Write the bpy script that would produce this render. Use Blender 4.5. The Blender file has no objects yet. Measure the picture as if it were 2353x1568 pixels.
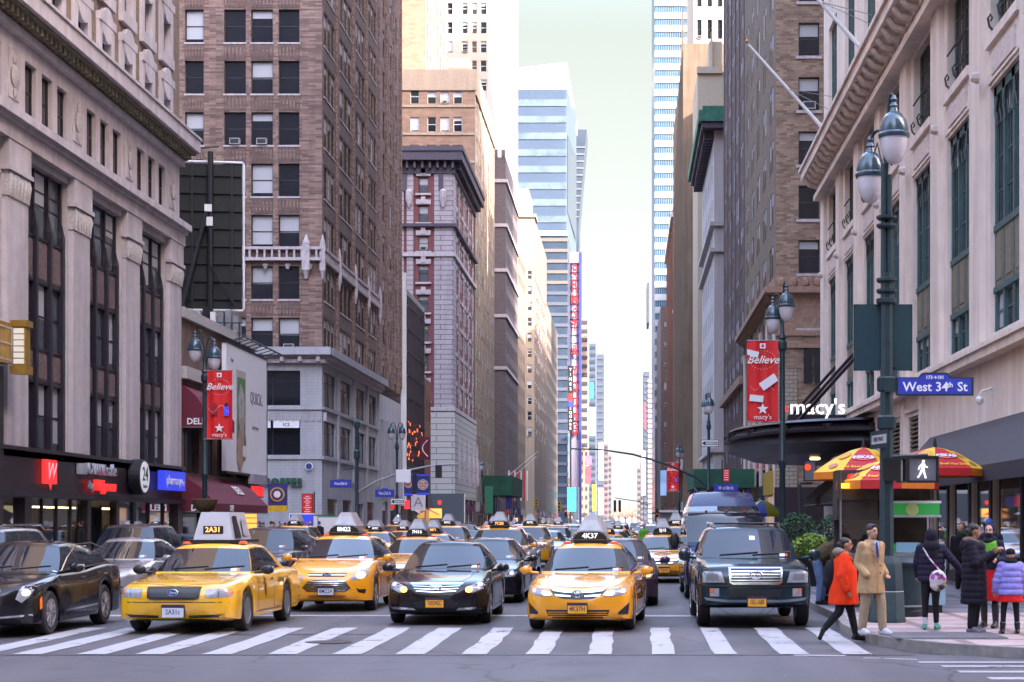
import bpy, bmesh, math, random
from mathutils import Vector, Matrix
from mathutils.bvhtree import BVHTree
from mathutils.geometry import delaunay_2d_cdt
random.seed(7)
R=math.radians
sc=bpy.context.scene
# ---------------------------------------------------------------- camera
F=3800.0; VX=1440.0; VY=1202.0; CAMH=1.84      # focal length and vanishing point of the avenue, in pixels of a 2353 px wide picture
cd=bpy.data.cameras.new('camera'); cam=bpy.data.objects.new('camera',cd); sc.collection.objects.link(cam)
cam.location=(0,0,CAMH); cam.rotation_euler=(R(90),0,0)
cd.sensor_width=36.0; cd.lens=F/2353*36.0
cd.shift_x=-(VX-1176.5)/2353; cd.shift_y=(VY-784)/2353
cd.clip_start=0.5; cd.clip_end=6000
sc.camera=cam
# ---------------------------------------------------------------- light
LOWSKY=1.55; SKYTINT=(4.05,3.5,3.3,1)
SUN_EL=27.0; SUN_AZ=127.0      # azimuth clockwise from the avenue's direction (+Y)
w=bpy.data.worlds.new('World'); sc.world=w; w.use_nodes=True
nt=w.node_tree; nt.nodes.clear()
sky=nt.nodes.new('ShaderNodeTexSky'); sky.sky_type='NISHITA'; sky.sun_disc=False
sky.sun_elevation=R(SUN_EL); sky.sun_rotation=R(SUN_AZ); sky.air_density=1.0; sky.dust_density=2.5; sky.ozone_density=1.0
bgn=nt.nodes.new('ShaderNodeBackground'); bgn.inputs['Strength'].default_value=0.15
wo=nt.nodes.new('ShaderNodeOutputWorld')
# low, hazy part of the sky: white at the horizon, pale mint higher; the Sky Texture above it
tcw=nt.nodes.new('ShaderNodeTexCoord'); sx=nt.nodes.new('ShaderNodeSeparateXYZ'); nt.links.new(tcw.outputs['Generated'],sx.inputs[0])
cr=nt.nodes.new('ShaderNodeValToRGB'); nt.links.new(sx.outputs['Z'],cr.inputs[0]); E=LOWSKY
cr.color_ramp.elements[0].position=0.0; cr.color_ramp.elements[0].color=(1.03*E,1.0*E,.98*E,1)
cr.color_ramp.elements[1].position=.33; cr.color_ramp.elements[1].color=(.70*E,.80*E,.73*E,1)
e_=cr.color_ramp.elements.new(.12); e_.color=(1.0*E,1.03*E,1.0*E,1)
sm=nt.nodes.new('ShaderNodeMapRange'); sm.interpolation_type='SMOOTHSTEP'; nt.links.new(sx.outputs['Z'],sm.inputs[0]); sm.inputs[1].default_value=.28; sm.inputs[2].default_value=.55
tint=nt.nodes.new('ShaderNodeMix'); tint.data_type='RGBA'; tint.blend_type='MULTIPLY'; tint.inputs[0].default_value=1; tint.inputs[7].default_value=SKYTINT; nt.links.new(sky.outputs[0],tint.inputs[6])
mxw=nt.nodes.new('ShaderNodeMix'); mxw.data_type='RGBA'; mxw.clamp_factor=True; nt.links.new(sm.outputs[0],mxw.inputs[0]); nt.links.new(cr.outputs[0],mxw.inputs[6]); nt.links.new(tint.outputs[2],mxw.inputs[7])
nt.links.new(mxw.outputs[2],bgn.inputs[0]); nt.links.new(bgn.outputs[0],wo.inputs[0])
ld=bpy.data.lights.new('sun','SUN'); ld.energy=4.0; ld.angle=R(0.5); ld.color=(1.0,0.90,0.78)
lo=bpy.data.objects.new('sun',ld); sc.collection.objects.link(lo)
_d=Vector((math.sin(R(SUN_AZ))*math.cos(R(SUN_EL)), math.cos(R(SUN_AZ))*math.cos(R(SUN_EL)), math.sin(R(SUN_EL))))
lo.rotation_euler=_d.to_track_quat('Z','Y').to_euler(); lo.location=(60,-60,90)
sc.view_settings.view_transform='Standard'; sc.view_settings.look='None'
sc.view_settings.exposure=2.2; sc.view_settings.gamma=1.0; sc.view_settings.use_curve_mapping=False
sc.cycles.max_bounces=6; sc.cycles.diffuse_bounces=3; sc.cycles.glossy_bounces=3; sc.cycles.transmission_bounces=4
sc.cycles.transparent_max_bounces=8; sc.cycles.caustics_reflective=False; sc.cycles.caustics_refractive=False
sc.cycles.sample_clamp_indirect=6
# ---------------------------------------------------------------- helpers
def PX(px,k): return (px-VX)*k                    # metres right of the camera at depth ratio k
def PZ(py,k): return CAMH+(VY-py)*k
def KL(px,x): return x/(px-VX)                    # depth ratio of the avenue wall at x seen at px
def KG(py): return CAMH/(py-VY)
MATS={}
def mat(name,col,rough=0.6,metal=0.0,spec=0.5,emit=None,es=0.0,noise=0.0,nscale=3.0,bump=0.0,coat=0.0,brick=None,alpha=None,flake=False,streak=0.0):
    if name in MATS: return MATS[name]
    m=bpy.data.materials.new(name); m.use_nodes=True; n=m.node_tree; b=n.nodes['Principled BSDF']; L=n.links
    b.inputs['Base Color'].default_value=(*col,1); b.inputs['Roughness'].default_value=rough
    b.inputs['Metallic'].default_value=metal; b.inputs['Specular IOR Level'].default_value=spec
    b.inputs['Coat Weight'].default_value=coat; b.inputs['Coat Roughness'].default_value=0.03
    if emit: b.inputs['Emission Color'].default_value=(*emit,1); b.inputs['Emission Strength'].default_value=es*(.3 if es<2 else .45)
    csock=None
    if brick:
        c2,mort,bw,rh=brick
        uv=n.nodes.new('ShaderNodeUVMap')
        bt=n.nodes.new('ShaderNodeTexBrick'); L.new(uv.outputs[0],bt.inputs['Vector'])
        bt.inputs['Color1'].default_value=(*col,1); bt.inputs['Color2'].default_value=(*c2,1); bt.inputs['Mortar'].default_value=(*mort,1)
        bt.inputs['Scale'].default_value=1; bt.inputs['Brick Width'].default_value=bw; bt.inputs['Row Height'].default_value=rh
        bt.inputs['Mortar Size'].default_value=rh*0.09; bt.inputs['Mortar Smooth'].default_value=0.3; bt.inputs['Bias'].default_value=0.1
        csock=bt.outputs['Color']
    if noise>0:
        tc=n.nodes.new('ShaderNodeTexCoord'); no=n.nodes.new('ShaderNodeTexNoise'); L.new(tc.outputs['Object'],no.inputs['Vector'])
        no.inputs['Scale'].default_value=nscale; no.inputs['Detail'].default_value=6; no.inputs['Roughness'].default_value=0.65
        mr=n.nodes.new('ShaderNodeMapRange'); L.new(no.outputs['Fac'],mr.inputs['Value'])
        mr.inputs['From Min'].default_value=0.3; mr.inputs['From Max'].default_value=0.7
        mr.inputs['To Min'].default_value=1-noise; mr.inputs['To Max'].default_value=1+noise
        fac=mr.outputs[0]
        if streak>0:
            mp=n.nodes.new('ShaderNodeMapping'); L.new(tc.outputs['Object'],mp.inputs[0]); mp.inputs['Scale'].default_value=(1.1,1.1,0.09)
            n2=n.nodes.new('ShaderNodeTexNoise'); L.new(mp.outputs[0],n2.inputs['Vector']); n2.inputs['Scale'].default_value=1.6; n2.inputs['Detail'].default_value=5
            m2=n.nodes.new('ShaderNodeMapRange'); L.new(n2.outputs['Fac'],m2.inputs['Value']); m2.inputs['From Min'].default_value=0.35; m2.inputs['From Max'].default_value=0.65
            m2.inputs['To Min'].default_value=1-streak; m2.inputs['To Max'].default_value=1+streak*0.5
            mm=n.nodes.new('ShaderNodeMath'); mm.operation='MULTIPLY'; L.new(fac,mm.inputs[0]); L.new(m2.outputs[0],mm.inputs[1]); fac=mm.outputs[0]
        vm=n.nodes.new('ShaderNodeVectorMath'); vm.operation='SCALE'
        if csock: L.new(csock,vm.inputs[0])
        else: vm.inputs[0].default_value=col
        L.new(fac,vm.inputs['Scale']); csock=vm.outputs[0]
        if bump>0:
            bp=n.nodes.new('ShaderNodeBump'); bp.inputs['Strength'].default_value=bump; bp.inputs['Distance'].default_value=0.02
            L.new(no.outputs['Fac'],bp.inputs['Height']); L.new(bp.outputs[0],b.inputs['Normal'])
    if csock: L.new(csock,b.inputs['Base Color'])
    if alpha is not None: b.inputs['Alpha'].default_value=alpha
    MATS[name]=m; return m
def clear_glass(name,tint=(0.75,0.8,0.82),refl=0.25):
    if name in MATS: return MATS[name]
    m=bpy.data.materials.new(name); m.use_nodes=True; n=m.node_tree; n.nodes.clear()
    o=n.nodes.new('ShaderNodeOutputMaterial'); mx=n.nodes.new('ShaderNodeMixShader'); t=n.nodes.new('ShaderNodeBsdfTransparent'); g=n.nodes.new('ShaderNodeBsdfGlossy')
    g.inputs['Roughness'].default_value=0.02; t.inputs[0].default_value=(*tint,1)
    f=n.nodes.new('ShaderNodeFresnel'); f.inputs[0].default_value=1.5
    ad=n.nodes.new('ShaderNodeMath'); ad.operation='ADD'; ad.inputs[1].default_value=refl; ad.use_clamp=True
    n.links.new(f.outputs[0],ad.inputs[0]); n.links.new(ad.outputs[0],mx.inputs[0]); n.links.new(t.outputs[0],mx.inputs[1]); n.links.new(g.outputs[0],mx.inputs[2]); n.links.new(mx.outputs[0],o.inputs[0])
    MATS[name]=m; return m
def link(o): sc.collection.objects.link(o); return o
def tag(o,label=None,cat=None,group=None,kind=None):
    if label: o['label']=label
    if cat: o['category']=cat
    if group: o['group']=group
    if kind: o['kind']=kind
    return o
def empty(name,loc=(0,0,0),rz=0,label=None,cat=None,group=None,kind=None):
    o=bpy.data.objects.new(name,None); link(o); o.location=loc; o.rotation_euler=(0,0,rz); o.empty_display_size=0.2
    return tag(o,label,cat,group,kind)
class MB:
    def __init__(s): s.v=[]; s.f=[]; s.m=[]; s.mats=[]
    def mi(s,m):
        if m not in s.mats: s.mats.append(m)
        return s.mats.index(m)
    def add(s,vs,fs,m):
        b=len(s.v); s.v+= [tuple(p) for p in vs]; i=s.mi(m)
        for f in fs: s.f.append(tuple(b+q for q in f)); s.m.append(i)
    def quad(s,a,b,c,d,m): s.add([a,b,c,d],[(0,1,2,3)],m)
    def box(s,x0,x1,y0,y1,z0,z1,m):
        x0,x1=sorted((x0,x1)); y0,y1=sorted((y0,y1)); z0,z1=sorted((z0,z1))
        s.add([(x0,y0,z0),(x1,y0,z0),(x1,y1,z0),(x0,y1,z0),(x0,y0,z1),(x1,y0,z1),(x1,y1,z1),(x0,y1,z1)],
              [(3,2,1,0),(4,5,6,7),(0,1,5,4),(1,2,6,5),(2,3,7,6),(3,0,4,7)],m)
    def obox(s,fr,u0,u1,d0,d1,z0,z1,m):
        """box in a wall frame: u along the wall, d outwards"""
        P=[fr(u,d,z) for z in (z0,z1) for (u,d) in ((u0,d0),(u1,d0),(u1,d1),(u0,d1))]
        s.add(P,[(3,2,1,0),(4,5,6,7),(0,1,5,4),(1,2,6,5),(2,3,7,6),(3,0,4,7)],m)
    def tube(s,pts,rad,m,n=10,cap=True):
        pts=[Vector(p) for p in pts]
        if not isinstance(rad,(list,tuple)): rad=[rad]*len(pts)
        base=len(s.v); up=None; mi=s.mi(m)
        for i,p in enumerate(pts):
            t=(pts[min(i+1,len(pts)-1)]-pts[max(i-1,0)]).normalized()
            if up is None: up=t.orthogonal().normalized()
            a=(up-t*up.dot(t)).normalized(); b=t.cross(a); up=a
            for j in range(n):
                an=2*math.pi*j/n; s.v.append(tuple(p+(a*math.cos(an)+b*math.sin(an))*rad[i]))
        for i in range(len(pts)-1):
            for j in range(n):
                k=(j+1)%n; s.f.append((base+i*n+j,base+i*n+k,base+(i+1)*n+k,base+(i+1)*n+j)); s.m.append(mi)
        if cap:
            s.f.append(tuple(base+j for j in reversed(range(n)))); s.m.append(mi)
            s.f.append(tuple(base+(len(pts)-1)*n+j for j in range(n))); s.m.append(mi)
    def lathe(s,prof,c,m,n=16,axis='z'):
        """prof: list of (r, h) from bottom to top about the point c"""
        base=len(s.v); mi=s.mi(m); c=Vector(c)
        for r,h in prof:
            for j in range(n):
                a=2*math.pi*(j+0.5)/n
                if axis=='z': q=Vector((r*math.cos(a),r*math.sin(a),h))
                elif axis=='x': q=Vector((h,r*math.cos(a),r*math.sin(a)))
                else: q=Vector((r*math.sin(a),h,r*math.cos(a)))
                s.v.append(tuple(c+q))
        for i in range(len(prof)-1):
            for j in range(n):
                k=(j+1)%n; s.f.append((base+i*n+j,base+i*n+k,base+(i+1)*n+k,base+(i+1)*n+j)); s.m.append(mi)
        s.f.append(tuple(base+j for j in reversed(range(n)))); s.m.append(mi)
        s.f.append(tuple(base+(len(prof)-1)*n+j for j in range(n))); s.m.append(mi)
    def prism(s,poly,fn,t,m):
        """poly of 2d points mapped by fn(a,b,d) and thickened from d=0 to d=t"""
        n=len(poly); A=[fn(a,b,0) for a,b in poly]; B=[fn(a,b,t) for a,b in poly]
        s.add(A+B,[tuple(reversed(range(n))),tuple(range(n,2*n))]+[(i,(i+1)%n,n+(i+1)%n,n+i) for i in range(n)],m)
    def mesh(s,name,smooth=None,fix=True):
        me=bpy.data.meshes.new(name); me.from_pydata(s.v,[],s.f)
        for m in s.mats: me.materials.append(m)
        me.polygons.foreach_set('material_index',s.m)
        if fix:
            bm=bmesh.new(); bm.from_mesh(me); bmesh.ops.recalc_face_normals(bm,faces=bm.faces); bm.to_mesh(me); bm.free()
        uvl=me.uv_layers.new(name='UVMap'); vs=me.vertices
        co=[0.0]*(2*len(me.loops)); 
        for p in me.polygons:
            nx,ny,nz=abs(p.normal.x),abs(p.normal.y),abs(p.normal.z)
            for li in p.loop_indices:
                c=vs[me.loops[li].vertex_index].co
                if nz>nx and nz>ny: u,v=c.x,c.y
                elif nx>ny: u,v=c.y,c.z
                else: u,v=c.x,c.z
                co[2*li]=u; co[2*li+1]=v
        uvl.data.foreach_set('uv',co)
        if smooth:
            me.polygons.foreach_set('use_smooth',[True]*len(me.polygons)); me.set_sharp_from_angle(angle=R(smooth))
        me.update(); return me
    def build(s,name,parent=None,smooth=None,loc=None,fix=True,**kw):
        if not s.f: return None
        o=bpy.data.objects.new(name,s.mesh(name,smooth,fix)); link(o)
        if parent: o.parent=parent
        if loc is not None: o.location=loc
        return tag(o,**kw) if kw else o
def inst(me,name,parent=None,loc=(0,0,0),rz=0,scale=None):
    o=bpy.data.objects.new(name,me); link(o); o.location=loc; o.rotation_euler=(0,0,rz)
    if parent: o.parent=parent
    if scale: o.scale=scale
    return o
def children(o): return [c for c in KIDS.get(o,[])]
def copy_tree(o,parent=None):
    c=o.copy(); link(c)
    if parent: c.parent=parent
    for ch in list(o.children): copy_tree(ch,c)
    return c
_tm={}
def text(name,s,loc,size,rz,m,parent=None,ext=0.01,align='CENTER',shear=0.0,off=0.0,sx=1.0,spacing=1.0,fill=True,label=None):
    """lettering standing upright, reading left to right, facing -Y before the turn rz"""
    key=(s,round(size,3),ext,align,shear,off,m.name,spacing)
    if key not in _tm:
        cu=bpy.data.curves.new('lettering','FONT'); cu.body=s; cu.size=size; cu.extrude=ext; cu.align_x=align; cu.align_y='CENTER'; cu.shear=shear; cu.offset=off; cu.resolution_u=2; cu.space_character=spacing; cu.space_line=0.85
        t=bpy.data.objects.new('tmp',cu); link(t)
        dg=bpy.context.evaluated_depsgraph_get(); me=bpy.data.meshes.new_from_object(t.evaluated_get(dg)); bpy.data.objects.remove(t); bpy.data.curves.remove(cu)
        me.transform(Matrix.Rotation(R(90),4,'X')); me.materials.clear(); me.materials.append(m); _tm[key]=me
    o=inst(_tm[key],name,parent,loc,rz); o.scale=(sx,1,1)
    if label: o['label']=label
    return o
# wall frames: fr(u, d, z) -> point, d outwards of the wall
def FS(y,x0=0.0): return (lambda u,d,z:(x0+u,y-d,z)), 0.0                 # faces the camera
def FL(x,y0=0.0): return (lambda u,d,z:(x+d,y0+u,z)), R(90)               # west side wall, faces +X
def FR(x,y0=0.0): return (lambda u,d,z:(x-d,y0+u,z)), R(-90)              # east side wall, faces -X
def wall(mb,fr,u0,u1,z0,z1,ops,m,depth=0.25,rm=None):
    """a wall sheet with rectangular openings (u0,u1,z0,z1) and their reveals"""
    rm=rm or m
    ops=[o for o in ops if o[1]>u0 and o[0]<u1 and o[3]>z0 and o[2]<z1]
    us=sorted({u0,u1}|{a for o in ops for a in o[:2] if u0<a<u1}); zs=sorted({z0,z1}|{a for o in ops for a in o[2:4] if z0<a<z1})
    S=set()
    for o in ops:
        for i in range(len(us)-1):
            if us[i]>=o[0]-1e-6 and us[i+1]<=o[1]+1e-6:
                for j in range(len(zs)-1):
                    if zs[j]>=o[2]-1e-6 and zs[j+1]<=o[3]+1e-6: S.add((i,j))
    for j in range(len(zs)-1):
        i=0
        while i<len(us)-1:
            if (i,j) in S: i+=1; continue
            k=i
            while k<len(us)-1 and (k,j) not in S: k+=1
            mb.quad(fr(us[i],0,zs[j]),fr(us[k],0,zs[j]),fr(us[k],0,zs[j+1]),fr(us[i],0,zs[j+1]),m); i=k
    for a,b,c,d in [o[:4] for o in ops]:
        for p,q in (((a,c),(a,d)),((a,d),(b,d)),((b,d),(b,c)),((b,c),(a,c))):
            mb.quad(fr(p[0],0,p[1]),fr(p[0],-depth,p[1]),fr(q[0],-depth,q[1]),fr(q[0],0,q[1]),rm)
# window meshes, origin at the middle of the sill, facing -Y
GL_DARK=None
_wm={}
def window_mesh(w,h,style,frame,glass,blind,variant):
    key=(round(w,2),round(h,2),style,frame.name,glass.name,blind.name if blind else '',variant)
    if key in _wm: return _wm[key]
    mb=MB(); t=min(0.07,w*0.06)
    if 'flat' in style and glass is M_glass: glass=mat('window_glass_matt',(.016,.015,.02),.4,spec=.08)
    if 'flat' in style:      # shallow frames for walls seen along the avenue
        mb.box(-w/2,w/2,.004,.02,0,h,frame); mb.quad((-w/2+t,.002,t),(w/2-t,.002,t),(w/2-t,.002,h-t),(-w/2+t,.002,h-t),glass); mb.quad((-w/2+t,0,h*.48),(w/2-t,0,h*.48),(w/2-t,0,h*.48+t),(-w/2+t,0,h*.48+t),frame)
        if blind and variant>0: bh=[0,0.22,0.36,0.5,0.85][variant%5]*h; mb.quad((-w/2+t,0.001,h-t-bh),(w/2-t,0.001,h-t-bh),(w/2-t,0.001,h-t),(-w/2+t,0.001,h-t),blind)
        me=mb.mesh('window',fix=False); _wm[key]=me; return me
    mb.box(-w/2,w/2,0.0,0.05,0,t,frame); mb.box(-w/2,w/2,0.0,0.05,h-t,h,frame)
    mb.box(-w/2,-w/2+t,0,0.05,t,h-t,frame); mb.box(w/2-t,w/2,0,0.05,t,h-t,frame)
    mb.quad((-w/2+t,0.04,t),(w/2-t,0.04,t),(w/2-t,0.04,h-t),(-w/2+t,0.04,h-t),glass)
    if 'sash' in style: mb.box(-w/2+t,w/2-t,0.01,0.038,h*0.49,h*0.49+t,frame)
    if 'low' in style: mb.box(-w/2+t,w/2-t,0.01,0.038,h*0.7,h*0.7+t*0.8,frame)
    if 'mull' in style: mb.box(-t/2,t/2,0.01,0.036,t,h-t,frame)
    if 'grid' in style:
        for q in (0.25,0.5,0.75): mb.box(-w/2+t,w/2-t,0.012,0.036,h*q-0.02,h*q+0.02,frame)
        for q in (-1/6,1/6): mb.box(w*q-0.02,w*q+0.02,0.014,0.034,t,h-t,frame)
    if blind and variant>0:
        bh=[0,0.22,0.36,0.5,0.85][variant%5]*h
        mb.quad((-w/2+t,0.037,h-t-bh),(w/2-t,0.037,h-t-bh),(w/2-t,0.037,h-t),(-w/2+t,0.037,h-t),blind)
    me=mb.mesh('window'); _wm[key]=me; return me
class Bldg:
    def __init__(s,name,label,x,y,cat='building',group=None):
        s.r=empty(name,(x,y,0),0,label,cat,group); s.o=Vector((x,y,0)); s.wins=[]; s.w=MB()
    def part(s,mb,name,smooth=None,label=None):
        if not mb.f: return
        mb.v=[tuple(Vector(p)-s.o) for p in mb.v]
        o=mb.build(name,s.r,smooth)
        if label: o['label']=label
        return o
    def window(s,fr,rz,a,b,c,d,depth,style,frame,glass,blind=None,variant=None):
        v=random.choice([0,0,1,2,3,1,4]) if variant is None else variant
        p=Vector(fr((a+b)/2,-depth+0.005,c)); s.wins.append((window_mesh(b-a,d-c,style,frame,glass,blind,v),p,rz,(b-a)*(d-c)/max(p.y,5)**2*(abs(p.x)/p.y if rz else 1)))
    def grid(s,mb,fr,rz,us,zs,style,frame,glass,blind=None,depth=0.22):
        ops=[]
        for a,b in us:
            for c,d in zs:
                ops.append((a,b,c,d)); s.window(fr,rz,a,b,c,d,depth,style,frame,glass,blind)
                if random.random()<.07 and style=='sash' and b-a<2.2:
                    q=MB(); m_=(a+b)/2; q.obox(fr,m_-.36,m_+.36,-depth,.22,c+.02,c+.46,M_acu); q.obox(fr,m_-.3,m_+.3,.22,.225,c+.08,c+.4,M_dkfr); s.part(q,'air_conditioner')
        return ops
    def finish(s,wmats=None,cap=100):
        W=sorted(s.wins,key=lambda q:-q[3])
        for me,p,rz,_ in W[:cap]: inst(me,'window',s.r,p-s.o,rz)
        if W[cap:]:
            mb=MB()
            for me,p,rz,_ in W[cap:]:
                M=Matrix.Translation(p-s.o)@Matrix.Rotation(rz,4,'Z'); ms=list(me.materials); vs=[M@v.co for v in me.vertices]; b=len(mb.v); mb.v+=[tuple(v) for v in vs]
                ids=[mb.mi(m) for m in ms]
                for pl in me.polygons: mb.f.append(tuple(b+i for i in pl.vertices)); mb.m.append(ids[pl.material_index])
            o=mb.build('window',s.r,fix=False); o['kind']='stuff'; o['label']='the many small upper windows'
def rng(u0,n,pitch,w): return [(u0+i*pitch,u0+i*pitch+w) for i in range(n)]
# ---------------------------------------------------------------- materials
M_glass=mat('window_glass',(0.012,0.014,0.02),0.06,spec=0.7,noise=0.3,nscale=0.6)
M_glassb=mat('window_glass_pale',(0.10,0.12,0.14),0.05,spec=0.9)
M_blind=mat('window_blind',(0.42,0.43,0.46),0.7)
M_blk=mat('black_paint',(0.012,0.012,0.016),0.45)
M_dkfr=mat('dark_window_frame',(0.02,0.02,0.028),0.5)
M_wht=mat('white_paint',(0.75,0.75,0.76),0.5,noise=0.05)
M_letw=mat('white_lettering',(0.85,0.85,0.86),0.5)
M_acu=mat('air_conditioner_case',(.34,.33,.31),.5,noise=.2)
M_red=mat('red_sign',(0.75,0.02,0.02),0.5)
M_green=mat('lamp_post_green',(0.010,0.030,0.038),0.42,spec=0.5,noise=0.25,nscale=6)
M_steel=mat('galvanised_steel',(0.30,0.31,0.33),0.45,metal=0.6,noise=0.15)
M_chrome=mat('chrome',(0.75,0.76,0.78),0.12,metal=1.0)
M_blue=mat('street_sign_blue',(0.03,0.045,0.42),0.45)
# ================================================================ ground
def asphalt(name,c,c2,sc_=1.0):
    m=bpy.data.materials.new(name); m.use_nodes=True; n=m.node_tree; b=n.nodes['Principled BSDF']; L=n.links
    tc=n.nodes.new('ShaderNodeTexCoord')
    a=n.nodes.new('ShaderNodeTexNoise'); a.inputs['Scale'].default_value=0.35*sc_; a.inputs['Detail'].default_value=8; L.new(tc.outputs['Object'],a.inputs['Vector'])
    mp=n.nodes.new('ShaderNodeMapping'); mp.inputs['Scale'].default_value=(1.2,0.12,1); L.new(tc.outputs['Object'],mp.inputs[0])
    a2=n.nodes.new('ShaderNodeTexNoise'); a2.inputs['Scale'].default_value=1.0; a2.inputs['Detail'].default_value=4; L.new(mp.outputs[0],a2.inputs['Vector'])
    g=n.nodes.new('ShaderNodeTexNoise'); g.inputs['Scale'].default_value=60; g.inputs['Detail'].default_value=3; L.new(tc.outputs['Object'],g.inputs['Vector'])
    ad=n.nodes.new('ShaderNodeMath'); ad.operation='ADD'; L.new(a.outputs['Fac'],ad.inputs[0]); L.new(a2.outputs['Fac'],ad.inputs[1])
    r=n.nodes.new('ShaderNodeMapRange'); r.inputs['From Min'].default_value=0.75; r.inputs['From Max'].default_value=1.25; L.new(ad.outputs[0],r.inputs['Value'])
    mx=n.nodes.new('ShaderNodeMix'); mx.data_type='RGBA'; mx.inputs[6].default_value=(*c,1); mx.inputs[7].default_value=(*c2,1); L.new(r.outputs[0],mx.inputs[0])
    v=n.nodes.new('ShaderNodeTexVoronoi'); v.inputs['Scale'].default_value=1.3; L.new(tc.outputs['Object'],v.inputs['Vector'])   # dropped gum and paint specks
    lt=n.nodes.new('ShaderNodeMath'); lt.operation='LESS_THAN'; lt.inputs[1].default_value=0.035; L.new(v.outputs['Distance'],lt.inputs[0])
    m2=n.nodes.new('ShaderNodeMix'); m2.data_type='RGBA'; m2.inputs[7].default_value=(0.3,0.29,0.3,1); L.new(lt.outputs[0],m2.inputs[0]); L.new(mx.outputs[2],m2.inputs[6])
    wn=n.nodes.new('ShaderNodeTexNoise'); wn.inputs['Scale'].default_value=1.5; wn.inputs['Detail'].default_value=5; L.new(tc.outputs['Object'],wn.inputs['Vector'])
    wa=n.nodes.new('ShaderNodeVectorMath'); wa.operation='MULTIPLY_ADD'; wa.inputs[1].default_value=(.55,.55,.55); L.new(wn.outputs['Color'],wa.inputs[0]); L.new(tc.outputs['Object'],wa.inputs[2])
    ve=n.nodes.new('ShaderNodeTexVoronoi'); ve.feature='DISTANCE_TO_EDGE'; ve.inputs['Scale'].default_value=.21; L.new(wa.outputs[0],ve.inputs['Vector'])   # cracks
    ce=n.nodes.new('ShaderNodeMapRange'); ce.inputs['From Min'].default_value=.001; ce.inputs['From Max'].default_value=.008; ce.inputs['To Min'].default_value=.45; ce.inputs['To Max'].default_value=1; L.new(ve.outputs['Distance'],ce.inputs['Value'])
    so_=n.nodes.new('ShaderNodeTexNoise'); so_.inputs['Scale'].default_value=.9; so_.inputs['Detail'].default_value=3; L.new(tc.outputs['Object'],so_.inputs['Vector'])   # oil stains
    sr_=n.nodes.new('ShaderNodeMapRange'); sr_.inputs['From Min'].default_value=.30; sr_.inputs['From Max'].default_value=.42; sr_.inputs['To Min'].default_value=.72; sr_.inputs['To Max'].default_value=1; L.new(so_.outputs['Fac'],sr_.inputs['Value'])
    pm=n.nodes.new('ShaderNodeMath'); pm.operation='MULTIPLY'; L.new(ce.outputs[0],pm.inputs[0]); L.new(sr_.outputs[0],pm.inputs[1])
    gr=n.nodes.new('ShaderNodeMapRange'); gr.inputs['From Min'].default_value=.35; gr.inputs['From Max'].default_value=.65; gr.inputs['To Min'].default_value=.86; gr.inputs['To Max'].default_value=1.14; L.new(g.outputs['Fac'],gr.inputs['Value'])
    pg_=n.nodes.new('ShaderNodeMath'); pg_.operation='MULTIPLY'; L.new(pm.outputs[0],pg_.inputs[0]); L.new(gr.outputs[0],pg_.inputs[1])
    fs_=n.nodes.new('ShaderNodeVectorMath'); fs_.operation='SCALE'; L.new(m2.outputs[2],fs_.inputs[0]); L.new(pg_.outputs[0],fs_.inputs['Scale'])
    L.new(fs_.outputs[0],b.inputs['Base Color']); b.inputs['Roughness'].default_value=0.62
    bp=n.nodes.new('ShaderNodeBump'); bp.inputs['Strength'].default_value=0.35; bp.inputs['Distance'].default_value=0.01; L.new(g.outputs['Fac'],bp.inputs['Height']); L.new(bp.outputs[0],b.inputs['Normal'])
    return m
M_as=asphalt('asphalt_avenue',(0.050,0.047,0.054),(0.100,0.090,0.098)); M_as2=asphalt('asphalt_crossing',(0.068,0.063,0.072),(0.104,0.094,0.106),0.7)
def sheet(name,pts,z,m,label=None):
    mb=MB(); mb.add([(x,y,z) for x,y in pts],[tuple(range(len(pts)))],m); return mb.build(name,kind='structure')
sheet('ground',[(-900,-400),(900,-400),(900,3500),(-900,3500)],-0.02,M_as)
sheet('road',[(-17.2,23.0),(3.92,23.0),(3.92,1500),(-17.2,1500)],-0.004,M_as)
sheet('cross_street',[(-400,-2),(400,-2),(400,23.0),(-400,23.0)],-0.002,M_as2)
# worn paint
def paint(name,c,wear):
    m=mat(name,c,0.55,noise=0.06); n=m.node_tree; b=n.nodes['Principled BSDF']
    tc=n.nodes.new('ShaderNodeTexCoord'); a=n.nodes.new('ShaderNodeTexNoise'); a.inputs['Scale'].default_value=1.6; a.inputs['Detail'].default_value=14; a.inputs['Roughness'].default_value=0.75
    n.links.new(tc.outputs['Object'],a.inputs['Vector']); r=n.nodes.new('ShaderNodeMapRange'); r.inputs['From Min'].default_value=wear; r.inputs['From Max'].default_value=wear+0.07; n.links.new(a.outputs['Fac'],r.inputs['Value']); n.links.new(r.outputs[0],b.inputs['Alpha']); return m
M_pt=paint('road_paint',(0.37,0.36,0.375),0.36)
def G(px,py): k=KG(py); return (PX(px,k),F*k)
def strip(mb,pts,z=0.004):   # pts in ground metres
    mb.add([(x,y,z) for x,y in pts],[tuple(range(len(pts)))],M_pt)
mb=MB(); rr=random.Random(3)
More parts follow.
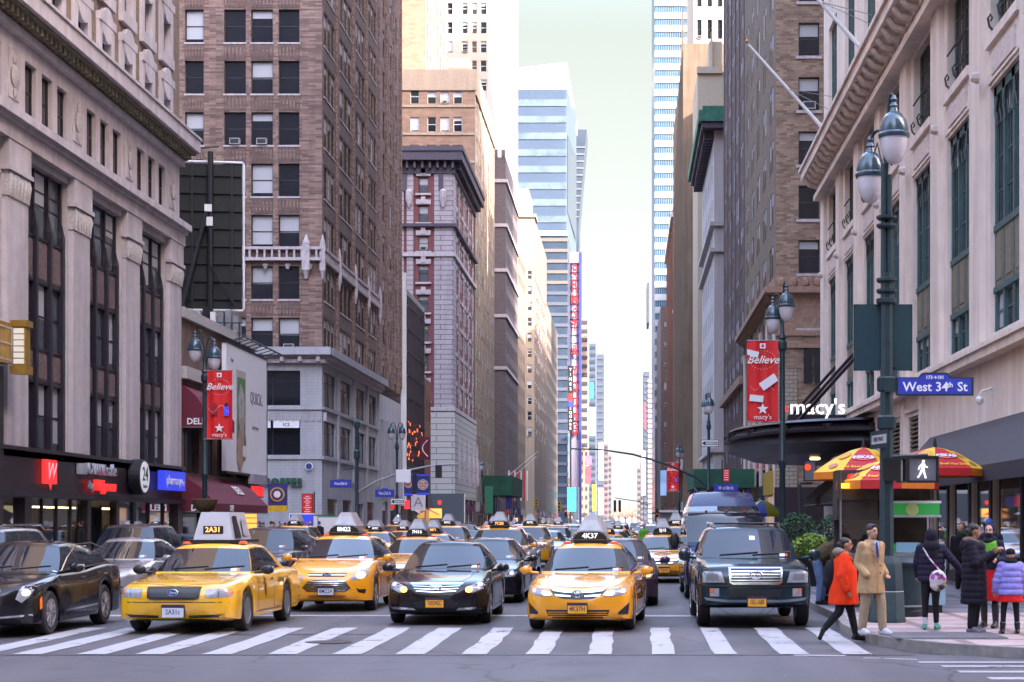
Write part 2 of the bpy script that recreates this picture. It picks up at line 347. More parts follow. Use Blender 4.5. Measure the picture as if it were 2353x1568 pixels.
# ladder bars of the crosswalk over the avenue: (near px left, near px right), (far px left, far px right)
bars=[(-95,-20,-10,80,1500),(30,100,118,195,1500),(175,243,262,335,1498),(312,378,395,452,1496),(465,540,0,0,0),(612,697,0,0,0),(762,848,0,0,0),(905,985,0,0,0),(1062,1120,0,0,0),(1208,1262,0,0,0),(1348,1402,0,0,0),(1500,1553,0,0,0),(1640,1690,0,0,0),(1790,1858,0,0,0),(1938,2012,0,0,0)]
zn,zf=23.15,29.0
for i,bb in enumerate(bars):
    kn=zn/F; x0=PX(bb[0],kn); x1=PX(bb[1],kn); wv=(x1-x0); wv=max(0.32,min(0.41,wv)); n=7; A=[];B=[]
    sk=(0.02*(i-9))
    for j in range(n+1):
        t=j/n; y=zn+(zf-zn)*t; o=rr.uniform(-.022,.022)
        A.append((x0+o+sk*t,y)); B.append((x0+wv+o+sk*t,y))
    strip(mb,A+B[::-1])
mb.build('crosswalk_bars',kind='structure')
mb=MB(); strip(mb,[(-17,32.5),(-3.9,32.6),(1.35,32.4),(1.35,32.95),(-17,33.05)]); mb.build('stop_line',kind='structure')
mb=MB()
for x0,y0,y1 in ((3.85,21.72,21.92),(4.04,21.1,21.32),(4.10,20.3,20.55),(4.28,19.4,19.7)):
    strip(mb,[(x0,y0),(22,y0-0.1),(22,y1-0.1),(x0,y1)])
strip(mb,[(2.3,22.9),(3.0,22.8),(3.05,22.95),(2.35,23.05)]); strip(mb,[(3.2,22.45),(3.9,22.2),(3.92,22.32),(3.25,22.55)])
mb.build('side_crosswalk_bars',kind='structure')
M_lane=M_pt
mb=MB()
for xl in (-13.6,-9.0,-5.0,-1.4):
    for y in range(40,420,9): strip(mb,[(xl,y),(xl+.12,y),(xl+.12,y+3),(xl,y+3)])
mb.build('lane_markings',kind='structure')
# darker sunken utility patch and tar seams on the crossing
mb=MB(); M_tar=mat('tar_seam',(0.03,0.028,0.034),0.5,noise=0.2)
mb.add([(-7.2,27.2,.002),(-4.1,27.25,.002),(-4.1,27.38,.002),(-7.2,27.36,.002)],[(0,1,2,3)],M_tar); mb.add([(-18,22.9,.002),(4,22.95,.002),(4,23.03,.002),(-18,23.0,.002)],[(0,1,2,3)],M_tar)
mb.add([(1.4,29.3,.002),(3.8,28.2,.002),(3.85,31.0,.002),(1.4,32,.002)],[(0,1,2,3)],M_tar)
mb.build('road_patches',kind='structure')
M_plate=mat('cast_iron_cover',(0.05,0.045,0.05),0.35,metal=0.7,noise=0.3)
def ring(mb,x,y,r,z,m,n=20): mb.lathe([(r,z-0.01),(r,z),(r*0.86,z),(r*0.82,z-0.004)],(x,y,0),m,n)
for x,y,l in ((-4.6,25.5,'round iron manhole cover in the crosswalk before the black sedan with lit headlights'),(-1.55,35.6,'round iron manhole cover behind the stop line between the lanes')):
    mb=MB(); ring(mb,0,0,.36,.009,M_plate); mb.build('manhole_cover',loc=(x,y,0),label=l,cat='manhole cover',group='manhole covers')
# pavements with kerbs
def pave_mat(name,c,c2,bw,noise=0.15):
    m=mat(name,c,0.75,brick=(c2,tuple(q*0.55 for q in c),bw,bw),noise=noise,nscale=1.2,bump=0.1); m.node_tree.nodes['Brick Texture'].offset=0; return m
M_pv=pave_mat('pavement_concrete',(0.20,0.185,0.21),(0.23,0.21,0.235),1.5); M_pvp=pave_mat('pavement_pink_corner',(0.36,0.27,0.265),(0.40,0.30,0.29),1.2); M_kerb=mat('granite_kerb',(0.22,0.20,0.19),0.7,noise=0.25,nscale=4)
KE=[(3.92,1500),(3.92,31.0),(3.74,29.3),(3.62,27.9),(3.6,26.5),(3.7,25.2),(3.95,24.2),(4.5,23.2),(5.35,22.4),(7,21.9),(12,21.6),(200,21.5)]
def slab(name,edge,inner,h,m,mk,kw=0.16,z0=0.0):
    mb=MB(); top=edge+inner; mb.add([(x,y,h) for x,y in top],[tuple(range(len(top)))],m); mb.build(name,kind='structure',fix=True)
pv=[(200,29.5),(9.3,29.5),(9.3,1500)]
def ramp_h(x,y): # dropped kerb at the crosswalk landing
    return 0.15
def pavement():
    mb=MB(); h=0.15; n=len(KE)
    top=[(x,y,h) for x,y in KE]+[(9.6,1500,h),(9.6,26.2,h),(9.6,26.2,h)]
    # avenue part (grey) and corner part (pink)
    gi=[(4.08,1500),(4.08,31.0)]; mb.add([(4.08,1500,h),(4.08,31.0,h),(9.7,31.5,h),(9.7,1500,h)],[(0,1,2,3)],M_pv); mb.build('pavement_east',kind='structure')
    inner=[]
    for i in range(1,n):
        x,y=KE[i]; px_,py_=KE[i-1]; nx,ny=KE[min(i+1,n-1)]; t=Vector((nx-px_,ny-py_)).normalized(); inner.append((x-t.y*0.16*1,y+t.x*0.16))
    inner[0]=(4.08,31.0)
    drop={3:0.02,4:0.02}      # indices of KE with a dropped kerb
    hh=[0.15]*n
    mb=MB(); vs=[(x,y,hh[i+1]) for i,(x,y) in enumerate(inner)]+[(200,32,h),(9.7,32,h),(9.7,31.5,h)]
    # fan strips
    m=len(inner); C=(6.9,27.0,h); vs.append(C); ci=len(vs)-1; fs=[]
    for i in range(ci-1): fs.append((i,i+1,ci))
    fs.append((ci-1,0,ci)); mb.add(vs,fs,M_pvp); mb.build('pavement_corner',kind='structure',smooth=60)
    mb=MB()
    for i in range(1,n-1):
        a=KE[i];b=KE[i+1];c=inner[i];d=inner[i-1]; ha,hb=hh[i],hh[i+1]
        mb.quad((*a,-.02),(*b,-.02),(*b,hb),(*a,ha),M_kerb); mb.quad((*a,ha),(*b,hb),(*c,hb),(*d,ha),M_kerb)
    mb.quad((3.92,1500,-.02),(3.92,31,-.02),(3.92,31,.15),(3.92,1500,.15),M_kerb); mb.quad((3.92,1500,.15),(3.92,31,.15),(4.08,31,.15),(4.08,1500,.15),M_kerb)
    mb.build('kerb_east',kind='structure')
    mb=MB(); mb.box(-22.3,-17.36,30,1500,-.02,.15,M_pv); mb.build('pavement_west',kind='structure')
    mb=MB(); mb.box(-17.36,-17.2,30,1500,-.02,.148,M_kerb); mb.build('kerb_west',kind='structure')
pavement()
# subway grating set in the corner pavement
mb=MB(); M_gr=mat('grating_steel',(0.24,0.23,0.26),0.5,metal=0.2,noise=0.2)
gx0,gx1,gy0,gy1=3.95,5.55,24.1,25.3
mb.box(gx0,gx1,gy0,gy1,.1505,.153,mat('grating_pit',(.05,.045,.055),.9))
for i in range(34):
    x=gx0+(gx1-gx0)*i/33; mb.box(x-.012,x+.012,gy0,gy1,.153,.172,M_gr)
for q in range(4):
    y=gy0+(gy1-gy0)*q/3; mb.box(gx0,gx1,y-.015,y+.015,.153,.170,M_gr)
mb.build('pavement_grating',label='long dark metal ventilation grating set in the pink corner pavement',cat='grating')
# ================================================================ west side
XL=-21.8
def ZL(px): return F*XL/(px-VX)
def KLx(px): return XL/(px-VX)
M_stone=mat('lavender_limestone',(0.52,0.475,0.49),0.8,noise=0.10,nscale=2.0,streak=0.16,bump=0.15)
M_stone2=mat('limestone_carving',(0.46,0.43,0.42),0.85,noise=0.3,nscale=14,bump=0.6)
M_soff=mat('dark_cornice_soffit',(0.20,0.18,0.12),0.9,noise=0.35,nscale=6,bump=0.4)  # darker mottled olive tone for the cornice underside and dentils
M_spand=mat('bronze_spandrel',(0.16,0.115,0.11),0.7,noise=0.5,nscale=9,bump=0.7)
M_mull=mat('dark_bronze_mullion',(0.022,0.018,0.028),0.45)
M_gran=mat('polished_dark_granite',(0.035,0.024,0.03),0.3,spec=0.35,noise=0.35,nscale=7)
M_tanb=mat('tan_brick',(0.26,0.19,0.13),0.85,brick=((0.20,0.14,0.10),(0.2,0.17,0.14),0.5,0.16),noise=0.15,nscale=1)
M_sglass=clear_glass('shop_glass'); M_in=mat('shop_interior',(0.10,0.09,0.08),0.8,noise=0.5,nscale=1.5)
M_warm=mat('warm_shop_lamp',(1,.8,.5),emit=(1.0,0.72,0.38),es=5.0); M_cool=mat('cool_shop_lamp',(1,1,1),emit=(0.85,0.95,1.0),es=2.2)
M_signw=mat('lit_white_sign',(0.7,0.7,0.72),0.5,emit=(0.8,0.82,0.95),es=0.25); M_signr=mat('lit_red_sign',(0.7,0.02,0.02),0.5,emit=(1.0,0.03,0.03),es=0.9)
M_signb=mat('lit_blue_sign',(0.03,0.05,0.5),0.4,emit=(0.05,0.08,0.9),es=0.45)
M_gold=mat('gilded_metal',(0.45,0.27,0.05),0.4,metal=0.5,noise=0.25); M_milk=mat('milk_glass',(0.7,0.68,0.6),0.4,emit=(1,.9,.75),es=0.2)
# ---- stone office block over the drugstore
B=Bldg('stone_office_building','lavender grey limestone building with tall pilastered bays over a dark granite drugstore front',XL,56,cat='building')
fr,rz=FL(XL); Z0,Z1=32.0,80.6
bays=[(73.6-6.85*i,78.15-6.85*i) for i in range(6)]
mb=MB(); mb2=MB(); ops=[]
wall(mb,fr,Z0,Z1,4.5,15.3,[(a,b,4.55,15.05) for a,b in bays],M_stone,0.34)
mu=MB()
for bi,(a,b) in enumerate(bays):
    w3=(b-a)/3
    for (c,d) in ((4.6,7.1),(8.35,10.85),(12.5,15.0)):
        for i in range(3):
            if bi<4: B.window(fr,rz,a+i*w3+.12,a+(i+1)*w3-.12,c,d,0.28,'sash low' if c>12 else 'sash',M_mull,M_glassb,M_blind,variant=random.choice([0,2,4,4,3]) )
    for c,d in ((7.1,8.35),(10.85,12.5)):
        sp=MB(); sp.box(XL-.3,XL-.22,a,b,c,d,M_spand)
        for i in range(3): sp.box(XL-.22,XL-.19,a+i*w3+.2,a+(i+1)*w3-.2,c+.15,d-.15,M_spand)
        B.part(sp,'spandrel_panel')
        mu.box(XL-.28,XL-.17,a,b,c-.06,c+.06,M_mull); mu.box(XL-.28,XL-.17,a,b,d-.06,d+.06,M_mull)
    for i in range(4):
        z=a+i*w3; z=max(a+.12,min(b-.12,z)); mu.box(XL-.3,XL-.08,z-.11,z+.11,4.55,12.9,M_mull); mu.add([(XL-.3,z-.11,12.9),(XL-.08,z-.11,12.9),(XL-.08,z+.11,12.9),(XL-.3,z+.11,12.9),(XL-.18,z,13.5)],[(0,1,4),(1,2,4),(2,3,4),(3,0,4)],M_mull)
        mu.box(XL-.3,XL-.2,z-.06,z+.06,12.9,15.0,M_mull)
    # back of the bay behind everything
    mb.quad((XL-.33,a,4.5),(XL-.33,b,4.5),(XL-.33,b,15.1),(XL-.33,a,15.1),M_mull)
B.part(mu,'window_mullions')
# pilasters with capitals
for a,b in [(bb[1],bb[1]+2.3) for bb in bays]:
    pil=MB(); a0,b0=a+.05,min(b-.05,80.55)
    pil.box(XL,XL+.18,a0+.1,b0-.1,4.5,13.3,M_stone)
    pil.box(XL,XL+.26,a0,b0,14.3,15.3,M_stone); pil.box(XL,XL+.34,a0-.06,b0+.04,14.18,14.34,M_stone); pil.box(XL,XL+.22,a0+.05,b0-.05,13.3,14.18,M_stone2)
    for i in range(6):
        z=a0+.25+i*(b0-a0-.5)/5
        pil.lathe([(.06,13.3),(.10,13.5),(.16,13.9),(.10,14.1)],(XL+.2,z,0),M_stone2,8)
    B.part(pil,'pilaster',smooth=40)
ent=MB()
ent.box(XL-.6,XL+.3,Z0,Z1,15.3,15.85,M_stone); ent.box(XL-.6,XL+.42,Z0,Z1,15.85,16.0,M_stone); ent.box(XL-.6,XL+.62,Z0,Z1,16.0,16.3,M_stone)
att=[]
for a,b in bays:
    for q in (0.0,1.72,3.4): att.append((a+.02+q,a+1.17+q,16.6,18.6))
wall(ent,fr,Z0,Z1,16.3,19.2,att,M_stone,0.22)
for a,b,c,d in att:
    if a>50: B.window(fr,rz,a,b,c,d,.18,'sash',M_mull,M_glass,None,0)
for a,b in bays:
    p=(b+1.15)  # carved cartouche on the pier above each pilaster
    ent.box(XL,XL+.05,p-.5,p+.5,16.9,18.6,M_stone); ent.lathe([(.36,XL+.05),(.42,XL+.1),(.30,XL+.14),(.12,XL+.18)],(0,p,17.7),M_stone2,12,axis='x')
    for q in (-.5,.5): ent.lathe([(.16,XL+.05),(.2,XL+.09),(.08,XL+.13)],(0,p,17.7+q*1.15),M_stone2,8,axis='x')
B.part(ent,'attic_storey',smooth=30)
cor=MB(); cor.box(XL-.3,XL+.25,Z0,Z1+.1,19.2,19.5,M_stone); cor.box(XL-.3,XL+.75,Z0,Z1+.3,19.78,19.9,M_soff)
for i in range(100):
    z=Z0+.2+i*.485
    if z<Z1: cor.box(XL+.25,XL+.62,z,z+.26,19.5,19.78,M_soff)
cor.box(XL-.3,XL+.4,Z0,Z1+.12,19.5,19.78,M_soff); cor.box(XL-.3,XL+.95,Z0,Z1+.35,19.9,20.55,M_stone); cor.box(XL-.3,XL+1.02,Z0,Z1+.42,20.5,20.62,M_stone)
B.part(cor,'cornice')
up=MB(); cols=[(77.4-3.02*i,78.6-3.02*i) for i in range(15)]; uo=[]
for a,b in cols:
    if b<Z1:
        for c,d in ((20.9,22.5),(23.9,26.1),(27.4,29.6),(31.0,33.2)):
            uo.append((a,b,c,d))
            if a>54: B.window(fr,rz,a,b,c,d,.18,'sash',M_mull,M_glass,M_blind)
wall(up,fr,Z0,Z1,20.55,60,uo,M_tanb,.2,M_stone)
for a,b,c,d in uo:
    up.box(XL,XL+.14,a-.42,a,c-.2,d+.25,M_stone); up.box(XL,XL+.14,b,b+.42,c-.2,d+.25,M_stone); up.box(XL,XL+.22,a-.45,b+.45,d+.05,d+.4,M_stone); up.box(XL,XL+.2,a-.45,b+.45,c-.5,c,M_stone)
    up.lathe([(.75,XL),(.75,XL+.2)],(0,(a+b)/2,d+.05),M_stone,14,axis='x') if c<27 else None
up.quad((XL-30,Z1,0),(XL,Z1,0),(XL,Z1,60),(XL-30,Z1,60),M_stone); up.quad((XL-30,Z0,0),(XL,Z0,0),(XL,Z0,60),(XL-30,Z0,60),M_stone); up.quad((XL-30,Z0,60),(XL,Z0,60),(XL,Z1,60),(XL-30,Z1,60),M_stone)
B.part(mb,'wall'); B.part(up,'upper_storeys')
# dark granite drugstore front
sf=MB(); so=[(60.3,66.5,.6,2.75),(66.9,70.3,.3,2.75),(70.7,79.9,.6,2.75),(50,59.6,.6,2.75)]
fr2,_=FL(XL+.12); wall(sf,fr2,Z0,Z1+.02,0.12,4.5,so,M_gran,.3); sf.box(XL-.2,XL+.3,Z0,Z1+.05,4.42,4.56,M_gran); sf.box(XL,XL+.3,Z0,Z1,2.78,2.98,M_mull)
sf.box(XL-.5,XL+.12,Z0,Z1,4.2,4.45,M_gran)
B.part(sf,'shop_front')
it=MB(); it.quad((XL-3.0,50,0.1),(XL-3.0,80,0.1),(XL-3,80,3.2),(XL-3,50,3.2),M_in); it.quad((XL-3,50,3.1),(XL,50,3.1),(XL,80,3.1),(XL-3,80,3.1),M_in); it.quad((XL-3,50,.12),(XL,50,.12),(XL,80,.12),(XL-3,80,.12),M_in)
rr=random.Random(5)
for i in range(26):
    y=60.5+rr.random()*19; z=rr.uniform(.7,1.9); it.box(XL-1.6,XL-1.2,y,y+rr.uniform(.3,1.1),.6,z,random.choice([M_in,M_tanb,M_blind,mat('shelf_goods_green',(.08,.2,.12),.6),mat('shelf_goods_red',(.35,.05,.04),.6)]))
for i in range(18): it.box(XL-2.2,XL-1.9,61+i*1.05,61.4+i*1.05,2.45,2.52,M_warm)
B.part(it,'shop_interior')
gl=MB()
for a,b,c,d in so[:1]+so[2:]:
    gl.quad((XL-.1,a,c),(XL-.1,b,c),(XL-.1,b,d),(XL-.1,a,d),M_sglass)
B.part(gl,'shop_window',label='long row of lit drugstore display windows')
ml=MB()
for z in (61.8,63.4,65.0,73.2,75.6,78): ml.box(XL-.12,XL-.02,z-.06,z+.06,.3,2.78,M_mull)
B.part(ml,'shop_window_bars')
dm=MB(); dm.box(XL-.6,XL-.5,67.2,70,.15,2.5,M_glass)
for z in (67.2,68.6,70.0): dm.box(XL-.5,XL-.42,z-.05,z+.05,.15,2.6,M_mull)
B.part(dm,'door')
B.finish()
# signs on the drugstore (each its own thing)
def wallsign(name,label,x,z0,z1,h0,h1,t,m,cat='sign'):
    r=empty(name,(x,(z0+z1)/2,(h0+h1)/2),R(90),label,cat); mb=MB(); w=(z1-z0)/2;h=(h1-h0)/2
    mb.box(-w,w,-t,0,-h,h,m); mb.build('panel',r); return r,t
r=wallsign('pharmacy_emblem_sign','small square red sign with a white script W on the dark granite fascia',XL+.15,61.2,62.5,3.3,4.2,.12,M_signr)[0]; text('lettering','W',(0,-.13,0),.9,0,M_letw,r,.01,shear=.35)
mb=MB(); mb.add([(-.2,-.1,-.45),(.15,-.1,-.45),(0.05,-.1,-.72)],[(0,1,2)],M_signr); mb.build('pointer',r)
M_silv=mat('silver_letters',(0.5,0.52,0.58),0.35,metal=0.3)
r=empty('drugstore_name_sign',(XL+.15,67.5,3.98),R(90),'raised silver drugstore name lettering DUANE reade on dark granite','sign'); text('lettering','DUANE',(-.75,-.22,0),.62,0,M_silv,r,.1,off=.012); text('lettering','reade',(1.05,-.2,.03),.72,0,M_silv,r,.08)
mb=MB(); mb.box(-2.45,-1.85,-.25,0,-.22,.22,M_silv); mb.build('bracket',r)
r=empty('drugstore_second_sign',(XL+.15,67.5,3.35),R(90),'glowing red script sign reading by Walgreens below the silver name','sign'); text('lettering','by',(-1.15,-.15,0),.5,0,M_silv,r,.06); text('lettering','Walgreens',(.45,-.2,0),.6,0,M_signr,r,.08,shear=.3,off=.012)
r=empty('opening_hours_sign',(XL+.2,72.4,3.85),R(90),'round white sign with a big black 24 above hours in a black rim','sign')
mb=MB(); mb.lathe([(.78,0),(.78,-.5)],(0,0,0),M_blk,28,axis='y'); mb.build('rim',r); mb=MB(); mb.lathe([(.68,-.5),(.68,-.52)],(0,0,0),M_signw,28,axis='y'); mb.build('panel',r)
text('lettering','24',(0,-.53,.1),.85,0,M_blk,r,.005,off=.01); text('lettering','hours',(0,-.53,-.4),.26,0,M_blk,r,.005)
r=empty('pharmacy_sign',(XL+.2,77.9,3.82),R(90),'bright blue box sign with white word pharmacy Rx','sign'); mb=MB(); mb.box(-1.75,1.75,-.35,0,-.45,.45,M_signb); mb.build('panel',r); text('lettering','pharmacy',(-.3,-.36,0),.62,0,M_letw,r,.01); text('lettering','Rx',(1.25,-.36,-.08),.5,0,M_letw,r,.01)
# golden marquee at the left edge
r=empty('golden_marquee',(XL+.6,55.0,7.3),0,'gilded marquee box with a column of milky lamp panes at its corner, left edge','marquee')
mb=MB(); mb.box(-.6,.02,-8,1.9,0,1.4,M_gold)
for z in (.1,.65,1.2): mb.box(.02,.05,-8,1.9,z,z+.05,M_stone2)
mb.build('body',r)
mb=MB(); mb.box(.05,.5,1.95,2.4,-.25,1.5,M_gold); mb.box(-.02,.57,1.88,2.47,1.3,1.52,M_gold); mb.box(-.02,.57,1.88,2.47,-.32,-.05,M_gold); mb.build('lamp_column',r)
for i in range(6):
    mb=MB(); mb.box(.10,.45,1.9,1.95,.02+i*.21,.19+i*.21,M_milk); mb.build('lamp_pane',r)
mb=MB(); mb.box(-.6,-.35,-8,2.2,-7.2,-.05,M_gran); mb.build('support',r)
# ---- low delicatessen building
M_dst=mat('brown_stone',(0.16,0.10,0.08),0.8,noise=0.25,nscale=2,streak=.2); M_awn=mat('burgundy_canvas',(0.13,0.012,0.03),0.75,noise=0.12,nscale=2)
B=Bldg('delicatessen_building','low brown stone building with burgundy awnings beside the limestone block',XL,89)
Z0,Z1=80.65,97.0
mb=MB(); ops=[(81.3+i*3.7,84.3+i*3.7,4.35,6.7) for i in range(4)]; so=[(81.2,86,.5,2.4),(86.5,92,.3,2.4),(92.4,96.5,.4,2.4)]
wall(mb,fr,Z0,Z1,.1,12.4,ops+so,M_dst,.3)
for o in ops: B.window(fr,rz,*o,.28,'mull',M_mull,M_glassb,M_blind,variant=0)
for o in so: mb.quad((XL-.28,o[0],o[2]),(XL-.28,o[1],o[2]),(XL-.28,o[1],o[3]),(XL-.28,o[0],o[3]),M_glass)
mb.box(XL-.2,XL+.35,Z0,Z1,8.9,9.5,M_stone2); mb.box(XL-.2,XL+.2,Z0,Z1,11.9,12.4,M_stone2)
mb.quad((XL-25,Z1,0),(XL,Z1,0),(XL,Z1,12.4),(XL-25,Z1,12.4),M_dst); mb.quad((XL-25,Z0,12.3),(XL,Z0,12.3),(XL,Z1,12.3),(XL-25,Z1,12.3),M_dst)
B.part(mb,'wall'); B.finish()
def awning(label,x,z0,z1,h0,h1,depth,m,lab=None,val=.35,group=None,sgn=1):
    r=empty('awning',(x,(z0+z1)/2,h0),0,label,'awning',group); w=(z1-z0)/2; mb=MB(); H=h1-h0
    P=[(0,H),(depth*.5,H*.72),(depth,val),(depth,0)]
    for (a,b),(c,d) in zip(P[:-1],P[1:]): mb.quad((a*sgn,-w,b),(a*sgn,w,b),(c*sgn,w,d),(c*sgn,-w,d),m)
    for s_ in (-w,w): mb.add([(a*sgn,s_,b) for a,b in P]+[(0,s_,0)],[(0,1,2,3,4)],m)
    mb.build('canvas',r); mb=MB()
    for s_ in (-w,w): mb.tube([(0,s_,.02),(depth*sgn,s_,.02)],.02,M_steel,6)
    mb.tube([(depth*sgn,-w,.02),(depth*sgn,w,.02)],.02,M_steel,6); mb.build('frame',r)
    return r
r=awning('upper burgundy awning marked DELI with a pale food picture, above the windows',XL,80.9,86.0,6.5,8.7,1.4,M_awn,val=.6)
text('lettering','DELI',(1.42,-.3,.3),.5,R(90),M_letw,r,.006,off=.01); text('lettering','DELI',(.7,-2.57,.3),.42,0,M_letw,r,.006,off=.01)
mb=MB(); M_food=mat('food_picture',(.55,.3,.18),.6,noise=.5,nscale=3); mb.quad((.5,.6,1.75),(.5,2.2,1.75),(1.35,2.2,.75),(1.35,.6,.75),M_food); mb.v=[(x+.03,y,z+.03) for x,y,z in mb.v]; mb.build('picture',r)
r=awning('lower wide burgundy awning marked DELI over the delicatessen shopfront',XL,80.9,92.6,2.35,4.2,1.7,M_awn,val=.45)
text('lettering','DELI',(1.72,-2.6,.22),.42,R(90),M_letw,r,.006,off=.01); text('lettering','DELI',(.9,-5.87,.22),.42,0,M_letw,r,.006,off=.01)
o=text('lettering','DELI',(1.05,1.2,1.35),.8,R(90),M_letw,r,.006,off=.01); o.rotation_euler=(R(-42),0,R(90)); o.location=(1.1,1.4,1.2)
# storefront signs beyond the delicatessen awning
r,_=wallsign('red_neon_sign','glowing red letter strip sign over the small shop past the lower burgundy awning',XL+.5,93.0,96.4,3.3,4.0,.15,M_blk)
mb=MB(); rr=random.Random(2)
for i in range(15):
    x=-1.55+i*.21; mb.box(x,x+.05,-.2,-.15,-.28,.28,M_signr)
    if rr.random()<.8: mb.box(x+.05,x+.15,-.2,-.15,rr.choice([-.28,0,.22]),rr.choice([.06,.28]),M_signr)
mb.build('neon_strokes',r)
mb=MB(); mb.box(-1.7,1.7,-.3,0,.4,.95,mat('pale_sign_panel',(.35,.33,.4),.5)); mb.build('upper_panel',r)
M_yel=mat('yellow_sign',(.6,.42,.03),.5,noise=.2)
r,_=wallsign('yellow_shop_sign','narrow yellow sign with price squares under the red neon strip',XL+.55,92.9,95.6,2.55,3.15,.1,M_yel); mb=MB(); [mb.box(-1.2+i*.8,-.7+i*.8,-.12,-.1,-.18,.18,M_wht) for i in range(3)]; mb.build('squares',r)
r=empty('round_food_sign',(XL+1.5,96.2,3.4),0,'blue and gold square hanging sign with round crest beside the coffee shop corner','sign')
mb=MB(); M_navy=mat('navy_sign',(.03,.04,.2),.5); mb.box(-.55,.55,-.08,.08,-.75,.75,M_navy); mb.box(-.55,.55,-.09,.09,-.9,-.55,M_yel); mb.build('panel',r)
mb=MB(); mb.lathe([(.42,-.1),(.42,-.13)],(0,0,.1),M_yel,22,axis='y'); mb.lathe([(.34,-.13),(.34,-.15)],(0,0,.1),M_navy,22,axis='y'); mb.lathe([(.2,-.15),(.2,-.165)],(0,0,.1),M_letw,18,axis='y'); mb.build('crest',r)
M_orl=mat('orange_lit_window',(.5,.2,.03),.5,emit=(1,.42,.06),es=1.3)
r,_=wallsign('orange_lit_menu','glowing orange menu window at the food shop under the round crest sign',XL+.06,93.6,96.9,1.0,2.4,.06,M_orl,'lit window'); mb=MB(); [mb.box(-1.6,1.6,-.08,-.06,z,z+.05,M_dst) for z in (-.3,.1,.4)]; mb.build('bars',r)
# ---- rooftop billboards
M_bbb=mat('black_billboard_back',(0.006,0.009,0.009),0.6,noise=.4,nscale=1.5)
r=empty('rooftop_billboard',(-23.6,94,14.2),R(8),'black back of a big rooftop billboard with pale edge tubes','billboard')
mb=MB(); mb.box(-2.6,1.7,-.2,.1,-.2,8,M_bbb)
for i in range(8): mb.box(-2.6,1.7,-.32,-.2,.3+i*1.0,.42+i*1.0,M_bbb)
for x in (-2.2,-1.1,0,1.1): mb.box(x,x+.14,-.4,-.32,-.2,8,M_bbb)
mb.build('panel',r)
mb=MB(); mb.tube([(-2.6,-.25,8.1),(1.75,-.25,8.1),(1.82,-.25,8.0),(1.82,-.25,-.2),(1.75,-.25,-.3),(-2.6,-.25,-.3)],.07,M_wht,8); mb.build('edge_lights',r)
r2=MB(); r2.tube([(0,-.6,-1.9),(0,-.6,8.6)],.16,M_blk,8); r2.tube([(-1.9,-.8,-1.9),(-.1,-.7,5.6)],.13,M_blk,8); r2.tube([(-2.6,-.7,8.5),(.5,-.7,8.9)],.04,M_blk,6); r2.tube([(-2,-.7,7.6),(-2,-.7,8.6)],.04,M_blk,6); r2.tube([(0,-.8,2.2),(1.4,-.5,-.2)],.05,M_blk,6); r2.box(-.3,.1,-.85,-.7,5.2,5.6,M_wht); r2.box(-.2,.15,-.8,-.66,4.4,4.9,M_wht)
r2.build('steel_frame',r)
r=empty('rooftop_equipment',(-23.2,92.0,12.3),0,'heap of pale tarpaulin and ductwork on the roof under the black billboard','roof equipment')
mb=MB()
for i in range(9): mb.box(-2.0+i*.42,-1.7+i*.42,-.3,.3+random.random()*.3,.1,.9+random.random()*.9,random.choice([M_blind,M_steel,M_wht,M_bbb]))
mb.build('ducts',r)
mb=MB(); mb.tube([(-3,-.6,.6),(2.0,-.6,.6)],.04,M_green,6); mb.tube([(-3,-.6,-.3),(2.0,-.6,-.3)],.04,M_green,6)
for i in range(7): mb.tube([(-3+i*.8,-.6,-.9),(-3+i*.8,-.6,.65)],.03,M_green,6)
mb.build('railing',r)
r=empty('poster_billboard',(XL+.45,92.5,8.0),R(90),'white poster billboard reading QUICK. with a tall green and brown picture','billboard')
M_post=mat('poster_white',(.80,.80,.84),.5,noise=.03); mb=MB(); w=4.9;h=3.4; mb.box(-w,w,-.15,.1,-h,h,M_post); mb.build('panel',r)
mb=MB(); mb.box(-w-.08,w+.08,-.18,.12,h,h+.12,M_blk); mb.box(-w-.08,w+.08,-.18,.12,-h-.12,-h,M_blk); mb.box(w,w+.08,-.18,.12,-h,h,M_blk)
for i in range(9): mb.tube([(-w+.4+i*1.15,-.15,h+.1),(-w+.4+i*1.15,-1.0,h+.35)],.03,M_blk,6)
mb.tube([(-w,-1.0,h+.35),(w,-1.0,h+.35)],.05,M_blk,6); mb.build('frame',r)
M_pg=mat('poster_green',(.10,.22,.07),.5,noise=.35,nscale=1.4); M_pw=mat('poster_grey_fur',(.45,.42,.42),.5,noise=.35,nscale=2.5); M_pb=mat('poster_skin',(.42,.27,.20),.5,noise=.2,nscale=1.5)
mb=MB(); mb.box(-2.7,-.5,-.162,-.15,-1.7,2.2,mat('poster_phone_rim',(.5,.46,.46),.5)); mb.box(-2.5,-.68,-.17,-.162,-1.6,1.8,M_pg)
def blob2(mb,cx,cz,rx,rz_,y,m,seed,n=26):
    q=random.Random(seed); pts=[(cx+rx*math.cos(6.283*i/n)*(1+q.uniform(-.12,.12)),y,cz+rz_*math.sin(6.283*i/n)*(1+q.uniform(-.12,.12))) for i in range(n)]; mb.add(pts,[tuple(range(n))],m)
blob2(mb,-1.6,.1,.75,1.3,-.175,M_pw,1); blob2(mb,-1.0,-1.9,.55,.9,-.178,M_pg,3); blob2(mb,-1.9,-2.2,.8,1.05,-.181,M_pb,2); blob2(mb,-1.35,-1.2,.35,.9,-.184,M_pb,6)
mb.box(-1.3,-.4,-.19,-.185,-2.5,-1.9,M_wht); mb.build('picture',r)
text('lettering','QUICK.',(2.15,-.165,.9),.95,0,mat('grey_lettering',(.15,.15,.2),.5),r,.005); text('lettering','Speed Storage',(1.9,-.165,-.75),.28,0,MATS['grey_lettering'],r,.005); text('lettering','Snap',(-3.7,-.165,2.6),.28,0,MATS['grey_lettering'],r,.005)
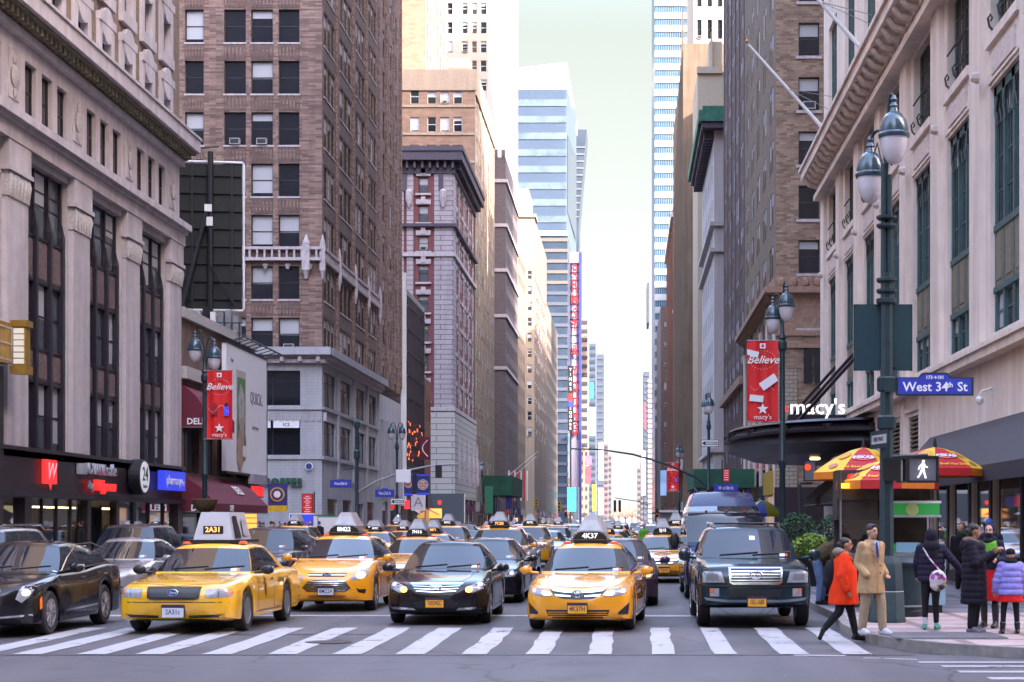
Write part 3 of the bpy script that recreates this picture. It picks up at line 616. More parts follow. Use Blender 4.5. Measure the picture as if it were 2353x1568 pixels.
# ---- brown brick tower with the coffee shop base
KB=.03114; ZB=F*KB
M_brn=mat('brown_tower_brick',(0.32,0.215,0.175),0.85,brick=((0.13,0.08,0.068),(0.19,0.14,0.12),0.95,0.14),noise=0.18,nscale=0.9,streak=.12)
M_brs=mat('brown_tower_spandrel',(0.165,0.105,0.085),0.85,brick=((0.11,0.07,0.065),(0.15,0.11,0.10),0.25,0.5),noise=0.2,nscale=1)
M_gry=mat('grey_painted_masonry',(0.40,0.40,0.43),0.75,brick=((0.38,0.38,0.415),(0.33,0.33,0.36),0.6,0.22),noise=0.06,nscale=1.2,streak=.12)
M_cast=mat('pale_cast_stone',(0.46,0.41,0.43),0.8,noise=0.25,nscale=4,bump=.3)
B=Bldg('brown_brick_tower','tall brown brick tower with pale gothic balcony and painted grey base at the corner',XL,ZB+15)
frS,rS=FS(ZB); x0=PX(380,KB)
cols=[(PX(a,KB),PX(b,KB)) for a,b in ((425,468),(515,565),(577,627),(640,688))]
zt=[PZ(22+118*j,KB) for j in range(-1,7)]; rows=[(t-2.35,t) for t in zt]
mb=MB(); ops=B.grid(mb,frS,rS,cols,rows,'sash',M_dkfr,M_glass,M_blind,.22)
wall(mb,frS,-60,XL,PZ(805,KB),78,ops,M_brn,.22)
spm=MB()
for a,b in cols:
    for t0,t1 in rows:
        spm.box(a-.02,b+.02,ZB-.03,ZB,t1+.12,t1+1.2,M_brs); spm.box(a-.06,b+.06,ZB-.07,ZB,t0-.14,t0-.02,M_cast)
        for q in range(6):
            u=a+.12+q*(b-a-.24)/5; spm.box(u-.05,u+.05,ZB-.07,ZB-.03,t1+.3,t1+.95,M_brn)
ave=[]
for a,b in ((118.95,123.4),(125.4,131.0),(132.6,137.6),(139.3,143.9)):
    w3=(b-a)/3; ave+= [(a+i*w3+.12,a+(i+1)*w3-.12) for i in range(3)]
ave2=[(147.8,149.0),(150.4,151.5),(152.3,153.4),(155.6,156.8)]
fL,rL=FL(XL); rows2=[(c,d) for c,d in rows]+[(rows[0][0]+3.67*i,rows[0][1]+3.67*i) for i in range(1,5)]
ops=B.grid(mb,fL,rL,ave+ave2,rows2,'flat',M_dkfr,M_glass,M_blind,.09)
wall(mb,fL,ZB,159.5,PZ(805,KB),78,ops,M_brn,.09)
for a,b in ((118.95,123.4),(125.4,131.0),(132.6,137.6),(139.3,143.9)):
    for t0,t1 in rows2: spm.box(XL,XL+.03,a+.1,b-.1,t1+.12,t1+1.15,M_brs); spm.box(XL,XL+.08,a+.05,b-.05,t0-.14,t0-.02,M_cast)
for z in (124.4,131.8,138.4,145.3,149.7,154.5,159.2): spm.box(XL,XL+.14,z-.38,z+.38,PZ(805,KB)+.6,76,M_brn)
mb.quad((-60,ZB,78),(XL,ZB,78),(XL,159.5,78),(-60,159.5,78),M_brn); mb.quad((-60,159.5,0),(XL,159.5,0),(XL,159.5,78),(-60,159.5,78),M_brn)
# gothic balcony
zb0,zb1=PZ(600,KB),PZ(570,KB); gb=MB()
gb.box(-45,XL,ZB-.35,ZB,zb0,zb0+.22,M_cast); gb.box(-45,XL,ZB-.35,ZB-.1,zb1-.15,zb1+.05,M_cast)
for i in range(44):
    x=-45+i*.53; gb.box(x,x+.13,ZB-.32,ZB-.05,zb0+.2,zb1-.1,M_cast)
    if i%3==0: gb.lathe([(.22,zb0-.25),(.1,zb0-.6)],(x+.1,ZB-.12,0),M_cast,8)
def pinn(x,y,s=1.0):
    gb.box(x-.32*s,x+.32*s,y-.32*s,y+.32*s,zb0-.7,zb1+.2,M_cast); gb.lathe([(.3*s,zb1+.2),(.34*s,zb1+.3),(.2*s,zb1+.6),(.04,zb1+.95)],(x,y,0),M_cast,8); gb.lathe([(.12*s,zb0-1.3),(.2*s,zb0-1.0),(.34*s,zb0-.7)],(x,y,0),M_cast,8)
pinn(XL-1.1,ZB-.15,.85); pinn(XL+.05,ZB,.6)
for q in range(45): gb.box(XL+.02,XL+.2,ZB+.3+q*.58,ZB+.45+q*.58,zb0+.2,zb1-.1,M_cast)
gb.box(XL,XL+.25,ZB,144.5,zb0,zb0+.22,M_cast); gb.box(XL+.1,XL+.25,ZB,144.5,zb1-.15,zb1+.05,M_cast)
for z in (124.4,131.8,138.4,144.8): pinn(XL+.2,z,.5)
B.part(gb,'gothic_balcony',smooth=35); B.part(spm,'spandrel_panels')
B.part(mb,'wall')
# painted base
bs=MB(); c0=PZ(835,KB)
bw=[(PX(545,KB),PX(612,KB)+1.2),(PX(648,KB)-.9,PX(689,KB))]; bw=[(PX(560,KB),PX(690,KB))]
brow=[(PZ(932,KB),PZ(852,KB)),(PZ(1046,KB),PZ(966,KB))]
ops=[]
for c,d in brow:
    for a,b in ((PX(430,KB),PX(545,KB)),(PX(560,KB),PX(690,KB))):
        ops.append((a,b,c,d)); B.window(frS,rS,a,b,c,d,.3,'mull low',M_dkfr,M_glass,None,0)
wall(bs,frS,-60,XL,0.1,c0,ops,M_gry,.3)
ab=[(119.2,123.8),(125.6,130.8),(132.8,137.6),(139.4,143.8)]; ops=[]
for c,d in brow:
    for a,b in ab: ops.append((a,b,c,d)); B.window(fL,rL,a,b,c,d,.14,'mull low',M_dkfr,M_glassb,M_blind,0)
sh=[(120.5,124.5,.3,3.6),(127,131,.3,3.6),(133,137,.1,3.4),(139,143,.3,3.6),(147.5,151,.3,3.8),(152.5,157.5,.3,3.8)]
wall(bs,fL,ZB,159.5,.1,c0,ops+sh,M_gry,.14)
for o in sh: bs.quad((XL-.13,o[0],o[2]),(XL-.13,o[1],o[2]),(XL-.13,o[1],o[3]),(XL-.13,o[0],o[3]),M_glass)
for c,d in brow: bs.box(-60,XL,ZB-.12,ZB,c-.3,c-.1,M_gry); bs.box(XL,XL+.14,ZB,145,c-.3,c-.1,M_gry)
for z in (124.7,131.8,138.5,144.8): bs.box(XL,XL+.16,z-.35,z+.35,5,c0,M_gry)
for i in range(22): bs.box(PX(440,KB)+i*.45,PX(440,KB)+.22+i*.45,ZB-.07,ZB,brow[0][0]-1.1,brow[0][0]-.5,M_gry)
for i in range(7): bs.box(XL,XL+.3,146.4+i*1.9,147.2+i*1.9,4.2,11,M_gry)
B.part(bs,'painted_base')
cn=MB(); zc=c0
cn.box(-60,XL+.3,ZB-.35,ZB,zc,zc+.25,M_cast); cn.box(-60,XL+.75,ZB-.8,ZB,zc+.55,zc+1.1,M_gry); cn.box(XL,XL+.35,ZB,145.3,zc,zc+.25,M_cast); cn.box(XL,XL+.8,ZB,145.6,zc+.55,zc+1.1,M_gry)
for i in range(30): cn.lathe([(.0,zc),(.17,zc+.1),(.17,zc+.35),(.05,zc+.55)],(XL-.2-i*1.28,ZB-.5,0),M_cast,8)
for i in range(60): cn.box(XL+.3,XL+.6,ZB+.3+i*.44,ZB+.52+i*.44,zc+.2,zc+.55,M_cast)
B.part(cn,'cornice',smooth=40)
B.finish()
M_cof=mat('green_channel_letters',(.02,.10,.06),.45)
r=empty('coffee_shop_sign',(PX(695,KB),ZB-.1,PZ(1109,KB)),0,'green raised capital letters ending in COFFEE on the painted grey wall','sign'); text('lettering','STARBUCKS COFFEE',(0,-.06,0),.78,0,M_cof,r,.08,align='RIGHT',off=.018,spacing=1.06)
r=empty('round_blue_sign',(PX(711,KB),ZB-.1,PZ(1072,KB)),0,'small round navy sign with pale rim on the grey painted corner','sign'); mb=MB(); mb.lathe([(.28,0),(.28,-.1)],(0,0,0),M_wht,20,axis='y'); mb.build('rim',r); mb=MB(); mb.lathe([(.22,-.1),(.22,-.12)],(0,0,0),M_navy,20,axis='y'); mb.build('panel',r)
for i,(a,b,s_) in enumerate(((560,622,'Light Theater'),(628,688,'ics'))):
    r=empty('window_sign',((PX(a,KB)+PX(b,KB))/2,ZB-.02,PZ(975,KB)),0,('pale window sign reading Light Theater','pale window sign reading ics in thin black letters')[i],'window sign'); mb=MB(); w=(PX(b,KB)-PX(a,KB))/2; mb.box(-w,w,.0,.02,-.27,.27,M_post); mb.build('panel',r); text('lettering',s_,(0,-.01,0),.28 if i==0 else .5,0,M_blk,r,.003)
r=empty('red_wall_banner',(PX(737,KB)+.6,ZB-8,PZ(1163,.029)),0,'tall red bus stop sign panel with white lines in a black frame','sign')
mb=MB(); mb.box(-.38,.38,-.04,.04,-.82,.82,M_blk); mb.build('frame',r); mb=MB(); mb.box(-.34,.34,-.05,-.04,-.78,.78,M_red); mb.build('panel',r)
mb=MB(); rr=random.Random(8)
for i in range(11): ww=rr.uniform(.1,.26); mb.box(-ww,ww,-.055,-.05,.62-i*.125,.66-i*.125,M_letw)
mb.build('printed_lines',r); mb=MB(); mb.tube([(.45,0,.95),(.45,0,-1.9)],.045,M_green,8); mb.build('post',r)
# ---- generic towers further up the avenue
SHOPC=[M_blk,M_dst,M_awn,M_navy,M_gran,M_red,M_gry,mat('shop_green',(.02,.08,.04),.6),mat('shop_yellow',(.4,.25,.03),.5),M_blk,M_gran]
def tower(name,label,side,xe,Z0,Z1,H,depth,m,scol=None,rows=None,acol=None,arows=None,style='sash',frame=None,glass=None,blind=None,corn=None,cap=100,extra=None,dep=.2,adep=.03,smat=None,piers=None,cat='building'):
    frame=frame or M_dkfr; glass=glass or M_glass; B=Bldg(name,label,xe,(Z0+Z1)/2,cat)
    mb=MB(); f1,r1=FS(Z0); f2,r2=(FL(xe) if side=='L' else FR(xe)); xa,xb=(xe-depth,xe) if side=='L' else (xe,xe+depth)
    o1=B.grid(mb,f1,r1,scol or [],rows or [],style,frame,glass,blind,dep); o2=B.grid(mb,f2,r2,acol or [],arows or rows or [],'flat',frame,glass,blind,adep)
    wall(mb,f1,xa,xb,0,H,o1,smat or m,dep); wall(mb,f2,Z0,Z1,0,H,o2,m,adep)
    sg=1 if side=='L' else -1; zz=Z0+.6; sr=random.Random(int(Z0))
    while zz<Z1-3 and Z0<640:
        wd=sr.uniform(3.2,6.5); wd=min(wd,Z1-.5-zz); q=MB(); q.box(xe,xe+.03*sg,zz,zz+wd-.5,.4,3.4,sr.choice([M_glass,M_gran,M_blk,M_in,M_warmdim])); q.box(xe,xe+.25*sg,zz-.1,zz+wd-.35,3.5,sr.uniform(4.1,4.9),sr.choice(SHOPC)); B.part(q,'shop_bay'); zz+=wd
        if sr.random()<.3: q=MB(); q.add([(xe,zz-wd,3.4),(xe,zz-.6,3.4),(xe+1.3*sg,zz-.6,2.7),(xe+1.3*sg,zz-wd,2.7)],[(0,1,2,3)],sr.choice(SHOPC)); B.part(q,'shop_awning')
    xo=xa if side=='L' else xb; mb.quad((xa,Z0,H),(xb,Z0,H),(xb,Z1,H),(xa,Z1,H),m); mb.quad((xa,Z1,0),(xb,Z1,0),(xb,Z1,H),(xa,Z1,H),m); mb.quad((xo,Z0,0),(xo,Z1,0),(xo,Z1,H),(xo,Z0,H),m)
    B.part(mb,'wall')
    if corn:
        cz,ch,cd_,cm=corn; s=1 if side=='L' else -1; cm2=MB(); 
        X=[xa-(0 if side=='L' else cd_),xb+(cd_ if side=='L' else 0)]
        cm2.box(X[0],X[1],Z0-cd_,Z0,cz,cz+ch,cm); 
        if side=='L': cm2.box(xe,xe+cd_,Z0,Z1,cz,cz+ch,cm)
        else: cm2.box(xe-cd_,xe,Z0,Z1,cz,cz+ch,cm)
        B.part(cm2,'cornice')
    if extra: extra(B)
    B.finish(cap=cap); return B
M_warmdim=mat('warm_shop_interior',(.3,.2,.12),.5,emit=(1,.6,.3),es=.25)
# reflective low block
def ex(B):
    mb=MB()
    for i in range(12): mb.box(XL,XL+.08,160+i*1.6,160.12+i*1.6,4.5,24.5,M_mull)
    for i in range(9): mb.box(XL,XL+.06,159.8,178.4,5+i*2.3,5.12+i*2.3,M_mull)
    B.part(mb,'mullions'); mb=MB(); mb.box(XL-.1,XL+.5,159.6,160.0,3.5,26,M_wht); B.part(mb,'edge_fin')
M_bgl=mat('bronze_reflective_glass',(0.16,0.12,0.125),0.12,metal=.55,noise=0.25,nscale=.5)
tower('bronze_glass_building','low bronze mirror glass building with a white edge fin beside the brown tower','L',XL,159.6,178.5,25,12,M_bgl,extra=ex)
M_org=mat('orange_brick',(.35,.14,.08),.85,brick=((.28,.11,.06),(.2,.1,.08),.5,.18),noise=.15)
tower('orange_brick_building','small orange brick building with a maroon banner between bronze glass and ornate corner block','L',XL,178.7,184,17.5,10,M_org,acol=rng(180,2,2.4,1.1),rows=[(9,11.3),(13,15.3)])
# ---- ornate brick and white stone corner block
KO=.0545; ZO=F*KO
M_rbr=mat('dark_red_brick',(0.20,0.065,0.065),0.85,brick=((0.16,0.05,0.055),(0.2,0.1,0.1),.5,.2),noise=.12)
M_wst=mat('white_quoin_stone',(0.42,0.375,0.40),0.8,brick=((0.39,0.345,0.37),(0.16,0.13,0.15),3.0,0.62),noise=.1,streak=.1)
M_dcor=mat('dark_metal_cornice',(0.075,0.06,0.085),.6,noise=.2)
wr=[(PZ(b,KO),PZ(a,KO)) for a,b in ((408,443),(473,510),(544,576),(610,647),(680,717),(747,784),(815,852),(883,920))]
def ex(B):
    q=MB(); zt_=PZ(398,KO); zb_=PZ(945,KO)
    for a,b in ((918,928),(935,950),(998,1040)): q.box(PX(a,KO),PX(b,KO)+(.02 if b==1040 else 0),ZO-.14,ZO,0,zt_,M_wst)
    q.box(XL,XL+.14,ZO,ZO+3.2,0,zt_,M_wst)
    for i in range(4): q.box(XL,XL+.1,ZO+6.6+i*6.3,ZO+7.9+i*6.3,0,zt_,M_wst)
    for c,d in wr:
        q.box(PX(955,KO),PX(991,KO),ZO-.3,ZO,c-.35,c-.1,M_cast); q.box(PX(956,KO),PX(990,KO),ZO-.22,ZO,d+.15,d+.75,M_cast); q.box(PX(968,KO),PX(978,KO),ZO-.3,ZO,d+.3,d+1.1,M_cast)
        for i in range(7): q.box(XL,XL+.1,ZO+3.6+i*3.6,ZO+5.6+i*3.6,d+.15,d+.7,M_cast)
    for y in (590,945): q.box(-30,XL+.35,ZO-.35,ZO,PZ(y,KO),PZ(y,KO)+.5,M_cast); q.box(XL,XL+.35,ZO,236.5,PZ(y,KO),PZ(y,KO)+.5,M_cast)
    for px in (930,1008): q.lathe([(.15,PZ(478,KO)),(.45,PZ(460,KO)),(.45,PZ(440,KO)),(.2,PZ(436,KO))],(PX(px,KO)+.6,ZO-.3,0),M_cast,10)
    B.part(q,'stone_quoins',smooth=40)
    q=MB(); q.box(-29,XL+.3,ZO-.3,ZO,zt_-.1,zt_+1.4,M_dcor); q.box(-29,XL+1.3,ZO-1.3,ZO,zt_+1.4,zt_+2.9,M_dcor); q.box(-29,XL+1.45,ZO-1.45,ZO,zt_+2.5,zt_+3.1,M_dcor); q.box(XL,XL+1.3,ZO,237.5,zt_+1.4,zt_+2.9,M_dcor); q.box(XL,XL+1.45,ZO,237.8,zt_+2.5,zt_+3.1,M_dcor); q.box(XL,XL+.3,ZO,236.6,zt_-.1,zt_+1.4,M_dcor)
    for i in range(8): q.box(-28.5+i*.95,-28.2+i*.95,ZO-.9,ZO-.25,zt_+.5,zt_+1.4,M_dcor)
    for i in range(28): q.box(XL+.3,XL+.95,ZO+.3+i*1.05,ZO+.65+i*1.05,zt_+.5,zt_+1.4,M_dcor)
    q.box(-29,XL+.5,ZO-.5,ZO,PZ(522,KO),PZ(515,KO),M_dcor); q.box(XL,XL+.5,ZO,236.6,PZ(522,KO),PZ(515,KO),M_dcor); q.box(PX(925,KO),PX(932,KO)+.2,ZO-.25,ZO-.14,PZ(440,KO),PZ(402,KO),M_dcor); q.box(PX(1008,KO),PX(1019,KO),ZO-.25,ZO-.14,PZ(440,KO),PZ(402,KO),M_dcor)
    B.part(q,'cornice')
    q=MB(); q.box(-30,XL+.3,ZO-.3,ZO,PZ(1135,KO),PZ(948,KO),M_wst2); q.box(XL,XL+.3,ZO,236.6,5.0,PZ(948,KO),M_wst2)
    for i in range(5): q.lathe([(.25,7),(.4,8.0),(.25,8.8),(.38,9.6),(.3,10.5),(.12,11.3),(.2,12),(.03,13)],(XL+.4,ZO+4+i*6.3,0),M_cast,12)
    B.part(q,'stone_base',smooth=40)
    q=MB(); q.box(-29,XL+1.6,ZO-1.6,ZO-.3,.3,PZ(1135,KO),M_glassb); B.part(q,'glass_shopfront')
M_wst2=mat('pale_stone_courses',(0.47,0.45,0.43),0.8,brick=((0.45,0.43,0.41),(0.2,0.19,0.18),4.0,0.75),noise=.08)
tower('ornate_brick_corner_building','ornate dark red brick building with white stone quoins and heavy dark metal cornice','L',XL,ZO,236.5,PZ(345,KO),14,M_rbr,scol=[(PX(920,KO)-1,PX(921,KO)+.1),(PX(962,KO),PX(984,KO))],rows=wr,acol=rng(ZO+3.7,14,1.85,1.0),frame=M_blk,glass=M_glassb,blind=M_blind,extra=ex)
# ---- sunlit tan block and its tower
KT=.06246; ZT=F*KT
M_tan=mat('sunlit_tan_brick',(0.25,0.165,0.115),0.85,brick=((0.19,0.12,0.082),(0.21,0.15,0.11),1.0,.35),noise=.15,nscale=.6)
M_tans=mat('cream_terracotta',(0.28,0.225,0.17),0.8,noise=.12,streak=.1)
rows=[(PZ(239+64*i,KT),PZ(205+64*i,KT)) for i in range(5)]; arows=[(66.3-5.2-4.0*i,66.3-3.1-4.0*i) for i in range(14)]
def ex(B):
    q=MB(); H=PZ(170,KT); q.box(-33,XL+.2,ZT-.2,ZT,H-2.4,H+.6,M_tans); q.box(XL,XL+.25,ZT,271.6,H-3,H+.6,M_tans)
    for i in range(8): q.box(XL,XL+.06,ZT-.02+i*4.8,ZT+.9+i*4.8,0,H,M_tans)
    for c,d in rows: q.box(-33,XL,ZT-.15,ZT,c-.5,c-.15,M_tans)
    B.part(q,'terracotta_trim'); q=MB(); q.box(-26,-23,ZT+3,ZT+8,H,H+3,M_tans); q.box(-29,-28,ZT+3,ZT+5,H,H+2.2,M_cast); B.part(q,'roof_structures')
tower('sunlit_tan_office_block','sunlit tan brick office block with cream parapet behind the dark ornate cornice','L',XL,ZT,271.6,PZ(170,KT),13,M_tans,scol=[(PX(a,KT),PX(b,KT)) for a,b in ((943,963),(982,1002),(1012,1032),(1042,1062))],rows=rows,acol=[(ZT+1.1+4.8*i+j*1.2,ZT+2.1+4.8*i+j*1.2) for i in range(7) for j in range(3)],arows=arows,frame=M_wht,blind=M_blind,extra=ex,smat=M_tan)
K2=.0645; xe=PX(978,K2)
tower('tan_brick_tower','tall sunlit tan brick tower with plain south wall rising over the tan block','L',xe,F*K2,273,108,14,M_tans,smat=M_tan,acol=[(F*K2+1.5+i*4.4,F*K2+2.8+i*4.4) for i in range(6)],arows=[(60+3.6*i,62.2+3.6*i) for i in range(7)],frame=M_tans)
K3=.0763; xe=PX(1120,K3); M_wht2=mat('white_glazed_brick',(0.36,0.33,0.295),0.7,noise=.04)
tower('white_tower','very bright white brick tower with triple window columns rising out of the picture','L',xe,F*K3,F*xe/(1190-VX),122,10,M_wht2,scol=[(PX(a,K3),PX(b,K3)) for a,b in ((1028,1040),(1062,1075),(1084,1096),(1104,1118))],rows=[(PZ(33+44*i,K3),PZ(7+44*i,K3)) for i in range(-1,6)],frame=M_wht,blind=M_blind)
K4=.0784; Z4=F*K4; M_gb=mat('grey_brown_brick',(0.14,0.11,0.115),0.85,brick=((.11,.09,.095),(.14,.12,.12),.9,.3),noise=.1)
def ex(B):
    q=MB()
    for y in (420,522,625,730,850): q.box(-26,XL+.3,Z4-.3,Z4,PZ(y,K4),PZ(y,K4)+.6,M_cast); q.box(XL,XL+.3,Z4,331,PZ(y,K4),PZ(y,K4)+.6,M_cast)
    H=PZ(362,K4)
    for i in range(3): q.box(-25.4+i*1.4,-24.7+i*1.4,Z4-.1,Z4+.6,H,H+1.4,M_gb)
    q.box(-26,-24.3,Z4+1,Z4+4,H,H+4,M_gb); q.box(-25.6,-25,Z4+2,Z4+3,H+4,H+7,M_gb)
    B.part(q,'bands')
tower('grey_brown_building','narrow grey brown brick building with thin pale bands and a turreted top','L',XL,Z4,331,PZ(362,K4),5,M_gb,acol=rng(Z4+1.6,9,3.5,2.3),rows=[(5+4*i,7.4+4*i) for i in range(15)],extra=ex)
tower('cream_building','bright cream building in sun beyond the grey brown one','L',XL,331.2,356,PZ(470,.066),8,M_tans,acol=rng(333,6,3.8,1.6),rows=[(5+3.8*i,7+3.8*i) for i in range(14)])
K5=.1028; Z5=F*K5
rows=[(PZ(642+36*i,K5),PZ(622+36*i,K5)) for i in range(11)]
def ex(B):
    q=MB(); H=PZ(500,K5); q.box(-27,XL+.4,Z5-.4,Z5+8,H,H+.8,M_tans); q.box(-26.5,-23.3,Z5+2,Z5+20,H,PZ(430,K5),M_tans); B.part(q,'setback')
    q=MB()
    for i in range(9): q.box(XL,XL+.07,Z5+i*6.6,Z5+1.4+i*6.6,0,H-4,M_tan2)
    B.part(q,'piers')
M_tan2=mat('grey_tan_stone',(0.17,0.135,0.115),0.85,noise=.15,streak=.15)
tower('stepped_tan_building','stepped tan stone building partly in sun with a column of single windows','L',XL,Z5,450,PZ(500,K5),6,M_tan2,scol=[(PX(1212,K5),PX(1222,K5))],rows=rows,acol=rng(Z5+1.9,9,6.6,4.2),frame=M_wht,blind=M_blind,extra=ex,smat=M_tans)
tower('grey_tan_building','plain grey tan stone building past the stepped tan one','L',XL,450.2,520,PZ(720,.124),8,M_tan2,acol=rng(452,12,5.6,3.8),rows=[(5+4*i,7.4+4*i) for i in range(13)])
K6=.147; Z6=F*K6; M_bgl2=mat('navy_curtain_glass',(0.05,0.075,0.12),0.2,metal=.3,noise=.2,nscale=.3)
def ex(B):
    q=MB(); H=PZ(535,K6)
    for i in range(26): q.box(PX(1236,K6),PX(1304,K6)+.3,Z6-.3,Z6,H-3-i*3.6,H-1.9-i*3.6,mat('band_olive',(.12,.11,.10),.7) if i<5 else mat('band_slate',(.07,.085,.12),.5))
    q.box(PX(1236,K6),PX(1304,K6),Z6-.4,Z6,H-1,H+.6,M_wht); B.part(q,'floor_bands')
tower('navy_glass_building','navy glass office building with pale floor bands under the mirror tower','L',PX(1304,K6),Z6,600,PZ(535,K6),PX(1304,K6)-PX(1236,K6),M_bgl2,extra=ex)
K7=.165; Z7=F*K7; M_gls=mat('pale_blue_tower_glass',(0.075,0.11,0.17),0.3,metal=.1,noise=.1,nscale=.05); M_gls2=mat('pale_tower_band',(0.11,0.16,0.21),0.4,noise=.35,nscale=.25)
def ex(B):
    q=MB(); H=PZ(205,K7); xl,xr=PX(1190,K7),PX(1302,K7)
    for i in range(25): q.box(xl,xr,Z7-.3,Z7,H-4-i*6.3-2.5,H-4-i*6.3,M_gls2)
    for i in range(26): q.box(xl+i*.71,xl+i*.71+.07,Z7-.36,Z7-.3,0,H,M_gls)
    q.add([(xl,Z7,H),(xr+.2,Z7,H),(PX(1315,K7)+.2,Z7+60,H),(xl,Z7,H+8),(xr,Z7,H+10.2),(PX(1315,K7),Z7+60,H-4)],[(0,1,4,3),(1,2,5,4)],M_wht); q.box(xl,xr,Z7+.2,Z7+40,H,H+8,M_wht)
    B.part(q,'floor_bands')
B=Bldg('glass_skyscraper','pale blue mirror glass skyscraper with a white slanting crown left of the open sky',PX(1250,K7),Z7+30)
q=MB(); H=PZ(205,K7); xl,xr,xq=PX(1150,K7),PX(1302,K7),PX(1315,K7); q.add([(xl,Z7,0),(xr,Z7,0),(xq,Z7+50,0),(xl,Z7+60,0),(xl,Z7,H),(xr,Z7,H),(xq,Z7+50,H+3),(xl,Z7+60,H)],[(0,1,5,4),(1,2,6,5),(2,3,7,6),(3,0,4,7),(4,5,6,7)],M_gls); B.part(q,'wall')
q=MB(); q.add([(xr+.3,Z7+4,H-16),(xq+.2,Z7+46,H-16),(xq+.2,Z7+46,H-50),(xr+.3,Z7+4,H-46)],[(0,1,2,3)],M_bgl2); B.part(q,'side_panel'); ex(B)
K8=.2; B=Bldg('wedge_tower','dark grey glass tower flaring wider towards its top, right of the mirror skyscraper',PX(1322,K8),F*K8)
q=MB(); Y=F*K8; P=[(1310,298),(1348,298),(1330,510),(1329,1195),(1310,1195)]; M_wedge=mat('ribbed_grey_glass',(.05,.07,.10),.35,metal=.2,noise=.3,nscale=.1)
q.prism([(PX(a,K8),max(0,PZ(b,K8))) for a,b in P],lambda a,b,d:(a,Y+d,b),25,M_wedge)
for i in range(11): q.box(PX(1315,K8),PX(1345-i*1.5,K8),Y-.4,Y,PZ(340+i*16,K8),PZ(338+i*16,K8),M_steel)
B.part(q,'wall')
# vertical illuminated letters
K9=.15; Y=F*K9; B=Bldg('vertical_letter_sign_tower','tall sign tower with stacked red letters on a pale lattice and a navy edge',PX(1320,K9),Y,'sign tower')
q=MB(); q.box(PX(1331,K9),PX(1336,K9),Y-.5,Y+4,0,PZ(580,K9),M_navy); q.box(PX(1310,K9),PX(1331,K9),Y+.6,Y+3,PZ(1120,K9),PZ(600,K9),mat('pale_lattice_back',(.55,.5,.62),.6,noise=.1)); q.box(PX(1309,K9),PX(1336,K9),Y-.3,Y+3,PZ(605,K9),PZ(580,K9),M_steel)
for i in range(22): q.box(PX(1309,K9),PX(1331,K9),Y+.2,Y+.5,PZ(608+i*18,K9)-.1,PZ(608+i*18,K9)+.1,M_navy)
for a in (1309,1313.5,1327): q.box(PX(a,K9),PX(a,K9)+.22,Y+.1,Y+.4,PZ(1010,K9),PZ(600,K9),M_navy)
B.part(q,'frame')
for s_,y in zip('ERNST&YOUNG',(623,656,689,722,751,806,855,892,925,956,987)): text('letter',s_,(PX(1320.5,K9)-B.o.x,-.5,PZ(y,K9)),5.2,0,mat('big_red_letters',(.7,.01,.01),.5,emit=(1,.0,.0),es=.5),B.r,.3,off=.05,sx=.6)
r=empty('vertical_place_name_sign',(PX(1311,.145),F*.145,PZ(915,.145)),0,'slim black vertical sign spelling TIMES SQUARE in stacked white letters','sign'); q=MB(); q.box(-.95,.95,-.3,.3,-11,10.8,M_blk); q.box(-.3,.3,-.2,.2,-42,-11,M_blk); q.build('panel',r); q=MB(); q.box(-.7,.7,-.36,-.3,-1.9,1.5,M_signr); q.box(-.7,.7,-.37,-.3,-3,-1.0,M_signb); q.build('picture',r)
for i,s_ in enumerate('TIMES'): text('letter',s_,(0,-.34,9.4-i*1.6),1.3,0,M_letw,r,.02)
for i,s_ in enumerate('SQUARE'): text('letter',s_,(0,-.34,-3.6-i*1.3),1.2,0,M_letw,r,.02)
# far slabs and screens, west
M_fwin=mat('far_window_row',(.05,.055,.07),.3)
def slab2(name,label,p0,p1,y0,k,m,m2=None,cat='building',dep=20,bands=0,y1=1200):
    r=empty(name,((PX(p0,k)+PX(p1,k))/2,F*k,0),0,label,cat); w=(PX(p1,k)-PX(p0,k))/2; q=MB(); q.box(-w,w,0,dep,max(0,PZ(y1,k)),PZ(y0,k),m); q.build('wall',r)
    if bands:
        q=MB(); H=PZ(y0,k)
        for i in range(bands): q=MB(); q.box(-w*.86,w*.86,-.3,-.02,H-(i+.75)*H/bands,H-(i+.35)*H/bands,m2 or M_fwin); q.build('window_band',r)
    return r
M_far1=mat('far_grey_block',(.12,.105,.11),.8,noise=.15,nscale=.2); M_far2=mat('far_slate_block',(.05,.06,.09),.6,noise=.2,nscale=.2); M_far3=mat('far_peach_block',(.25,.18,.15),.8,noise=.1,nscale=.2)
slab2('far_slim_building','slim peach edged slab right of the navy sign tower edge',1336,1351,730,.17,M_far3,bands=24)
slab2('far_glass_building','pale glass block above the purple poster screen',1350,1369,790,.19,M_gls,bands=26)
slab2('far_dark_building','dark slate slab building at the right end of the west side screens',1369,1387,815,.21,M_far2,M_gls,bands=26)
slab2('far_grey_building','grey stone building standing low behind the dark slate slab',1386,1397,1020,.23,M_far1,bands=14)
slab2('far_low_building','lowest grey building at the west edge of the open sky gap',1396,1405,1045,.26,M_far1,bands=12)
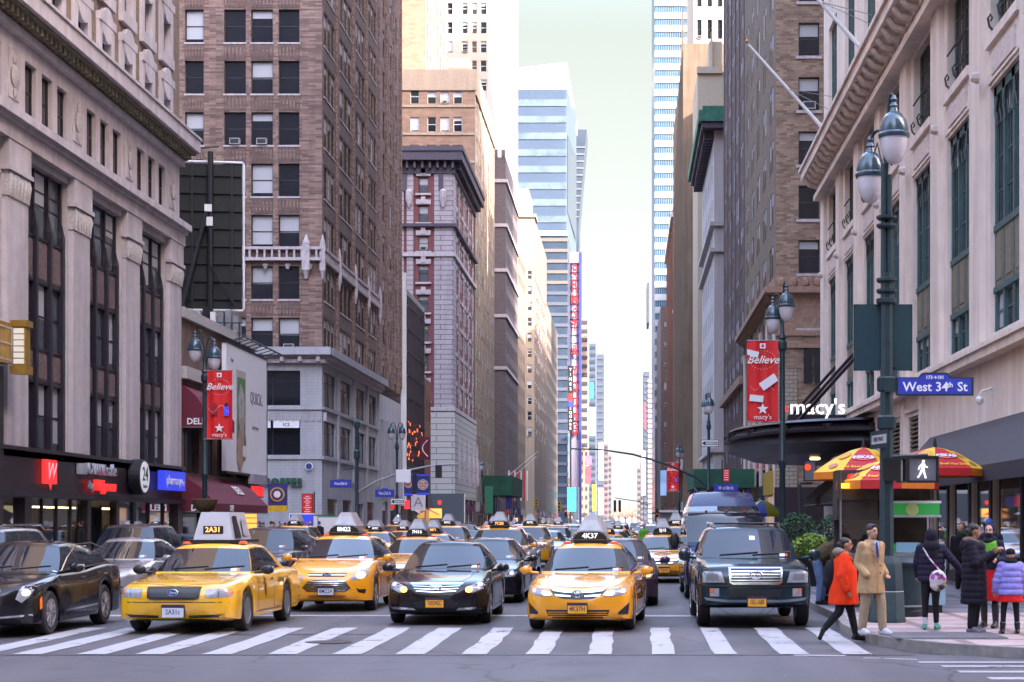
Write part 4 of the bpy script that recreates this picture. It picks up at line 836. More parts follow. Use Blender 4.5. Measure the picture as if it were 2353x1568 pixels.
def screen(label,p0,p1,y0,y1,k,col,es,extra=None,name='lit_billboard'):
    r=empty(name,((PX(p0,k)+PX(p1,k))/2,F*k,(PZ(y0,k)+PZ(y1,k))/2),0,label,'billboard','bright billboards around the far square'); w=(PX(p1,k)-PX(p0,k))/2; h=(PZ(y0,k)-PZ(y1,k))/2
    q=MB(); q.box(-w,w,0,.6,-h,h,M_blk); q.build('box',r); q=MB(); m=mat('screen_%02d'%len(MATS),col,.5,emit=col,es=es,noise=.0)
    n=m.node_tree; tc=n.nodes.new('ShaderNodeTexCoord'); nz=n.nodes.new('ShaderNodeTexNoise'); nz.inputs['Scale'].default_value=.25; n.links.new(tc.outputs['Object'],nz.inputs['Vector']); cr=n.nodes.new('ShaderNodeValToRGB'); cr.color_ramp.elements[0].position=.38; cr.color_ramp.elements[0].color=(*[c*.35 for c in col],1); cr.color_ramp.elements[1].position=.6; cr.color_ramp.elements[1].color=(*[min(1,c*1.2+.05) for c in col],1); n.links.new(nz.outputs['Fac'],cr.inputs[0]); n.links.new(cr.outputs[0],n.nodes['Principled BSDF'].inputs['Emission Color'])
    q.box(-w*.94,w*.94,-.05,0,-h*.97,h*.97,m); q.build('picture',r); return r,w,h
screen('purple and white mountain poster screen on the pale glass block',1349,1369,935,1002,.165,(.5,.42,.95),.8)
screen('small dark screen with a blue marker on the pale glass block',1352,1365,878,917,.165,(.03,.2,.3),.6)
screen('white sketched poster high on the slate slab',1375,1387,1015,1105,.18,(.8,.82,.85),.45)
screen('pink red lit screen at street level by the slate slab',1374,1388,1120,1185,.17,(1,.22,.3),.9)
screen('orange yellow vertical screen left of the pink one',1361,1370,1113,1176,.165,(1,.42,.02),1.0)
screen('teal and blue glittering screen at the foot of the sign tower',1303,1324,1120,1176,.14,(.02,.6,.75),.9)
screen('tall sky blue strip screen beside the black vertical place name sign',1310,1319,995,1100,.155,(.1,.45,1),.8)
screen('thin orange strip screen standing on the peach slab',1340,1344,1035,1180,.16,(1,.3,.12),.6)
screen('red script screen under the purple round light',1345,1358,1072,1112,.16,(.8,.05,.08),.6)
screen('violet glowing round light screen above the red one',1346,1360,1048,1068,.161,(.6,.1,.9),.7)
# ================================================================ east side
XR=9.3
def ZR(px,x=XR): return F*x/(px-VX)
M_mac=mat('cream_pink_limestone',(0.80,0.685,0.61),0.75,noise=0.07,nscale=1.5,streak=.13,bump=.1)
M_mac2=mat('limestone_mouldings',(0.64,0.54,0.50),0.8,noise=0.2,nscale=8,bump=.4)
M_mgr=mat('verdigris_window_frame',(0.06,0.115,0.12),0.55,noise=.2); M_msp=mat('olive_spandrel',(0.20,0.18,0.13),0.7,noise=.2,nscale=4); M_iron=mat('wrought_iron',(0.05,0.055,0.055),0.6)
M_mgl=mat('department_store_glass',(0.05,0.045,0.045),0.12,spec=.8,noise=.4,nscale=.8)
B=Bldg('department_store','cream limestone department store with tall green framed window bays at the right',XR,54)
fr,rz=FR(XR); Z0,Z1=31.0,78.0
bays=[(33.5+5.65*i,36.65+5.65*i) for i in range(8)]
# lower facade between ledge and cornice
mb=MB(); tall=[(a,b,6.65,12.95) for a,b in bays]; top=[(a,b,14.3,16.9) for a,b in bays]
wall(mb,fr,Z0,Z1,6.0,17.6,tall+top,M_mac,.22)
fm=MB()
for a,b in bays:
    spn=MB(); ir=MB()
    w3=(b-a)/3; n=Vector
    mb.quad((XR+.21,a,6.6),(XR+.21,b,6.6),(XR+.21,b,17),(XR+.21,a,17),M_mgr)
    if a>36:
        for (c,d) in ((6.7,7.7),(9.4,12.9)):
            for i in range(3): B.window(fr,rz,a+i*w3+.1,a+(i+1)*w3-.1,c,d,.17,'grid' if d>12 else 'sash',M_mgr,M_mgl,M_blind,variant=random.choice([0,0,1,2,4]))
        for i in range(2): B.window(fr,rz,a+.35+i*1.25,a+1.5+i*1.25,14.3,16.85,.17,'grid',M_iron,M_mgl,None,0)
    for i in range(4):
        z=max(a+.12,min(b-.12,a+i*w3)); fm.box(XR+.11,XR+.19,z-.07,z+.07,6.65,12.95,M_mgr)
        fm.add([(XR+.1,z-.16,12.95),(XR+.1,z+.16,12.95),(XR+.1,z+.16,12.3),(XR+.1,z,12.1),(XR+.1,z-.16,12.3)],[(0,1,2,3,4)],M_mgr)
    fm.box(XR+.1,XR+.19,a,b,12.7,12.95,M_mgr); fm.box(XR+.08,XR+.19,a,b,7.7,7.85,M_mgr); fm.box(XR+.08,XR+.19,a,b,9.25,9.42,M_mgr)
    spn.box(XR+.12,XR+.19,a,b,7.8,9.3,M_msp); 
    for i in range(3): spn.box(XR+.1,XR+.12,a+i*w3+.22,a+(i+1)*w3-.22,8.0,9.1,M_msp)
    for i in range(7): ir.tube([(XR+.1,a+.2+i*.42,11.9),(XR+.1,a+.4+i*.42,12.3),(XR+.1,a+.2+i*.42,12.65)],.025,M_iron,5)
    for i in (0,1,2): # iron balcony scrolls under the small windows
        y0=a+.5+i*1.1; ir.tube([(XR-.02,y0,14.3),(XR-.12,y0,14.4),(XR-.16,y0,14.6),(XR-.09,y0,14.72),(XR-.05,y0,14.62),(XR-.09,y0,14.54)],.03,M_iron,6)
    ir.tube([(XR-.05,a+.25,15.3),(XR-.05,b-.25,15.3)],.03,M_iron,6)
    B.part(spn,'spandrel_panel'); B.part(ir,'iron_scrollwork')
B.part(fm,'window_mullions')
mo=MB()
for a,b in bays:
    mo.box(XR-.12,XR,a-.15,b+.15,13.95,14.2,M_mac); mo.box(XR-.06,XR,a+.3,b-.3,13.2,13.75,M_mac2); mo.box(XR-.05,XR,a-.1,b+.1,13.05,13.12,M_mac)
    mo.box(XR-.16,XR,b+.55,b+1.85,6.3,17.0,M_mac)
    mo.lathe([(.1,XR-.45),(.16,XR-.3),(.16,XR-.25)],(0,b+.25,13.3),M_mac2,8,axis='x')
mo.box(XR-.5,XR,Z0,Z1,17.0,17.25,M_mac); mo.box(XR-.35,XR,Z0,Z1,17.25,17.6,M_mac2); mo.box(XR-1.05,XR,Z0,Z1+.4,18.0,18.4,M_mac); mo.box(XR-1.15,XR,Z0,Z1+.5,18.4,18.55,M_mac); mo.box(XR-.4,XR,Z0,Z1,17.6,18.0,M_mac)
for i in range(42):
    z=Z0+.5+i*1.12; mo.tube([(XR-.4,z,17.6),(XR-.75,z,17.68),(XR-.95,z,17.95)],[.16,.14,.1],M_mac2,7)
mo.box(XR-.38,XR,Z0,Z1,6.0,6.22,M_mac); mo.box(XR-.46,XR,Z0,Z1,6.22,6.34,M_mac)
B.part(mo,'mouldings',smooth=40)
# upper storeys
up=[]
for a,b in bays:
    for c,d in ((19.6,24.5),(25.6,31.5)):
        up.append((a+.1,b-.1,c,d))
        if a>36:
            for i in range(3): w3=(b-a-.2)/3; B.window(fr,rz,a+.1+i*w3+.05,a+.1+(i+1)*w3-.05,c,d,.15,'grid',M_mgr,M_mgl,None,0)
wall(mb,fr,Z0,Z1,17.6,46,up,M_mac,.18)
mb.quad((XR,Z1,0),(XR+30,Z1,0),(XR+30,Z1,46),(XR,Z1,46),M_mac); mb.quad((XR,Z0,0),(XR+60,Z0,0),(XR+60,Z0,46),(XR,Z0,46),M_mac); mb.quad((XR,Z0,46),(XR+60,Z0,46),(XR+60,Z1,46),(XR,Z1,46),M_mac)
# street level
lo=[(52.6,54.6,4.15,5.3),(56.3,58.3,4.15,5.3)]; shop=[(31.6,35.0,.5,3.1),(35.4,38.6,.5,3.1),(39.0,42.0,.5,3.1),(42.3,44.6,.5,3.1),(44.9,47.6,.5,3.1),(47.9,50.3,.5,3.1),(53.0,56.8,.3,3.0),(58.5,62,.3,3),(64,68,.3,3),(70,74,.3,3)]
wall(mb,fr,Z0,Z1,.1,6.0,lo+shop,M_mac,.35)
B.part(mb,'wall')
dt=MB()
for a,b,c,d in lo:
    dt.box(XR+.2,XR+.3,a,b,c,d,M_blk)
    for i in range(8): dt.box(XR+.05,XR+.2,a,b,c+.05+i*.145,c+.1+i*.145,M_msp)
B.part(dt,'louvres')
dt=MB()
for z in (51.9,55.3,59.2): dt.box(XR-.1,XR,z-.25,z+.25,3,5.9,M_mac); 
for a,b in ((52.2,55.0),(55.7,58.9)): dt.box(XR-.08,XR,a,b,3.6,3.75,M_mac2); dt.box(XR-.08,XR,a,b,5.45,5.6,M_mac2)
B.part(dt,'panels')
dw=MB()
for z in (35.2,38.8,42.15,44.75,47.75,50.5): dw.box(XR-.05,XR+.1,z-.12,z+.12,.3,3.15,M_mull)
dw.box(XR-.05,XR+.1,31.6,50.6,.2,.5,M_mull); B.part(dw,'shop_window_frames')
it=MB(); it.quad((XR+3,31,.1),(XR+3,51,.1),(XR+3,51,3.2),(XR+3,31,3.2),M_in); it.quad((XR,31,.12),(XR+3,31,.12),(XR+3,51,.12),(XR,51,.12),M_tanb); it.quad((XR,31,3.12),(XR+3,31,3.12),(XR+3,51,3.12),(XR,51,3.12),M_in)
M_br=mat('display_brown_drape',(.30,.12,.06),.7,noise=.3,nscale=3); M_pale=mat('display_pale_panel',(.5,.42,.38),.6,noise=.3,nscale=2)
for a,b,c,d in shop[:6]:
    it.box(XR+1.1,XR+1.2,a+.1,b-.1,.5,3.0,random.choice([M_br,M_pale,M_in,M_br])); it.lathe([(.15,.5),(.22,1.1),(.17,1.45),(.24,1.8),(.08,2.0),(.12,2.15),(.02,2.3)],(XR+.6,(a+b)/2,0),random.choice([M_wht,M_blk,M_pale]),10)
    it.box(XR+.4,XR+.9,a+.5,b-.5,2.95,3.05,M_warm)
B.part(it,'window_displays',smooth=40)
g=MB()
for a,b,c,d in shop[:6]: g.quad((XR+.08,a,c),(XR+.08,b,c),(XR+.08,b,d),(XR+.08,a,d),M_sglass)
B.part(g,'shop_window'); g=MB()
for a,b,c,d in shop[6:]: g.quad((XR+.3,a,c),(XR+.3,b,c),(XR+.3,b,d),(XR+.3,a,d),M_glass)
B.part(g,'dark_shop_window')
bk=MB(); bk.box(XR+4.5,60,36,94.9,46,88,M_mac); bk.box(XR+4.5,60,78.1,94.9,0,46,M_mac); B.part(bk,'added_shade_mass')  # unseen masses added above and behind the store to block the sun
B.finish()
M_gaw=mat('charcoal_canvas',(0.055,0.05,0.062),0.8,noise=.08)
r=empty('awning',(XR,42.8,2.85),0,'long plain charcoal awning sloping over the big store windows at the right edge','awning')
mb=MB(); mb.add([(0,-11,1.6),(0,7.9,1.6),(-1.15,7.9,.32),(-1.15,-11,.32),(-1.15,7.9,0),(-1.15,-11,0),(0,7.9,0),(0,-11,0)],[(0,1,2,3),(3,2,4,5),(1,6,4,2),(0,3,5,7)],M_gaw); mb.build('canvas',r)
mb=MB(); mb.box(-1.2,-1.1,-11,7.95,-.06,.3,mat('awning_valance',(.035,.03,.04),.8)); mb.build('valance',r)
for z0,z1,l in ((63.5,68.2,'near one of two small charcoal awnings beneath the curved entrance canopy'),(70,74.5,'far one of two small charcoal awnings beneath the curved entrance canopy')): awning(l,XR,z0,z1,2.6,3.9,1.3,M_gaw,sgn=-1,val=.3,group='small awnings')
# security camera
r=empty('security_camera',(XR-.02,41.9,4.95),0,'small white dome security camera on the cream wall above the charcoal awning','camera'); mb=MB(); mb.tube([(0,0,.25),(-.05,0,.3),(-.3,0,.22),(-.34,0,.1)],.035,M_wht,8); mb.box(-.02,.02,-.06,.06,.1,.35,M_wht); mb.build('bracket',r); mb=MB(); mb.lathe([(.03,-.12),(.09,-.06),(.10,.04),(.05,.1)],(-.34,0,0),M_wht,12); mb.build('dome',r,smooth=40)
# curved entrance canopy
r=empty('entrance_canopy',(XR,71.5,4.82),0,'black curved metal entrance canopy carrying the white shop name','canopy')
M_can=mat('black_canopy_metal',(0.022,0.017,0.025),0.4,metal=.3,noise=.2); mb=MB(); N=36
def ell(a,s,h): return (-4.9*s*math.sin(a),-9.6*s*math.cos(a)*.98,h)
prof=[(0.8,-.25),(.93,0.0),(1.0,.12),(.985,.45),(1.03,.5),(1.03,.62),(.99,.68),(.97,.85),(1.0,.9),(.98,1.0),(.6,1.05)]
for (s0,h0),(s1,h1) in zip(prof[:-1],prof[1:]):
    for i in range(N): a=math.pi*i/N; b=math.pi*(i+1)/N; mb.quad(ell(a,s0,h0),ell(b,s0,h0),ell(b,s1,h1),ell(a,s1,h1),M_can)
for i in range(N): a=math.pi*i/N; b=math.pi*(i+1)/N; mb.quad(ell(a,.8,-.25),ell(b,.8,-.25),(0,0,-.3),(0,0,-.3),M_can); mb.quad(ell(a,.6,1.05),ell(b,.6,1.05),(0,0,1.1),(0,0,1.1),M_can)
mb.build('roof',r,smooth=35)
mb=MB()
for i in range(0,N+1,4): mb.lathe([(.2,-.02),(.2,.3)],ell(math.pi*i/N,1.0,.5),M_can,8)
mb.build('studs',r)
mb=MB()
for z,q in ((-7.5,.75),(-3.2,.5),(3,.5)): mb.tube([(0,z-1.5,4.0),(-2.6,z+.6,1.0)],.07,M_can,6)
mb.build('tie_rod',r); mb=MB(); mb.lathe([(.2,-.36),(.22,-.3)],(-1.5,-3,0),M_warm,10); mb.build('ceiling_lamp',r)
kq=.0172; mb=MB(); x0=PX(1800,kq); mb.box(x0+.3,x0+2.5,F*kq,F*kq+.1,PZ(962,kq),PZ(950,kq),M_can)
r=empty('store_name_sign',(PX(1880,kq),F*kq,PZ(938,kq)),0,'white rounded lowercase letters reading macys with a red star on the canopy','sign')
text('lettering',"macy's",(-.02,0,0.02),.84,0,mat('lit_store_letters',(.85,.85,.88),.4,emit=(1,1,1),es=1.0),r,.05,off=.006)
def star(mb,cx,cz,rad,y0,y1,m):
    P=[(cx+(rad if i%2==0 else rad*.42)*math.sin(math.pi*i/5),cz+(rad if i%2==0 else rad*.42)*math.cos(math.pi*i/5)) for i in range(10)]; mb.prism(P,lambda a,b,d:(a,y0+d,b),y1-y0,m)
mb=MB(); star(mb,-1.32,-.02,.2,-.05,.05,M_signr); mb.build('star',r); mb=MB(); mb.box(-1.2,1.1,-.02,.1,-.62,-.27,M_can); mb.build('base',r)
# flagpoles
for z,l in ((70.7,'bare flagpole slanting out over the canopy, the farther of two'),(58.9,'bare flagpole slanting out of the picture top, the nearer of two')):
    r=empty('flagpole',(XR-.9,z,18.7),0,l,'flagpole','slanting flagpoles'); mb=MB(); mb.tube([(0,0,0),(-3.2,0,3.6)],[.085,.05],M_wht,8); mb.build('pole',r); mb=MB(); mb.lathe([(.02,-.1),(.09,0),(.02,.12)],(-3.25,0,3.72),M_gold,8); mb.build('finial',r)
    mb=MB(); mb.tube([(-1.5,0,1.7),(.7,2.5,2.0)],.015,M_steel,4); mb.tube([(-1.5,0,1.7),(.7,-2.5,-.2)],.015,M_steel,4); mb.build('guy_wires',r)
# ---- tan brick block
KQ=8.6/(1783-VX); ZQ=F*KQ; XQ=8.6
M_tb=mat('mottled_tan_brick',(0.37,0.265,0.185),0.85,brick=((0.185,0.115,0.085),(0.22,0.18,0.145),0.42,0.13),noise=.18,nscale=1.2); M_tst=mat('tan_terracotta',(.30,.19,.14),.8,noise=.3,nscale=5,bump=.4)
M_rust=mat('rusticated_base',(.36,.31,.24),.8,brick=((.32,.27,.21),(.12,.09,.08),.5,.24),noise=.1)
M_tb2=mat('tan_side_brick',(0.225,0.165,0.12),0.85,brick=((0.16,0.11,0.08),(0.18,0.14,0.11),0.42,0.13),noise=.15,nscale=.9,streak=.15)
rows=[(PZ(128+125*i,KQ),PZ(52+125*i,KQ)) for i in range(-2,6)]
ave=[]
for z in (97.0,101.9,106.8,111.7,116.6): ave+=[(z,z+.95),(z+1.35,z+2.3)]
def ex(B):
    q=MB(); zt=PZ(635,KQ); zb=PZ(662,KQ)
    q.box(XQ-.1,40,ZQ-.1,ZQ,zb,zt,M_tst); q.box(XQ-.7,40,ZQ-.7,ZQ,zb-.35,zb,M_tst); q.box(XQ-.7,XQ,ZQ,121,zb-.35,zb,M_tst); q.box(XQ-.12,XQ,ZQ,121,zb,zt,M_tst)
    for i in range(30): q.tube([(XQ-.05,ZQ+.5+i*.85,zb-.75),(XQ-.5,ZQ+.5+i*.85,zb-.38)],[.08,.14],M_tst,6)
    for i in range(12): q.lathe([(.2,zb+.1),(.26,zb+.3),(.2,zb+.5),(.05,zb+.6)],(XQ+.3+i*.7,ZQ-.12,0),M_tst,8)
    for c,d in rows: q.box(PX(1829,KQ),PX(1889,KQ),ZQ-.1,ZQ,c-.2,c-.04,M_cast)
    zl=PZ(760,KQ); q.box(XQ-.05,40,ZQ-.12,ZQ,zl-.3,zl,M_tst); q.box(XQ-.12,40,ZQ-.16,ZQ,PZ(800,KQ),PZ(790,KQ),M_tst); q.box(XQ-.05,XQ+1.2,ZQ-.14,ZQ,PZ(1120,KQ),PZ(850,KQ),M_rust); q.box(XQ-.1,XQ+3,ZQ-.2,ZQ,.1,PZ(1120,KQ),M_gran)
    q.box(XQ,40,ZQ-.06,ZQ,zl,zb-.35,M_tst)
    B.part(q,'terracotta_band',smooth=35)
    q=MB()
    for z in (96,100.9,105.8,110.7,115.6,120): q.box(XQ-.1,XQ,z-.5,z+.5,.1,zb-1.4,M_mac2)
    for a in (97,101.9,106.8,111.7): q.box(XQ-.02,XQ+.1,a,a+2.8,2.5,6.8,M_glass); q.box(XQ-.05,XQ,a,a+2.8,7.2,9.6,M_glass)
    B.part(q,'base_piers')
    q=MB(); k=KQ
    for a,b in ((1846,1866),(1870,1890)): q.box(PX(a,k),PX(b,k),ZQ-.2,ZQ-.1,PZ(880,k),PZ(803,k),M_glass)
    B.part(q,'paired_windows')
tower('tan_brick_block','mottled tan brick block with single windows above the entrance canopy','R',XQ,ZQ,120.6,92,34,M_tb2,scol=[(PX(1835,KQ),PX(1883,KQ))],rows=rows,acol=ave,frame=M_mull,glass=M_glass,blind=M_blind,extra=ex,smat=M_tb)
M_rb=mat('dusky_red_brick',(0.15,0.10,0.10),0.85,brick=((.12,.075,.078),(.13,.1,.1),.5,.16),noise=.12,streak=.12)
ra=[]
for i in range(5): ra+=[(122.0+4.9*i,123.2+4.9*i),(123.6+4.9*i,124.8+4.9*i)]
def ex(B):
    q=MB()
    for i in range(6): q.box(XQ-.06,XQ,120.9+4.9*i-.3,120.9+4.9*i+.3,.1,90,M_rb)
    q.box(XQ-.4,XQ,120.8,146.5,12.0,12.6,M_tst); q.box(XQ-.35,XQ,120.8,146.5,4.6,5.2,M_mac2)
    B.part(q,'piers')
tower('dusky_red_building','tall dusky red brick building with long window columns left of the tan brick block','R',XQ,120.8,146.5,92,20,M_rb,acol=ra,arows=[(6+3.15*i,8.1+3.15*i) for i in range(18)],frame=M_mull,blind=M_blind,extra=ex,cap=100)
# ---- pale corniced building
K4=8.8/(1641-VX); Z4=F*K4; X4=8.8
M_pal=mat('pale_grey_stone',(.46,.42,.42),.8,noise=.06,streak=.1); M_cop=mat('green_copper',(.03,.16,.11),.6,noise=.35,nscale=2)
def ex(B):
    q=MB(); H=PZ(300,K4)
    q.box(X4-1.3,X4+12,Z4-1.2,Z4,H,H+.6,M_dcor); q.box(X4-1.3,X4,Z4,194,H,H+.6,M_dcor); q.box(X4-1.6,X4+12,Z4-1.5,Z4+1,H+.6,H+1.7,M_cop); q.box(X4-1.6,X4,Z4,194.4,H+.6,H+1.7,M_cop); q.box(X4-1.2,X4+12,Z4-1.1,Z4,H+1.7,H+2.2,M_cop)
    for i in range(22): q.box(X4-1.0,X4,Z4+.4+i*1.25,Z4+.8+i*1.25,H-.8,H,M_dcor)
    B.part(q,'copper_cornice')
    q=MB()
    for y in (520,580,1040): q.box(X4-.45,X4+8,Z4-.4,Z4,PZ(y,K4),PZ(y,K4)+.4,M_pal); q.box(X4-.45,X4,Z4,193,PZ(y,K4),PZ(y,K4)+.4,M_pal)
    B.part(q,'string_courses')
tower('pale_corniced_building','pale stone building crowned by a green copper cornice','R',X4,Z4,193,PZ(262,K4),14,M_pal,acol=rng(170,6,3.7,1.1),arows=[(8+3.6*i,9.9+3.6*i) for i in range(9)],extra=ex)
r=empty('added_east_shade_tower',(29,185,0),0,'tall brown tower added unseen behind the pale corniced building to shade the west facades','building'); q=MB(); q.box(-14,20,-30,20,0,98,M_tb2); q.build('wall',r)  # unseen tower added to keep the sun off the ornate west block
for i in range(8):
    for j in range(12): inst(window_mesh(1.6,2.2,'sash',M_dkfr,M_glass,None,0),'window',r,(-14.03,-26+i*5.6,8+j*7),R(-90))
r=empty('added_east_shade_block',(34,215,0),0,'unseen brown block added on the east side to shade the ochre ribbed building','building'); q=MB(); q.box(-10,11,-15,15,0,70,M_tb2); q.build('wall',r)  # unseen block added so the ochre south wall falls in shade
r=empty('added_far_shade_block',(30,402,0),0,'unseen brown block added behind the red brick tower to shade the stepped tan building','building'); q=MB(); q.box(-14,20,-52,53,0,72,M_tb2); q.build('wall',r)  # unseen block added to shade the lower part of the stepped tan facade
M_crm=mat('sunlit_cream_terracotta',(.48,.39,.29),.8,noise=.08)
k=.0552
def ex(B):
    q=MB(); q.box(PX(1601,k),PX(1660,k),F*k-.4,F*k,PZ(170,k),PZ(155,k),M_crm); q.box(PX(1630,k),PX(1660,k),F*k+1,F*k+8,PZ(160,k),PZ(90,k),M_crm); q.box(PX(1634,k),PX(1638,k),F*k+.5,F*k+.9,PZ(160,k),PZ(70,k),M_crm); B.part(q,'parapet')
tower('cream_setback_tower','cream terracotta building in sun rising behind the green copper cornice','R',PX(1603,k),F*k,225,PZ(165,k),4.5,M_crm,extra=ex)
M_och=mat('ochre_brick',(.17,.12,.085),.85,noise=.12,nscale=.5,streak=.2)
k=.0625; X5=8.2
def ex(B):
    q=MB()
    for i in range(14): q.box(X5-.1,X5,F*k+i*3.6,F*k+1.3+i*3.6,0,78-i*1.6,M_och)
    q.box(X5-.8,X5,F*k,292,9.5,11,M_cast); q.box(X5-.6,X5,F*k,292,0,3.5,M_cast); B.part(q,'piers')
tower('ochre_ribbed_building','ochre brick building with close vertical ribs beyond the pale corniced one','R',X5,F*k,292,PZ(100,k),12,M_och,extra=ex,acol=rng(F*k+1.6,12,3.6,1.5),arows=[(12+4*i,14.4+4*i) for i in range(14)])
k=.066
tower('white_ribbed_tower','white ribbed tower in sun at the top left of the ochre building','R',PX(1588,k)+.6,F*k+6,285,112,10,M_wht2,acol=None,scol=rng(PX(1606,k),3,1.6,.7),rows=[(72+5*i,75+5*i) for i in range(5)],extra=None)
k=.078; X6=PX(1548,k)
M_rr=mat('warm_red_brick',(.19,.07,.048),.85,brick=((.15,.055,.04),(.17,.09,.07),1,.35),noise=.1)
def ex(B):
    q=MB(); q.box(X6-.5,X6+2.5,F*k-.4,F*k,PZ(500,k),PZ(488,k),M_wht); q.box(X6-.5,X6,F*k,350,PZ(500,k),PZ(488,k),M_wht); q.box(X6-.3,X6+2,F*k-.2,F*k,PZ(720,k),PZ(712,k),M_cast)
    for i in range(9): q.box(X6-.08,X6,F*k+i*6,F*k+2+i*6,0,PZ(500,k),M_rr)
    B.part(q,'trim')
tower('red_brick_tower','narrow warm red brick tower with white window column beside the blue glass tower','R',X6,F*k,350,PZ(462,k),8,M_rr,scol=[(PX(1559,k),PX(1566,k))],rows=[(PZ(565+50*i+22,k),PZ(565+50*i,k)) for i in range(12)],acol=rng(F*k+2.5,8,6,2.2),arows=[(6+3.9*i,8.2+3.9*i) for i in range(13)],frame=M_wht,glass=M_glassb,blind=M_blind,extra=ex)
k=.10
tower('dark_brown_slab','dark brown slab with small pale windows between red brick and blue glass towers','R',PX(1518,k),F*k,430,PZ(705,k),5,M_gb,scol=[(PX(1526,k),PX(1533,k))],rows=[(PZ(740+46*i+20,k),PZ(740+46*i,k)) for i in range(10)],frame=M_wht,glass=M_glassb,blind=M_blind)
k=.12; Y=F*k; B=Bldg('blue_glass_tower','tall blue glass tower with white floor bands rising right of the sky gap',PX(1545,k),Y+15)
M_bg2=mat('sky_blue_glass',(.03,.10,.18),.25,metal=.1,noise=.35,nscale=.12); M_bg3=mat('bright_white_band',(.34,.38,.42),.5)
q=MB(); q.add([(PX(1505,k),Y,0),(PX(1590,k),Y,0),(PX(1590,k),Y+30,0),(PX(1504,k)-.3,Y+30,0),(PX(1505,k),Y,170),(PX(1590,k),Y,170),(PX(1590,k),Y+30,170),(PX(1504,k)-.3,Y+30,170)],[(0,1,5,4),(1,2,6,5),(2,3,7,6),(3,0,4,7),(4,5,6,7)],M_bg2); B.part(q,'wall')
q=MB(); z=PZ(985,k); i=0
while z<158: q.box(PX(1505,k)-.05,PX(1588,k),Y-.3,Y,z,z+1.75,M_bg3); z+=3.15*1.12*1.0; i+=1
B.part(q,'floor_bands'); q=MB()
for i in range(21): q.box(PX(1507,k)+i*.5,PX(1507,k)+i*.5+.07,Y-.12,Y,0,158,M_bg3)
B.part(q,'mullions')
# further east side slivers
def slab3(*a,**kw): return slab2(*a,**kw)
slab3('far_brick_building','brown building with a white ladder front where the east side meets the sky gap',1488,1502,870,.14,M_far1,M_wht,bands=30)
slab3('far_dark_building','dark grey building with a red upright banner at the right of the sky gap',1479,1492,855,.17,M_far2,M_gls,bands=26)
slab3('far_grey_building','low grey building edging the right of the sky gap',1472,1482,1040,.2,M_far1,bands=14)
slab3('far_low_building','lowest dark building at the east edge of the open sky gap',1465,1474,1075,.25,M_far1,bands=10)
slab3('far_slim_building','very thin dark panel frame standing high at the right of the sky gap',1487,1492,650,.16,M_far2,cat='sign frame',y1=742)
screen('tall red banner screen on the dark building right of the sky gap',1480,1484,925,985,.165,(.9,.05,.08),.5)
screen('column of white advertising letters beside the sky gap, east side',1473,1483,1035,1140,.168,(.8,.75,.85),.35)
screen('sky blue landscape billboard on the far east pavement',1517,1532,1080,1140,.095,(.25,.45,.8),.5)
r=empty('white_tent_building',(PX(1542,.06),F*.06,0),0,'low white shed roof shop past the red street banner','shop'); q=MB(); q.box(-1.6,2.4,0,10,0,3.6,M_wht); q.build('wall',r); q=MB(); q.box(-2.6,2.6,-1.2,1,3.1,3.3,M_blk); q.build('canopy',r)
# green sidewalk shed
M_shed=mat('green_plywood',(.012,.085,.05),.7,noise=.3,nscale=.6)
def shed(label,x0,x1,y0,y1,z0,z1,group='green pavement sheds'):
    r=empty('sidewalk_shed',((x0+x1)/2,(y0+y1)/2,.15),0,label,'scaffold shed',group); cx,cy=(x0+x1)/2,(y0+y1)/2
    q=MB(); q.box(x0-cx,x1-cx,y0-cy,y1-cy,z0-.15,z1-.15,M_shed); q.build('hoarding',r)
    for x in (x0+.3,x1-.3):
        for i in range(int((y1-y0)/4)+1):
            q=MB(); q.tube([(x-cx,y0+.3+i*4-cy,0),(x-cx,y0+.3+i*4-cy,z0-.15)],.07,M_navy,6); q.build('post',r)
    q=MB()
    for i in range(int((x1-x0)/2)): q.tube([(x0+i*2-cx,y0-cy,z0-.15),(x0+i*2+1-cx,y0-cy,z0-1.3)],.05,M_steel,5)
    q.build('brace',r)
shed('large dark green plywood sidewalk shed behind the corner lamp on the east pavement',4.3,8.2,106,118,4.1,5.3)
shed('dark green plywood shed along the far west pavement under flags',-21.6,-17.4,250,275,6.0,9.0)
# buildings behind the camera and across 34th street that light and reflect in the cars
M_yb=mat('sunlit_yellow_limestone',(.62,.45,.25),.8,noise=.1)
def back(name,label,x0,x1,y0,y1,H,m):
    r=empty(name,((x0+x1)/2,(y0+y1)/2,0),0,label,'building'); w=(x1-x0)/2; d=(y1-y0)/2; q=MB(); q.box(-w,w,-d,d,0,H,m); q.build('wall',r)
    q=MB()
    for s_ in ((1,-w) ,(-1,w)):
        for i in range(int(2*d/5)):
            for j in range(int(H/4.2)):
                y=-d+1.2+i*5; z=3+j*4.2; q.box(s_[1]-.06*s_[0],s_[1]+.01,y,y+2.6,z,z+2.6,M_glass)
    for i in range(int(2*w/5)):
        for j in range(int(H/4.2)): x=-w+1.2+i*5; z=3+j*4.2; q.box(x,x+2.6,d-.01,d+.06,z,z+2.6,M_glass)
    o=q.build('window',r); o['kind']='stuff'
back('yellow_corner_building','yellow limestone building across the street behind the photographer, west side',-60,-22.5,-75,-8,52,M_yb)
back('tan_corner_building','tan high building across the street behind the photographer, east side',10,230,-70,-8,80,M_tanb)  # out of view; made long and high to keep sun off the corner
back('far_back_building','pale building farther down the avenue behind the photographer',-62,-22.5,-190,-85,60,M_yb)
back('east_back_building','brown building farther down the avenue behind the photographer, east side',10,50,-190,-80,70,M_tanb)
